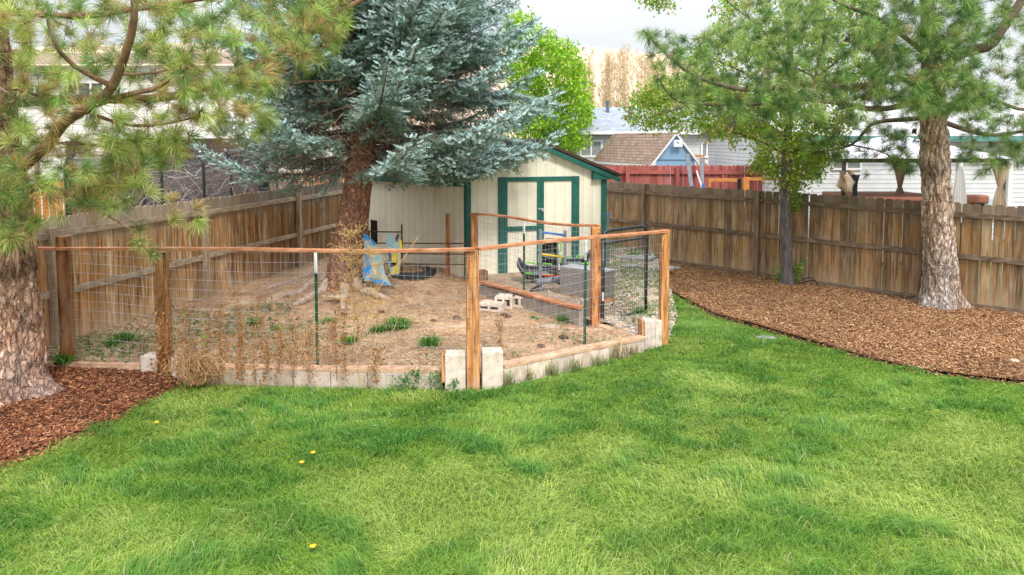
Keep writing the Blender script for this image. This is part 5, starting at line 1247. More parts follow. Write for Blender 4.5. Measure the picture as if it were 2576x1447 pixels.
def broadleaf_mid():
    rng = np.random.default_rng(404); B = G(1981, 716, .05); Y = B[1]; q = lambda x, y, dy=0: A(x, y, Y+dy)
    t = thing('leafy_tree', 'slim grey trunked tree with yellow green leaves inside the right fence', 'tree', B)
    s = Y/F; ax = [np.array([B[0], Y, -.05]), q(1980, 660), q(1977, 560), q(1975, 480), q(1980, 380), q(1984, 280), q(1990, 180), q(1985, 60), q(1980, -100)]
    trunk_mesh('trunk', ax, [17*s, 14*s, 13*s, 12.5*s, 11*s, 10*s, 8*s, 6*s, 3*s], M['grey_bark'], t, flare=(.3, .05), seed=9, rough=.008, n=24, step=.08)
    g = Grow(); g.limb([q(1978, 470), q(1984, 280), q(1990, 180), q(1985, 60), q(1980, -100)], .07, .03, False)
    for pts, r in (([(1982, 330, 0), (1900, 270, -.3), (1800, 250, -.6), (1700, 275, -.8), (1620, 300, -1)], .04), ([(1984, 290, 0), (1900, 200, .2), (1800, 150, .3), (1740, 110, .4)], .035), ([(1986, 250, 0), (2060, 200, -.2), (2150, 170, -.3)], .03), ([(1980, 400, 0), (2040, 370, .2), (2110, 340, .3)], .025),
                   ([(1980, 390, 0), (1900, 350, -.5), (1840, 330, -.9)], .03), ([(1988, 200, 0), (1930, 90, -.6), (1850, 20, -.9), (1790, -30, -1)], .035), ([(1988, 200, 0), (2050, 80, .4), (2130, 0, .6)], .03), ([(1984, 300, 0), (1990, 280, .9), (2000, 230, 1.8)], .03), ([(1980, -40, 0), (1850, -80, 0), (1700, -30, -.3), (1610, 10, -.5)], .02)):
        g.limb([q(*p) for p in pts], r, .01)
    polys = [([(1580, 285), (1640, 190), (1760, 200), (1990, 260), (2140, 290), (2110, 400), (1930, 395), (1790, 335), (1660, 325)], 150, (12.4, 15.0)), ([(1720, 150), (1800, 60), (1770, 0), (2200, -60), (2240, 200), (2100, 300), (1780, 260)], 190, (12.6, 15.6)),
             ([(1890, 390), (2090, 380), (2080, 440), (1960, 470), (1900, 430)], 40, (13, 14.6)), ([(1600, -10), (1680, -30), (1700, 15), (1620, 25)], 7, (12.8, 13.4)), ([(1960, 460), (2030, 450), (2010, 520), (1965, 520)], 12, (13.3, 14.1)), ([(1700, -300), (2300, -300), (2300, -60), (1720, -60)], 90, (12.6, 15.4)), ([(1570, 240), (1660, 200), (1640, 320), (1570, 300)], 10, (12.6, 13.6))]
    T = sample_px(polys, 1300, rng, 12, 15); tips = g.grow(T, rng, sag=.0); g.radii(e=2.8, k=.8); g.mesh('branch', M['grey_bark'], t, rmax=.07)
    tip = g.p[tips]; par = g.p[g.par[tips]]; k = 30; i = np.repeat(np.arange(len(tip)), k); P = tip[i]+rng.normal(0, .085, (len(i), 3))+(par-tip)[i]*rng.uniform(0, 2.2, len(i))[:, None]
    V, F_, c = leaf_mesh(P, .082, rng, [(.30, .52, .05), (.46, .62, .08), (.66, .66, .16), (.14, .30, .035), (.62, .44, .15)], [.33, .24, .14, .2, .09])
    # base suckers
    b = G(1981, 712, .05)
    raw('leaves', V, F_, M['leaf'], t, col=c)
    sp = MB(); L = []
    for j in range(9):
        a = rng.uniform(-1.2, 1.2); p0 = b+np.array([rng.choice([-1, 1])*.13, -.05, 0]); e = p0+np.array([math.sin(a)*.16, rng.uniform(-.15, 0), rng.uniform(.2, .5)]); sp.tube([p0, (p0+e)/2, e], .005, 3); L += [p0+(e-p0)*w+rng.normal(0, .04, 3) for w in rng.uniform(.2, 1.05, 26)]
    so = sp.build('sucker_stem', M['grey_bark'], t); V, F_, c = leaf_mesh(np.array(L), .075, rng, [(.17, .38, .03), (.25, .45, .04)], None); raw('sucker_leaves', V, F_, M['leaf'], so, col=c)
broadleaf_mid()
def maple_far():
    rng = np.random.default_rng(505); Y = 33.; q = lambda x, y: A(x, y, Y); B = q(1400, 500); B[2] = 0
    t = thing('leafy_tree', 'bright lime green tree rising behind the shed', 'tree', B)
    trunk_mesh('trunk', [np.array([B[0], Y, -.05]), q(1400, 380), q(1402, 200), q(1400, 90)], [.2, .17, .1, .03], M['grey_bark'], t, seed=3, rough=.01, n=16, step=.2)
    g = Grow(); g.limb([q(1400, 400), q(1402, 200), q(1400, 90)], .12, .03, False)
    polys = [([(1290, 40), (1340, 60), (1365, 90), (1400, 88), (1440, 110), (1455, 150), (1475, 190), (1482, 260), (1484, 330), (1470, 370), (1430, 385), (1290, 385), (1270, 200)], 420, (31, 35)), ([(1270, 60), (1330, 30), (1345, 70), (1290, 130)], 25, (32, 34))]
    T = sample_px(polys, 480, rng, 31, 35); tips = g.grow(T, rng, step=.4, sag=0., maxd=6, rt=.008); g.radii(k=.7); g.mesh('branch', M['grey_bark'], t, rmax=.12)
    tip = g.p[tips]; k = 40; i = np.repeat(np.arange(len(tip)), k); P = tip[i]+rng.normal(0, .17, (len(i), 3))
    V, F_, c = leaf_mesh(P, .19, rng, [(.30, .56, .03), (.44, .68, .05), (.17, .38, .025), (.56, .52, .10)], [.4, .33, .22, .05]); raw('leaves', V, F_, M['leaf'], t, col=c)
maple_far()
def poplars():
    rng = np.random.default_rng(606)
    names = ['tall orange budded poplar', 'tall yellow green poplar']
    xs = [(1462, 128, 0), (1482, 150, 0), (1505, 132, 1), (1528, 122, 1), (1552, 135, 0), (1576, 112, 1), (1598, 118, 1), (1622, 140, 0), (1645, 130, 1), (1668, 150, 1), (1700, 135, 1), (1740, 150, 0)]
    lab = ['orange budded poplar nearest the lime green tree', 'short orange poplar second from the lime green tree', 'pale yellow poplar left of the roof pipe', 'yellow green poplar right above the roof pipe', 'orange twigged poplar just right of the roof pipe', 'tallest yellow poplar in the row behind the grey roof',
           'yellow poplar beside the tallest one of the row', 'pinkish poplar behind the overhanging green leaves', 'yellow poplar half behind the pine tip', 'short yellow poplar behind the pine branches', 'yellow poplar seen through the pine needles', 'orange poplar farthest to the right of the row']
    for j, (x, y, kd) in enumerate(xs):
        Y = 62+rng.uniform(-4, 4); B = A(x, 300, Y); B[2] = 1.0; top = A(x, y, Y)[2]; t = thing('poplar_tree', lab[j], 'tree', B, 'poplars in a row behind the far house')
        m = MB(); L = []
        for s_ in range(6):
            dx = rng.normal(0, .55); hh = top-rng.uniform(0, 1.2); base = B+np.array([dx*.5, rng.normal(0, .3), 0]); pts = [base+np.array([dx*u*.6+.1*math.sin(u*7+s_), 0, (hh-1)*u]) for u in np.linspace(0, 1, 8)]; m.tube(pts, [.035*(1-u)+.01 for u in np.linspace(0, 1, 8)], 4, cap=False)
            for q_ in range(90):
                u = rng.uniform(.05, 1); p = base+np.array([dx*u*.6, 0, (hh-1)*u]); az = rng.uniform(0, 6.28); ln = rng.uniform(.4, 1.1)*(1.1-u*.6); e = p+np.array([math.cos(az)*ln*.8, math.sin(az)*ln*.42, ln]); m.tube([p, e], [.016, .006], 3, cap=False)
                L += [p+(e-p)*w+rng.normal(0, .06, 3) for w in rng.uniform(.1, 1., 5)]
        m.build('trunk', flat('pale_poplar_bark', (.62, .46, .36), var=.25) if 'pb' not in M else M['pb'], t)
        V, F_, c = leaf_mesh(np.array(L), .12, rng, [(.88, .55, .34), (.90, .70, .48), (.62, .66, .22)] if kd == 0 else [(.90, .78, .42), (.74, .74, .30), (.92, .62, .42)], None); raw('leaves', V, F_, M['leaf'], t, col=c)
M['pb'] = flat('pale_poplar_bark', (.52, .40, .28), var=.3)
poplars()

# ------------------------------------------------------------------ plants in the pen
def weed(x, y, z, r, nb, label, kind=0, name='weed', col=None):
    rng = np.random.default_rng(int(x*7+y)); P0 = G(x, y, z); zz = z; a = rng.uniform(0, 6.283, nb); rr = r*rng.uniform(0, .5, nb); P = np.stack([P0[0]+np.cos(a)*rr, P0[1]+np.sin(a)*rr, np.full(nb, zz)], 1)
    c = pal(rng, nb, col or [(.12, .34, .04), (.20, .42, .06), (.07, .22, .035)]); V, T, Cc = blades(P, rng.uniform(.5, 1.2, nb)*r*.75, np.full(nb, .018 if kind == 0 else .03), rng.uniform(.4, 1.5, nb), c, rng)
    tag(raw(name, V, T, M['leaf'], col=Cc), label, 'weed', 'green weeds sprouting in the pen')
for x, y, z, r, nb, lb in [(1000, 830, ZP, .30, 260, 'largest bright green weed clump in the middle of the pen'), (955, 838, ZP, .22, 160, 'bright green weed clump left of the largest one'), (1085, 872, ZP, .26, 140, 'low flat green weed near the front of the pen'), (880, 865, ZP, .2, 90, 'blue green weed behind the bent dry stalk'),
                           (825, 815, ZP, .17, 90, 'dark green weed right of the front steel post'), (1420, 812, ZP, .22, 120, 'green weed clump beside the broken kerb piece'), (1400, 825, ZP, .14, 70, 'small green weed at the left of the kerb piece'), (1610, 795, .05, .2, 130, 'green tuft under the open gate'), (700, 835, ZP, .15, 60, 'small green weed left of the front steel post'),
                           (1345, 805, ZP, .12, 50, 'tiny weed in front of the cinder blocks'), (1760, 640, .2, .0, 0, '')]:
    if nb: weed(x, y, z, r, nb, lb)
for x, y, r, nb, lb in [(560, 640, .0, 0, ''), (315, 858, .22, 110, 'dark green weed at the foot of the left fence'), (280, 870, .18, 90, 'green weed left of its darker neighbour by the left fence'), (160, 915, .2, 90, 'leafy weed squeezed behind the left pine trunk'), (640, 820, .2, 80, 'yellow green weed among the brown stalks'), (1545, 660, .2, 90, 'leafy weed behind the gate hinge'), (1595, 650, .25, 120, 'green weed at the foot of the right fence behind the gate')]:
    if nb: weed(x, y, ZP if x < 1500 else .2, r, nb, lb)
def lawn_clump(x, y, r, nb, lb):
    rng = np.random.default_rng(int(x+y*3)); P0 = G(x, y, 0); sk = rng.normal(0, r*.9, (5, 2)); wi = rng.integers(0, 5, nb); P = np.stack([P0[0]+sk[wi, 0]+rng.normal(0, r*.45, nb), P0[1]+.5*sk[wi, 1]+rng.normal(0, r*.35, nb), np.zeros(nb)], 1)
    c = pal(rng, nb, [(.10, .30, .05), (.075, .24, .045), (.15, .38, .06)]); V, T, Cc = blades(P, rng.uniform(.07, .16, nb), np.full(nb, .007), rng.uniform(.5, 1.5, nb), c, rng)
    tag(raw('grass_clump', V, T, M['grass'], col=Cc), lb, 'grass clump', 'dark coarse grass clumps in the lawn')
for x, y, r, nb, lb in [(745, 1075, .16, 260, 'dark grass clump left of the middle of the lawn, nearest the pen corner'), (980, 1120, .2, 380, 'dark grass clump at the centre left of the lawn'), (1060, 1105, .17, 300, 'dark grass clump right next to the centre one'), (1215, 1135, .14, 240, 'dark grass clump below the big front post'), (1395, 1100, .10, 140, 'small dark grass clump right of the front post'),
                        (1330, 1190, .15, 200, 'dark grass clump in the middle of the lawn'), (820, 1115, .16, 200, 'dark grass clump above the two dandelions'), (1640, 1080, .15, 160, 'thin dark grass clump in the right middle of the lawn'), (1860, 1050, .16, 160, 'dark grass clump below the lawn edging bend'), (565, 1050, .07, 80, 'small dark grass clump near the left wall end'), (1210, 1000, .14, 180, 'dark grass at the foot of the big front post')]: lawn_clump(x, y, r, nb, lb)
ym = flat('dandelion_yellow', (.85, .50, .02), rough=.7)
for x, y, lb in ((788, 1161, 'yellow dandelion, the upper of the close pair in the lawn'), (760, 1186, 'yellow dandelion, the lower of the close pair in the lawn'), (395, 1083, 'yellow dandelion near the left mulch bed'), (788, 1403, 'yellow dandelion nearest the camera')):
    P = G(x, y, .0); t = thing('dandelion', lb, 'flower', P, 'dandelions in the lawn'); m = MB(); 
    for k in range(26):
        a = k*2.4; r_ = .026*math.sqrt((k+1)/26); c = Vector((P[0], P[1], .085)); m.add([c+Vector((math.cos(a-.3)*r_*.4, math.sin(a-.3)*r_*.4, .012)), c+Vector((math.cos(a-.25)*r_, math.sin(a-.25)*r_, .006-.2*r_)), c+Vector((math.cos(a+.25)*r_, math.sin(a+.25)*r_, .006-.2*r_)), c+Vector((math.cos(a+.3)*r_*.4, math.sin(a+.3)*r_*.4, .012))], [(0, 1, 2, 3)])
    m.box((P[0], P[1], .088), .02, .02, .012); m.build('petals', ym, t); m = MB(); m.tube([(P[0], P[1], 0), (P[0], P[1], .085)], .003, 4); m.build('stem', M['tpost'], t)
# dry stalks
def stalk(x, yb, yt, xt, label, z=.1, dens=60, thick=.006, spread=.16, leafy=30, col=(.58, .38, .16), off=.0, group='dry stalks along the wire'):
    rng = np.random.default_rng(int(x*3+yt)); B = G(x, yb, z); T = np.array(A(xt, yt, B[1]+off)); m = MB(); n = 12; pts = []
    bend = rng.normal(0, .04, 2)
    for i in range(n+1):
        u = i/n; p = B*(1-u)+T*u; p = p+np.array([bend[0]*math.sin(u*3.1), bend[1]*math.sin(u*3.1), 0])+rng.normal(0, .004, 3); pts.append(p)
    c = np.array(col); m.cur = tuple(c); m.tube(pts, [thick*(1-.6*i/n) for i in range(n+1)], 4)
    hgt = np.linalg.norm(T-B)
    lo = .45 if leafy < 60 else .12
    for k in range(dens):
        u = lo+(1-lo)*rng.random(); i = min(n-1, int(u*n)); p = pts[i]; az = rng.uniform(0, 6.28); l = rng.uniform(.25, 1)*spread; e = p+np.array([math.cos(az)*l, math.sin(az)*l*.6, l*rng.uniform(-.1, .9)]); kk = rng.uniform(.7, 1.2); m.cur = tuple(c*kk)
        mid = (p+e)/2+rng.normal(0, .12*l, 3); m.tube([p, mid, e], [.0022, .0018, .0012], 3, cap=False)
        for w in range(4):
            f1 = mid+(e-mid)*rng.uniform(0, 1); f2 = f1+rng.normal(0, .022, 3); m.tube([f1, f2], [.0014, .001], 3, cap=False)
            m.cur = tuple(c*kk*1.25); m.box(f2, .007, .007, .007, w)
    st = m
    V = []; P = []
    if leafy:
        for k in range(leafy): u = rng.uniform(.05, 1); P.append(pts[min(n, int(u*n))]+rng.normal(0, .03, 3))
    b = len(st.v)
    if P:
        lv, lf, lc = leaf_mesh(np.array(P), .035, rng, [(.38, .17, .06), (.50, .28, .12), (.28, .12, .05)], None)
        for q in range(0, len(lv), 4):
            st.cur = tuple(lc[q]); st.add(list(lv[q:q+4]), [(0, 1, 2, 3)])
    tag(st.build('dry_stalk', M['dry']), label, 'dry weed', group)
stalk(905, 975, 560, 885, 'tallest straw coloured stalk with bushy top at the spruce trunk', dens=170, spread=.28, leafy=20)
stalk(912, 972, 610, 935, 'straw stalk leaning right beside the tallest stalk', dens=90, spread=.18, leafy=10)
stalk(930, 955, 738, 1020, 'long bare pale stalk leaning steeply right', dens=3, thick=.009, leafy=0, col=(.66, .50, .28), spread=.05)
stalk(925, 735, 690, 1060-20, 'thin pale stalk crossing behind the rail', dens=26, z=ZP, thick=.006, leafy=0, col=(.66, .48, .28)) if False else None
def _diag():
    m = MB(); a = np.array(A(945, 738, 8.6)); b = np.array(A(1052, 600, 8.6)); n = 8; m.cur = (.66, .47, .25); pts = [a+(b-a)*i/n+np.array([0, 0, .02*math.sin(i)]) for i in range(n+1)]
    g0 = G(900, 870, ZP); m.tube([g0, np.array(A(925, 790, 8.7))]+pts, .006, 4); rng = np.random.default_rng(5)
    for k in range(26):
        p = pts[int(rng.integers(3, n))]; e = p+np.array([rng.normal(.03, .06), rng.normal(0, .05), rng.uniform(.02, .12)]); m.tube([p, e], [.003, .0015], 3, cap=False)
    tag(m.build('dry_stalk', M['dry']), 'pale stalk reaching up right across the front rail', 'dry weed', 'dry stalks along the wire')
_diag()
for k, (x, yb, yt, xt) in enumerate([(735, 965, 780, 728), (848, 955, 700, 850), (870, 960, 745, 872), (610, 965, 800, 600), (660, 968, 850, 665), (560, 960, 760, 555), (520, 955, 790, 528), (590, 968, 720, 585), (690, 965, 830, 700), (780, 965, 820, 775), (950, 968, 870, 955), (1262, 900, 790, 1258), (640, 962, 740, 655), (480, 950, 760, 470)]):
    stalk(x, yb, yt, xt, ['rusty brown stalk left of the green front post', 'curly brown stalk right of the green front post', 'curly brown stalk second right of the green front post', 'brown stalk in the middle of the left wire', 'short brown stalk left of the green front post', 'brown stalk above the dry vine clump', 'brown stalk rising from the dry vine clump', 'tall thin brown stalk left of centre of the wire', 'short leafy stalk between two taller stalks',
        'brown stalk just left of the green front post', 'short stalk right of the bushy straw stalk', 'thin stalk right of the big front post', 'tall leafy stalk against the picket fence', 'brown stalk right of the vine covered post'][k], dens=26, spread=.07, leafy=110, col=(.40, .20, .08), thick=.005)
for k in range(26):
    rk = random.Random(k*11+3); x = 455+k*17+rk.uniform(-8, 8); stalk(x, 935+rk.uniform(-25, 15), rk.uniform(760, 880), x+rk.uniform(-18, 18), 'one of the thin tan stalks growing inside the pen behind the left wire', z=ZP, dens=16, spread=.06, leafy=40, col=(.60, .38, .20), thick=.004, group='thin tan stalks inside the pen behind the left wire')
def vines():
    rng = np.random.default_rng(9); m = MB(); B = G(490, 962, .1)
    for k in range(250):
        az = rng.uniform(0, 6.28); l = rng.uniform(.1, .36); c0 = B+np.array([rng.normal(.03, .07), rng.normal(0, .05), 0]); w = [c0]; h = rng.uniform(.12, .36); dx = math.cos(az)*l; dy = math.sin(az)*l*.4; m.cur = tuple(np.array((.62, .38, .19))*rng.uniform(.6, 1.3))
        for i in range(1, 7): u = i/6; w.append(c0+np.array([dx*u, dy*u, h*math.sin(u*2.6)])+rng.normal(0, .018, 3))
        m.tube(w, .0026, 3, cap=False)
    lv, lf, lc = leaf_mesh(B+np.stack([rng.normal(0, .17, 500), rng.normal(0, .07, 500), np.abs(rng.normal(.12, .15, 500))], 1), .035, rng, [(.38, .18, .07), (.5, .3, .14)], None)
    t = thing('dry_bush', 'tangled brown dry vine clump hanging over the concrete wall', 'dry bush', B); m.build('dead_stems', M['dry'], t); raw('dead_leaves', lv, lf, M['dry'], t, col=lc)
    # round green leaves
    m = MB()
    for x, y in [(512, 955), (522, 950), (535, 958), (545, 945), (530, 935), (552, 955), (540, 965), (520, 962), (505, 905), (512, 865), (515, 845), (640, 945), (628, 938), (650, 955), (500, 966), (560, 962)]:
        c = Vector(A(x, y, 8.02)); r_ = rng.uniform(.022, .038); a0 = rng.uniform(-.6, .6); up = Vector((rng.normal(0, .3), -.8, .5)).normalized(); sd = up.cross(Vector((0, 0, 1))).normalized(); u2 = sd.cross(up); m.cur = tuple(np.array((.24, .52, .05))*rng.uniform(.7, 1.2))
        m.add([c+sd*math.cos(a+a0)*r_*(1-.25*(j == 3))+u2*math.sin(a+a0)*r_ for j, a in enumerate(np.linspace(0, 6.283, 11)[:-1])], [tuple(range(10))])
    m.build('heart_leaves', M['leaf'], t)
    # vines climbing the second post
    m = MB()
    for k in range(70):
        a = rng.uniform(0, 6.28); y = pB[1]-.08; x = pB[0]; z = rng.uniform(.05, 1.1); w = []; m.cur = tuple(np.array((.50, .27, .11))*rng.uniform(.6, 1.3))
        for i in range(7): w.append(np.array([x+math.cos(a+i*.6)*.085, pB[1]+math.sin(a+i*.6)*.085, z+i*.05])+rng.normal(0, .012, 3))
        m.tube(w, .0028, 3, cap=False)
    lv, lf, lc = leaf_mesh(np.stack([pB[0]+rng.normal(0, .06, 420), pB[1]-.07+rng.normal(0, .03, 420), rng.uniform(.02, 1.2, 420)*rng.uniform(.1, .85, 420)], 1), .045, rng, [(.50, .27, .10), (.6, .4, .2), (.36, .16, .06)], None)
    for q in range(0, len(lv), 4): m.cur = tuple(lc[q]); m.add(list(lv[q:q+4]), [(0, 1, 2, 3)])
    tag(m.build('dry_vine', M['dry']), 'dead brown vine wrapped round the second front post', 'dry vine')
vines()
def wall_plants():
    rng = np.random.default_rng(12)
    for x, y, h, lb in ((1010, 985, .14, 'small green plant at the wall foot, leftmost of four'), (1045, 980, .2, 'tallest leafy plant at the foot of the front wall'), (1095, 982, .16, 'leafy plant between the tallest one and the block'), (1140, 985, .12, 'green sprig against the left tall block'), (1360, 965, .0, ''),):
        if not h: continue
        B = G(x, y); P = B+np.stack([rng.normal(0, .05, 90), rng.normal(0, .03, 90), rng.uniform(0, h*1.3, 90)], 1); V, T, c = leaf_mesh(P, .045, rng, [(.07, .22, .05), (.12, .30, .06)], None)
        tag(raw('wall_plant', V, T, M['leaf'], col=c), lb, 'plant', 'green plants at the foot of the front wall')
    for x, y, h, lb, cset in ((1275, 972, .26, 'tall grass tuft right of the right tall block', 0), (1330, 955, .2, 'dry grass tuft left along the sloping wall', 1), (1385, 945, .25, 'green grass tuft along the sloping wall', 0), (1450, 935, .25, 'dense grass tuft in the middle of the sloping wall', 0), (1555, 905, .36, 'tall straw tuft near the gate end block', 1), (1655, 868, .3, 'straw tuft wrapped round the gate end post', 1), (1585, 892, .2, 'thin straw tuft next to the tall straw tuft', 1), (1505, 920, .2, 'thin grass tuft left of the tall straw tuft', 0)):
        nb = 70; B = G(x, y); P = B+np.stack([rng.normal(0, .06, nb), rng.normal(0, .03, nb), 0*np.arange(nb)], 1); c = pal(rng, nb, [(.62, .46, .24), (.5, .36, .17), (.2, .3, .06)] if cset else [(.16, .32, .06), (.25, .36, .1), (.55, .42, .22)])
        V, T, Cc = blades(P, rng.uniform(.5, 1.1, nb)*h, np.full(nb, .006), rng.uniform(.1, .7, nb), c, rng); tag(raw('grass_tuft', V, T, M['grass'], col=Cc), lb, 'grass tuft', 'grass tufts along the sloping wall')
wall_plants()
# ------------------------------------------------------------------ background
hm = mat('tan_hillside', [(.3, (.52, .36, .26)), (.5, (.66, .48, .36)), (.7, (.76, .60, .48))], nscale=.03, detail=10, rough=1, speck=[(.35, (1, 1, 1), .57, .64, (.26, .24, .15), .8), (.9, (1, 1, 1), .6, .66, (.30, .26, .18), .6)])
def hill():
    n = 130; mI = 40; V = []; 
    for i in range(n):
        for j in range(mI):
            u = i/(n-1); v = j/(mI-1); Y = 150+v*170; x = (-1.25+2.5*u)*(Y); pxx = 1288+x/Y*F
            crest = np.interp(pxx, [-900, 0, 300, 700, 1000, 1500, 1660, 1800, 1950, 2300, 3500], [140, 122, 112, 122, 130, 122, 135, 190, 285, 320, 330])
            top = H+(355-crest)/F*320; f_ = v**.85; z = top*f_+ (5*fbm(x*.02, Y*.02, 61)+2*fbm(x*.07, Y*.07, 62)-3.5)*min(1, v*3)*.8; V.append((x, Y, z if v > 0 else -1))
    T = [(i*mI+j, (i+1)*mI+j, (i+1)*mI+j+1, i*mI+j+1) for i in range(n-1) for j in range(mI-1)]
    o = raw('hill', V, T, hm, smooth=True); tag(o, kind='structure')
hill()
def shingle(name, a, b, c):
    m = bpy.data.materials.new(name); m.use_nodes = True; nt = m.node_tree; N = nt.nodes; L = nt.links; bs = N['Principled BSDF']; bs.inputs['Roughness'].default_value = .95
    tc = N.new('ShaderNodeTexCoord'); br = N.new('ShaderNodeTexBrick'); br.inputs['Color1'].default_value = (*a, 1); br.inputs['Color2'].default_value = (*b, 1); br.inputs['Mortar'].default_value = (*c, 1)
    br.inputs['Scale'].default_value = 1; br.inputs['Mortar Size'].default_value = .012; br.inputs['Brick Width'].default_value = .32; br.inputs['Row Height'].default_value = .14; L.new(tc.outputs['UV'], br.inputs[0])
    nz = N.new('ShaderNodeTexNoise'); nz.inputs['Scale'].default_value = 3; L.new(tc.outputs['UV'], nz.inputs[0]); mx = N.new('ShaderNodeMix'); mx.data_type = 'RGBA'; mx.blend_type = 'MULTIPLY'; mx.inputs[0].default_value = .6
    rp = N.new('ShaderNodeValToRGB'); rp.color_ramp.elements[0].position = .3; rp.color_ramp.elements[0].color = (.6, .6, .6, 1); rp.color_ramp.elements[1].position = .7; L.new(nz.outputs[0], rp.inputs[0])
    L.new(br.outputs[0], mx.inputs[6]); L.new(rp.outputs[0], mx.inputs[7]); L.new(mx.outputs[2], bs.inputs['Base Color']); return m
sg_grey = shingle('grey_shingles', (.30, .34, .40), (.40, .44, .50), (.20, .23, .28)); sg_brown = shingle('brown_shingles', (.30, .20, .15), (.42, .30, .23), (.15, .095, .075)); sg_pale = shingle('pale_shingles', (.52, .52, .53), (.60, .60, .61), (.42, .42, .43))
sid_w = mat('white_siding', [(.4, (.70, .71, .74)), (.6, (.78, .79, .82))], nscale=2, rough=.6, lines=(2, .135, .10, .42))
sid_g = mat('pale_grey_siding', [(.4, (.58, .58, .57)), (.6, (.68, .68, .66))], nscale=2, rough=.7, lines=(2, .15, .09, .6))
sid_b = mat('beige_siding', [(.4, (.50, .40, .26)), (.6, (.60, .48, .33))], nscale=2, rough=.7, lines=(2, .14, .08, .6))
sid_l = mat('pale_pinkish_siding', [(.4, (.78, .73, .70)), (.6, (.84, .80, .77))], nscale=2, rough=.7, lines=(2, .12, .10, .6))
def uvquad(m, a, b, c, d):
    a, b, c, d = map(Vector, (a, b, c, d)); w = (b-a).length; h = (d-a).length; e = (b-a).normalized(); f = lambda p: ((p-a).dot(e), ((p-a)-e*(p-a).dot(e)).length); m.quad(a, b, c, d, [f(a), f(b), f(c), f(d)])
def boxw(name, x0, x1, y0, y1, z0, z1, mm, par, bevel=0):
    m = MB(); m.box(((x0+x1)/2, (y0+y1)/2, (z0+z1)/2), abs(x1-x0), abs(y1-y0), abs(z1-z0)); return m.build(name, mm, par, bevel=bevel)
def window(par, x0, x1, y0, y1, Y, split=True, mm='glass', fr=.07):
    X0, X1 = XAT(x0, Y), XAT(x1, Y); P = (0, Y, 0); Z0, Z1 = ZAT(y1, P), ZAT(y0, P); m = MB()
    for a, b, c, d in ((X0, X1, Z1-fr, Z1), (X0, X1, Z0, Z0+fr), (X0, X0+fr, Z0+fr, Z1-fr), (X1-fr, X1, Z0+fr, Z1-fr)): m.box(((a+b)/2, Y-.03, (c+d)/2), b-a, .06, d-c)
    if split: m.box(((X0+X1)/2, Y-.028, (Z0+Z1)/2), fr*.8, .055, Z1-Z0-2*fr)
    w = m.build('window', M['white_paint'], par); boxw('pane', X0+fr, X1-fr, Y-.02, Y-.008, Z0+fr, Z1-fr, M[mm], w); return w
# far grey roofed house
Y = 34.; hs = thing('house', 'white sided house with blue grey shingle roof in the distance', 'house', (XAT(1650, Y), Y, 0)); x0, x1 = XAT(1350, Y), XAT(2030, Y); ze = ZAT(331, (0, Y-.4, 0)); zr = ZAT(270, (0, Y+4, 0))
boxw('wall', x0, x1, Y, Y+8, 0, ze-.02, sid_g, hs)
m = MB(); uvquad(m, (x0-.4, Y-.4, ze), (x1+.4, Y-.4, ze), (x1+.4, Y+4, zr), (x0-.4, Y+4, zr)); uvquad(m, (x1+.4, Y+8.4, ze), (x0-.4, Y+8.4, ze), (x0-.4, Y+4, zr), (x1+.4, Y+4, zr)); m.build('roof', sg_grey, hs)
boxw('gutter', x0-.4, x1+.4, Y-.5, Y-.4, ze-.14, ze+.02, M['white_paint'], hs)
boxw('gable_wall', x0, x0+.1, Y+.4, Y+7.6, ze, ze+.3, sid_g, hs)
m = MB(); xp = XAT(1528, Y+3); m.tube([(xp, Y+3, zr-.6), (xp, Y+3, ZAT(258, (0, Y+3, 0)))], .10, 10); m.tube([(xp, Y+3, ZAT(260, (0, Y+3, 0))), (xp, Y+3, ZAT(254, (0, Y+3, 0)))], .13, 10); m.build('roof_vent', flat('blue_grey_metal', (.12, .16, .22)), hs)
window(hs, 1458, 1516, 352, 396, Y, True, 'blind', .1); window(hs, 1763, 1794, 357, 397, Y, True, 'blind', .09); window(hs, 1850, 1880, 372, 410, Y, False, 'glass'); window(hs, 1940, 1985, 380, 425, Y, True, 'glass')
boxw('corner_trim', XAT(1822, Y), XAT(1830, Y), Y-.04, Y-.004, 0, ze-.14, M['white_paint'], hs)
# blue garden shed with brown roof
bs_ = thing('garden_shed', 'light blue shed with brown shingle roof behind the red fence', 'shed', A(1690, 420, 27)*np.array([1, 1, 0]))
gl = A(1642, 405, 27.); gr = A(1753, 403, 26.6); pk = A(1691, 333, 26.8); ez = gl[2]; zr = pk[2]; b = np.array([XAT(1540, 31.5)-pk[0], 31.5-26.8, 0])
bw = flat('light_blue_paint', (.24, .40, .58), rough=.7, var=.05); m = MB()
gm_ = np.array([(gl[0]+gr[0])/2, (gl[1]+gr[1])/2, 0]); L0 = np.array([gl[0], gl[1], 0]); R0 = np.array([gr[0], gr[1], 0])
zf = lambda p, z: (p[0], p[1], z)
m.add([zf(L0, 0), zf(R0, 0), zf(R0, ez), zf(gm_, zr-.05), zf(L0, ez)], [(0, 1, 2, 3, 4)]); m.add([zf(L0+b, 0), zf(R0+b, 0), zf(R0+b, ez), zf(gm_+b, zr-.05), zf(L0+b, ez)], [(4, 3, 2, 1, 0)])
m.add([zf(L0, 0), zf(L0, ez), zf(L0+b, ez), zf(L0+b, 0)], [(0, 1, 2, 3)]); m.add([zf(R0, 0), zf(R0+b, 0), zf(R0+b, ez), zf(R0, ez)], [(0, 1, 2, 3)]); m.build('wall', bw, bs_)
e = (R0-L0); e /= np.linalg.norm(e); bu = b/np.linalg.norm(b); ovh = .10; rs_ = (zr-ez)/(np.linalg.norm(R0-L0)/2); m = MB(); f0 = -bu*.08; f1 = b+bu*.15
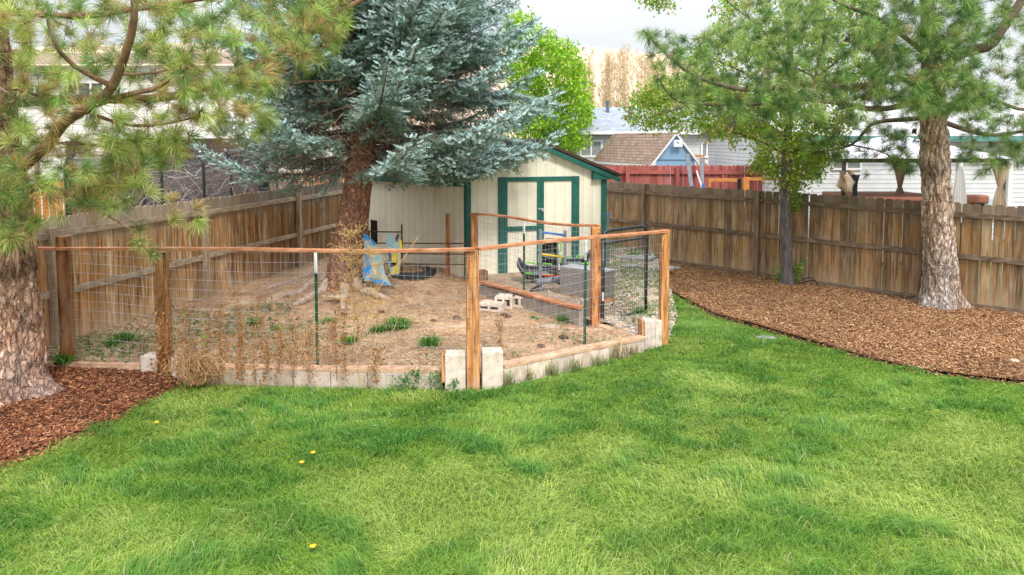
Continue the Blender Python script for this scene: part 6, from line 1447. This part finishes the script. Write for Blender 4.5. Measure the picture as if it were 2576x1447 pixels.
for sg, S0 in ((-1, L0), (1, R0)):
    a = S0+e*sg*ovh; za = ez-rs_*ovh
    p = [Vector(zf(a+f0, za)), Vector(zf(gm_+f0, zr)), Vector(zf(gm_+f1, zr)), Vector(zf(a+f1, za))]
    if sg < 0: uvquad(m, p[3], p[0], p[1], p[2])
    else: uvquad(m, p[0], p[3], p[2], p[1])
m.build('roof', sg_brown, bs_)
m = MB()
for sg, S0 in ((-1, L0), (1, R0)): a = S0+e*sg*ovh+f0-bu*.03; m.beam(zf(a, ez-rs_*ovh-.05), zf(gm_+f0-bu*.03, zr-.05), .03, .075)
a = L0-e*ovh; m.beam(zf(a+f0, ez-rs_*ovh-.07), zf(a+f1, ez-rs_*ovh-.07), .04, .11); m.build('fascia', M['white_paint'], bs_)
for cc_ in (R0*.97+L0*.03, L0*.97+R0*.03): m = MB(); m.box(zf(cc_-bu*.04, ez/2), .12, .05, ez); m.build('corner_trim', M['white_paint'], bs_)
c = A(1706, 361, 26.6); m = MB(); m.box((c[0], c[1]-.02, c[2]), .33, .04, .27, math.atan2(e[1], e[0])); m.build('vent_panel', M['white_paint'], bs_)
m = MB(); pz = ZAT(402, gm_); m.beam(zf(L0-bu*.01, pz), zf(R0-bu*.01, pz), .03, .03); m.build('seam', flat('blue_trim', (.12, .22, .33)), bs_)
# red fence
rngf = np.random.default_rng(5); RD = thing('picket_fence', 'brick red painted picket fence in front of the blue shed', 'fence', (5, 23, 0)); rp_ = mat('red_stain', [(.3, (.30, .075, .065)), (.7, (.46, .14, .12))], scale=(1, 1, .2), nscale=9, rough=.85, vcol=1)
Yr = 23.; ztp = ZAT(416, (0, Yr, 0)); P0 = np.array([XAT(1400, Yr), Yr+.3, 0]); P1 = np.array([XAT(2020, Yr), Yr-.4, 0]); m = MB(); pickets(m, P0, P1, 0, lambda t: ztp, .14, .006, .02, rngf, 1); m.build('picket_panel', rp_, RD)
for x in (1579, 1705, 1819, 1919): X_ = XAT(x, Yr-.1); boxw('post', X_-.06, X_+.06, Yr-.22, Yr-.10, 0, ztp-.02, rp_, RD)
for y in (434, 495): z = ZAT(y, (0, Yr, 0)); m = MB(); m.beam((P0[0], P0[1]-.05, z), (P1[0], P1[1]-.05, z), .05, .1); m.build('rail', rp_, RD)
# leaning boards and tools, planter frame
gp = flat('grey_weathered_board', (.22, .23, .27), var=.2)
for x0_, y0_, x1_, y1_, w, lb in ((1728, 388, 1756, 520, .13, 'long grey board leaning on the red fence, left one'), (1766, 400, 1766, 520, .12, 'upright grey board leaning on the red fence, right one')):
    a = A(x1_, y1_, 22.0); b2 = A(x0_, y0_, 22.5); a[2] = 0 if a[2] > 0 else a[2]; m = MB(); m.beam(a, b2, w, .05, up=(0, 1, 0)); tag(m.build('plank', gp), lb, 'board', 'grey boards leaning on the red fence')
m = MB(); m.tube([A(1752, 430, 22.2), A(1775, 500, 21.8)], .03, 6); tag(m.build('garden_tool', flat('pale_handle', (.75, .62, .55))), 'pale tool shaft leaning between the grey boards', 'garden tool')
m = MB(); m.tube([A(1769, 462, 21.9), A(1774, 500, 21.8)], .04, 6); tag(m.build('blue_tool', M['blue']), 'blue tool beside the pale tool shaft', 'garden tool')
m = MB(); or_ = flat('orange_timber', (.60, .24, .06), var=.2)
for a, b2 in (((1783, 453), (1858, 453)), ((1873, 450), (1960, 450))): m.beam(A(*a, 20.5), A(*b2, 20.5), .05, .09)
for x in (1876, ): m.beam(A(x, 520, 20.5), A(x, 448, 20.5), .16, .16, up=(0, 1, 0))
m.beam(A(1785, 520, 20.5), A(1785, 450, 20.5), .06, .06, up=(0, 1, 0)); tag(m.build('raised_planter', or_), 'orange timber garden frame in front of the red fence', 'planter frame')
m = MB(); m.tube([A(1860, 510, 20.3), A(1860, 450, 20.3)], .06, 8); tag(m.build('black_post', M['black_plastic']), 'black post beside the orange timber frame', 'post')
def chair(x, label):
    Yc = 30.; t = thing('wooden_chair', label, 'chair', A(x, 440, Yc), 'orange wooden chairs on the far deck'); X_ = XAT(x, Yc); zs = ZAT(414, (0, Yc, 0)); w = .4
    for sx in (-1, 1):
        for sy in (-1, 1): m = MB(); m.beam((X_+sx*w/2, Yc+sy*.18, zs-.45), (X_+sx*w/2*.9, Yc+sy*.18, zs+(.42 if sy > 0 else 0)), .045, .045, up=(0, 1, 0)); m.build('leg', or_, t)
    boxw('seat', X_-w/2-.02, X_+w/2+.02, Yc-.2, Yc+.2, zs, zs+.04, or_, t); m = MB()
    for k in range(5): m.beam((X_-.16+k*.08, Yc+.18, zs+.04), (X_-.16+k*.08, Yc+.18, zs+.38), .02, .02, up=(0, 1, 0))
    m.beam((X_-w/2, Yc+.18, zs+.38), (X_+w/2, Yc+.18, zs+.38), .03, .07); m.build('backrest', or_, t)
chair(1703, 'orange wooden chair on the far deck, left one'); chair(1734, 'orange wooden chair on the far deck, middle one'); chair(1764, 'orange wooden chair on the far deck, right one')
z = ZAT(434, (0, 30, 0)); dk = boxw('deck', XAT(1680, 30), XAT(1850, 30), 29, 33.5, 0.02, z, flat('deck_grey', (.3, .28, .26)), None); tag(dk, 'low wooden deck behind the red fence carrying orange chairs', 'deck')
# right house
Y = 20.; RH = thing('house', 'white lap sided house behind the right fence', 'house', (XAT(2300, Y), Y, 0)); x0, x1 = XAT(2006, Y), XAT(2950, Y); ze = ZAT(345, (0, Y-.5, 0))
boxw('wall', x0, x1, Y, Y+9, -.05, ze, sid_w, RH); m = MB(); uvquad(m, (x0-.4, Y-.5, ze), (x1+.4, Y-.5, ze), (x1+.4, Y+4.5, ze+1.25), (x0-.4, Y+4.5, ze+1.25)); uvquad(m, (x1+.4, Y+9.5, ze), (x0-.4, Y+9.5, ze), (x0-.4, Y+4.5, ze+1.25), (x1+.4, Y+4.5, ze+1.25)); m.build('roof', sg_pale, RH)
boxw('gutter', x0-.4, x1+.4, Y-.6, Y-.5, ze-.12, ze+.03, flat('teal_trim', (.10, .28, .26)), RH)
boxw('corner_trim', x0-.02, x0+.12, Y-.03, Y-.005, 0, ze, M['white_paint'], RH); window(RH, 2093, 2168, 375, 428, Y, True, 'blind', .06)
for x in (2415, 2541): X_ = XAT(x, Y); boxw('downspout', X_-.06, X_+.06, Y-.1, Y-.005, 0, ze-.12, M['white_paint'], RH)
X_ = XAT(2497, Y); boxw('meter_box', X_-.12, X_+.12, Y-.12, Y-.006, ZAT(526, (0, Y, 0)), ZAT(500, (0, Y, 0)), flat('pale_blue_box', (.45, .55, .60)), RH)
window(RH, 2650, 2760, 385, 440, Y, True, 'blind', .06)
# gazebo
ga, gb = 15.6, 18.2; GZ = thing('gazebo', 'brown framed gazebo with pale canopy behind the right fence', 'gazebo', (XAT(2330, 17), 17, 0)); br = flat('dark_brown_metal', (.07, .045, .035)); pw = flat('pale_canopy_fabric', (.66, .64, .72), var=.04)
zb_ = ZAT(404, (0, ga, 0)); FX0, FX1 = XAT(2125, ga), XAT(2528, ga); 
zb2 = zb_
cor = [(FX0, ga), (FX1, ga), (FX1, gb), (FX0, gb)]
for a in cor: m = MB(); m.box((a[0], a[1], zb_/2), .07, .07, zb_); m.build('post', br, GZ)
m = MB()
for i in range(4): a, b2 = cor[i], cor[(i+1) % 4]; m.beam((*a, zb_), (*b2, zb_), .06, .09)
m.build('beam', br, GZ); m = MB(); cx, cy = (FX0+FX1)/2, (ga+gb)/2; o_ = .15
for i in range(4):
    a, b2 = cor[i], cor[(i+1) % 4]; ex = lambda p: (p[0]+(o_ if p[0] > cx else -o_), p[1]+(o_ if p[1] > cy else -o_), zb_+.05); tpz = zb_+.55
    s_ = lambda p: (cx+(p[0]-cx)*.12, cy+(p[1]-cy)*.12, tpz); m.quad(ex(a), ex(b2), s_(b2), s_(a))
m.build('canopy', pw, GZ)
def curtain(x, Yc, ytop, ytie, ybot, wt, wb, label, mm, par=GZ):
    X_ = XAT(x, Yc); P = (0, Yc, 0); z1, z2, z3 = ZAT(ytop, P), ZAT(ytie, P), ZAT(ybot, P); n = 22; rows = []; V = []
    zs_ = list(np.linspace(z1, z2, 8))+list(np.linspace(z2, z3, 9))[1:]
    for z in zs_:
        w = wt+(.05-wt)*((z1-z)/(z1-z2))**.8 if z > z2 else .05+(wb-.05)*((z2-z)/(z2-z3+1e-6))**.6
        for i in range(n): u = i/(n-1)-.5; V.append((X_+u*2*w, Yc-.05-.035*math.sin(u*30)*(w/.2+.3), z))
    T = [(r*n+i, r*n+i+1, (r+1)*n+i+1, (r+1)*n+i) for r in range(len(zs_)-1) for i in range(n-1)]
    o = raw('curtain', V, T, mm, par, smooth=True); o['label'] = label; return o
be = mat('beige_curtain', [(.35, (.42, .30, .20)), (.65, (.66, .54, .42))], nscale=3, scale=(3, 1, .3), rough=.9); wh = flat('white_curtain', (.72, .70, .70), var=.06)
curtain(2265, 17.2, 410, 470, 560, .2, .2, 'beige curtain tied in the middle', be); curtain(2517, 15.5, 412, 470, 560, .24, .2, 'beige curtain at the right front post', be); curtain(2415, 15.45, 418, 424, 560, .05, .2, 'white hanging curtain beside the pine trunk', wh); curtain(2140, 15.5, 428, 437, 445, .12, .16, 'bunched beige curtain', be)
m = MB(); c = A(2130, 462, 15.45); 
stone('fabric_bundle', 2130, 640, (.19, .09, .19), 0, 'bundled beige and black gazebo curtain tied to the left post', be, cat='curtain bundle', seed=12); o = C.objects[-1]; o.location = (c[0], c[1], c[2])
curtain(2152, 15.44, 440, 462, 512, .10, .05, 'dark and beige strip hanging from the bunched curtain', flat('dark_curtain', (.06, .07, .09), var=.3)); curtain(2118, 15.43, 430, 448, 470, .05, .12, 'pale fold of the bunched curtain', be)
# hot tub
HT = thing('hot_tub', 'hot tub with red brown cover under the gazebo', 'hot tub', (XAT(2290, 16.4), 17, 0)); tub = flat('brown_red_cover', (.36, .14, .09), var=.1, nscale=3); X0, X1 = XAT(2168, 16.0), XAT(2404, 16.0); zt = ZAT(497, (0, 16, 0))
boxw('tub', X0+.05, X1-.05, 16.05, 17.95, 0, zt-.1, flat('tub_side', (.30, .24, .2)), HT); boxw('cover', X0, X1, 16.0, 18.0, zt-.1, zt, tub, HT, .03)
X0, X1 = XAT(2428, 16.2), XAT(2494, 16.2); z1 = ZAT(491, (0, 16.2, 0)); m = MB(); m.box(((X0+X1)/2, 16.3, z1-.1), X1-X0, .3, .2, .0); b2 = m.build('folded_cover', tub, bevel=.05); tag(b2, 'folded red brown tub cover right of the pine trunk', 'cover'); m = MB(); m.box(((X0+X1)/2, 16.35, (z1-.2)/2), X1-X0-.1, .2, z1-.2); m.build('stand', br, b2)
# left house and deck
Y = 24.; LH = thing('house', 'two storey pale sided house behind the left pine', 'house', (XAT(450, Y), Y, 0)); x0, x1 = XAT(-160, Y), XAT(838, Y); zt = ZAT(165, (0, Y, 0))
boxw('wall', x0, x1, Y, Y+9, 0, zt, sid_l, LH); m = MB(); uvquad(m, (x0-.5, Y-.5, zt), (x1+.5, Y-.5, zt), (x1+.5, Y+4.5, zt+1.0), (x0-.5, Y+4.5, zt+1.0)); m.build('roof', sg_brown, LH)
boxw('bay_wall', XAT(255, 22), XAT(377, 22), 22, Y-.002, 0, ZAT(350, (0, 22, 0)), sid_b, LH); boxw('corner_trim', XAT(371, 22), XAT(380, 22), 21.96, 21.998, 0, ZAT(350, (0, 22, 0)), M['white_paint'], LH)
boxw('patio_door', XAT(385, Y), XAT(470, Y), Y-.04, Y-.004, ZAT(480, (0, Y, 0)), ZAT(352, (0, Y, 0)), M['glass'], LH); boxw('patio_cover', XAT(230, 21), XAT(640, 21), 21, Y-.003, ZAT(348, (0, 21, 0)), ZAT(336, (0, 21, 0)), M['white_paint'], LH)
window(LH, 60, 130, 210, 270, Y); window(LH, 200, 270, 205, 255, Y); window(LH, 560, 620, 300, 350, Y, True, 'blind')
window(LH, 160, 225, 350, 400, Y)
DK = thing('deck', 'raised brown deck with railing and stair behind the vine tangle', 'deck', (XAT(420, 20), 20, 0)); dw = flat('brown_deck_wood', (.27, .17, .12), var=.2); P = (0, 20, 0)
zt = ZAT(392, P); zf_ = ZAT(452, P); X0, X1 = XAT(90, 20), XAT(517, 20); boxw('deck_floor', X0, X1, 20, Y-.01-.0, zf_-.2, zf_, dw, DK); m = MB(); m.beam((X0, 20, zt), (X1, 20, zt), .09, .05)
m.build('handrail', dw, DK)
for k in range(6): X_ = X0+(X1-X0)*k/5; m = MB(); m.box((X_, 20, (zf_+zt)/2), .09, .09, zt-zf_-.05); m.build('post', dw, DK)
m = MB()
for k in range(5): z = zf_+.1+k*(zt-zf_-.15)/5; m.tube([(X0, 20, z), (X1, 20, z)], .01, 4)
m.build('rail_wire', M['steel'], DK); m = MB(); e0 = A(520, 388, 20); e1 = A(604, 432, 20); m.beam(e0, e1, .06, .12)
for k in range(1, 6): p = e0+(e1-e0)*k/6; m.box((p[0], p[1], p[2]-.35), .05, .05, .7)
e0 = A(520, 450, 20); e1 = A(604, 494, 20); m.beam(e0, e1, .08, .25); m.build('stair_rail', dw, DK)
for x, w in ((120, 60), (185, 40)):
    pass
# cedar fence behind
rngc = np.random.default_rng(8); CF = thing('picket_fence', 'orange stained neighbour picket fence behind the net', 'fence', (-5, 17, 0)); P0 = np.array([XAT(40, 16.3), 16.3, 0]); P1 = np.array([XAT(900, 19.5), 19.5, 0]); z0_ = ZAT(462, P0); z1_ = ZAT(424, P1)
m = MB(); pickets(m, P0, P1, 0, lambda t: z0_+(z1_-z0_)*t, .135, .022, .02, rngc, -1); cfm = mat('orange_stained_pickets', [(.3, (.24, .07, .02)), (.5, (.50, .18, .05)), (.7, (.62, .27, .10))], scale=(1, 1, .25), nscale=6, rough=.8, vcol=1); m.build('picket_panel', cfm, CF)
for z in (.4, 1.6): m = MB(); m.beam((P0[0], P0[1]+.06, z), (P1[0], P1[1]+.06, z), .05, .09); m.build('rail', cfm, CF)
# trampoline enclosure
TR = thing('trampoline', 'round black trampoline net with bent padded poles behind the left fence', 'trampoline', (XAT(415, 15), 15, 0)); bk = flat('black_foam', (.022, .026, .032), rough=.7); cx = XAT(418, 14.9); cy = 14.9; Rr = (XAT(655, 14.9)-XAT(180, 14.9))/2
netm = flat('black_net', (.035, .04, .05), rough=.9, alpha=.46); V = []; n = 60; zt = ZAT(392, (0, 14, 0))
for i in range(n): a = 2*math.pi*i/n; V += [(cx+Rr*math.cos(a), cy+Rr*.55*math.sin(a), .9), (cx+Rr*math.cos(a), cy+Rr*.55*math.sin(a), zt-.06*math.cos(i*6.28/10))]
raw('net', V, [(2*i, 2*((i+1) % n), 2*((i+1) % n)+1, 2*i+1) for i in range(n)], netm, TR)
V2 = [(cx, cy, .88)]+[(cx+Rr*math.cos(2*math.pi*i/n), cy+Rr*.55*math.sin(2*math.pi*i/n), .88) for i in range(n)]; raw('jumping_mat', V2, [(0, 1+i, 1+(i+1) % n) for i in range(n)], bk, TR)
for k, a in enumerate((-.15, -.95, -1.35, -1.9, -2.5, -2.95, 1.1, 2.1)):
    x, y = cx+(Rr+.06)*math.cos(a), cy+(Rr+.06)*.56*math.sin(a); m = MB(); dx, dy = -math.cos(a)*.16, -math.sin(a)*.1; zz = zt+.02; m.tube([(x, y, 0), (x, y, zz-.25), (x+dx*.4, y+dy*.4, zz-.08), (x+dx, y+dy, zz+.04)], .032, 8); p_ = m.build('pole', bk, TR, smooth=True)
    m = MB(); m.tube([(x+dx, y+dy, zz+.04), (x+dx*1.25, y+dy*1.25, zz+.09)], .022, 8); m.build('pole_cap', M['steel'], p_)
m = MB(); X_ = XAT(663, 14.9); pts = [(X_-.02, 14.9, .9), (X_+.06, 14.9, zt+.1)]; m.box((X_, 14.9, (zt+.3)/2+.3), .22, .02, zt-.4); m.build('net_door', flat('net_door_cloth', (.05, .058, .075), rough=.9), TR)
m = MB(); X_ = XAT(695, 15.8); m.tube([(X_, 15.8, 0), (X_, 15.8, ZAT(395, (0, 15.8, 0)))], .03, 8); tag(m.build('black_post', bk), 'thin black post right of the trampoline net', 'post')
# bare vine tangle on the fence
def tangle():
    rng = np.random.default_rng(33); m = MB()
    for k in range(620):
        x = rng.uniform(300, 660); Yv = rng.uniform(15.9, 17.3); p = A(x, rng.uniform(425, 500), Yv); w = [p]; d = rng.normal(0, 1, 3)*np.array([1, .3, .5]); d /= np.linalg.norm(d)
        for i in range(9): d = d+rng.normal(0, .25, 3)*np.array([1, .3, 1])+np.array([0, 0, -.10]); d /= np.linalg.norm(d); w.append(w[-1]+d*.13)
        c = rng.uniform(.7, 1.3); m.cur = (c, c, c); m.tube(w, rng.uniform(.004, .009), 3, cap=False)
    for k in range(60):
        x = rng.uniform(665, 745); p = A(x, rng.uniform(450, 500), rng.uniform(15.5, 17)); w = [p]; d = rng.normal(0, 1, 3)*np.array([1, .3, .5]); d /= np.linalg.norm(d)
        for i in range(8): d = d+rng.normal(0, .25, 3)+np.array([0, 0, -.1]); d /= np.linalg.norm(d); w.append(w[-1]+d*.11)
        m.tube(w, .006, 3, cap=False)
    tag(m.build('bare_vine', flat('grey_vine_stems', (.55, .47, .42), var=.2, vcol=1)), 'tangle of bare grey vine stems draped over the neighbour fence', 'vine', kind=None)
tangle()

# ------------------------------------------------------------------ world, sun, camera
SE, SA = math.radians(48), math.radians(158)     # elevation; azimuth the light comes from, clockwise from +Y
w = bpy.data.worlds.new('World'); bpy.context.scene.world = w; w.use_nodes = True; nt = w.node_tree; N = nt.nodes; L = nt.links; N.clear()
out = N.new('ShaderNodeOutputWorld'); bg = N.new('ShaderNodeBackground'); sky = N.new('ShaderNodeTexSky'); sky.sky_type = 'NISHITA'; sky.sun_disc = False; sky.sun_elevation = SE; sky.sun_rotation = SA
tc = N.new('ShaderNodeTexCoord'); mp = N.new('ShaderNodeMapping'); mp.inputs['Scale'].default_value = (1, 1, 2.6); nz = N.new('ShaderNodeTexNoise'); nz.inputs['Scale'].default_value = 2.2; nz.inputs['Detail'].default_value = 6
L.new(tc.outputs['Generated'], mp.inputs[0]); L.new(mp.outputs[0], nz.inputs[0]); rp = N.new('ShaderNodeValToRGB'); rp.color_ramp.elements[0].position = .3; rp.color_ramp.elements[0].color = (5.9, 6.1, 6.7, 1); rp.color_ramp.elements[1].position = .68; rp.color_ramp.elements[1].color = (7.9, 8.0, 8.1, 1)
L.new(nz.outputs[0], rp.inputs[0]); mx = N.new('ShaderNodeMix'); mx.data_type = 'RGBA'; mx.inputs[0].default_value = .9; L.new(sky.outputs[0], mx.inputs[6]); L.new(rp.outputs[0], mx.inputs[7]); 
sx = N.new('ShaderNodeSeparateXYZ'); L.new(tc.outputs['Generated'], sx.inputs[0]); mr = N.new('ShaderNodeMapRange'); mr.inputs[1].default_value = .15; mr.inputs[2].default_value = .9; mr.inputs[3].default_value = 1.; mr.inputs[4].default_value = 2.7; L.new(sx.outputs[2], mr.inputs[0])
vm = N.new('ShaderNodeVectorMath'); vm.operation = 'SCALE'; L.new(mx.outputs[2], vm.inputs[0]); L.new(mr.outputs[0], vm.inputs['Scale']); L.new(vm.outputs[0], bg.inputs[0]); bg.inputs[1].default_value = .142; L.new(bg.outputs[0], out.inputs[0])
sd = bpy.data.lights.new('sun', 'SUN'); sd.energy = 2.9; sd.angle = math.radians(12); sd.color = (1, .95, .87); so = bpy.data.objects.new('sun', sd); C.objects.link(so); so.location = (0, -5, 20)
dirn = Vector((math.sin(SA)*math.cos(SE), math.cos(SA)*math.cos(SE), math.sin(SE))); so.rotation_euler = dirn.to_track_quat('Z', 'Y').to_euler()
cd = bpy.data.cameras.new('camera'); cam = bpy.data.objects.new('camera', cd); C.objects.link(cam); cam.location = (0, 0, H); cam.rotation_euler = (math.radians(90)-PT, 0, 0)
cd.sensor_width = 36; cd.sensor_fit = 'HORIZONTAL'; cd.lens = 36*F/2576; cd.shift_y = (YP-723.5)/2576; cd.clip_start = .05; cd.clip_end = 3000
sc = bpy.context.scene; sc.camera = cam; sc.view_settings.view_transform = 'Standard'; sc.view_settings.look = 'None'; sc.view_settings.exposure = 0
sc.render.resolution_x = 1024; sc.render.resolution_y = 575
try: sc.cycles.transparent_max_bounces = 16
except Exception: pass
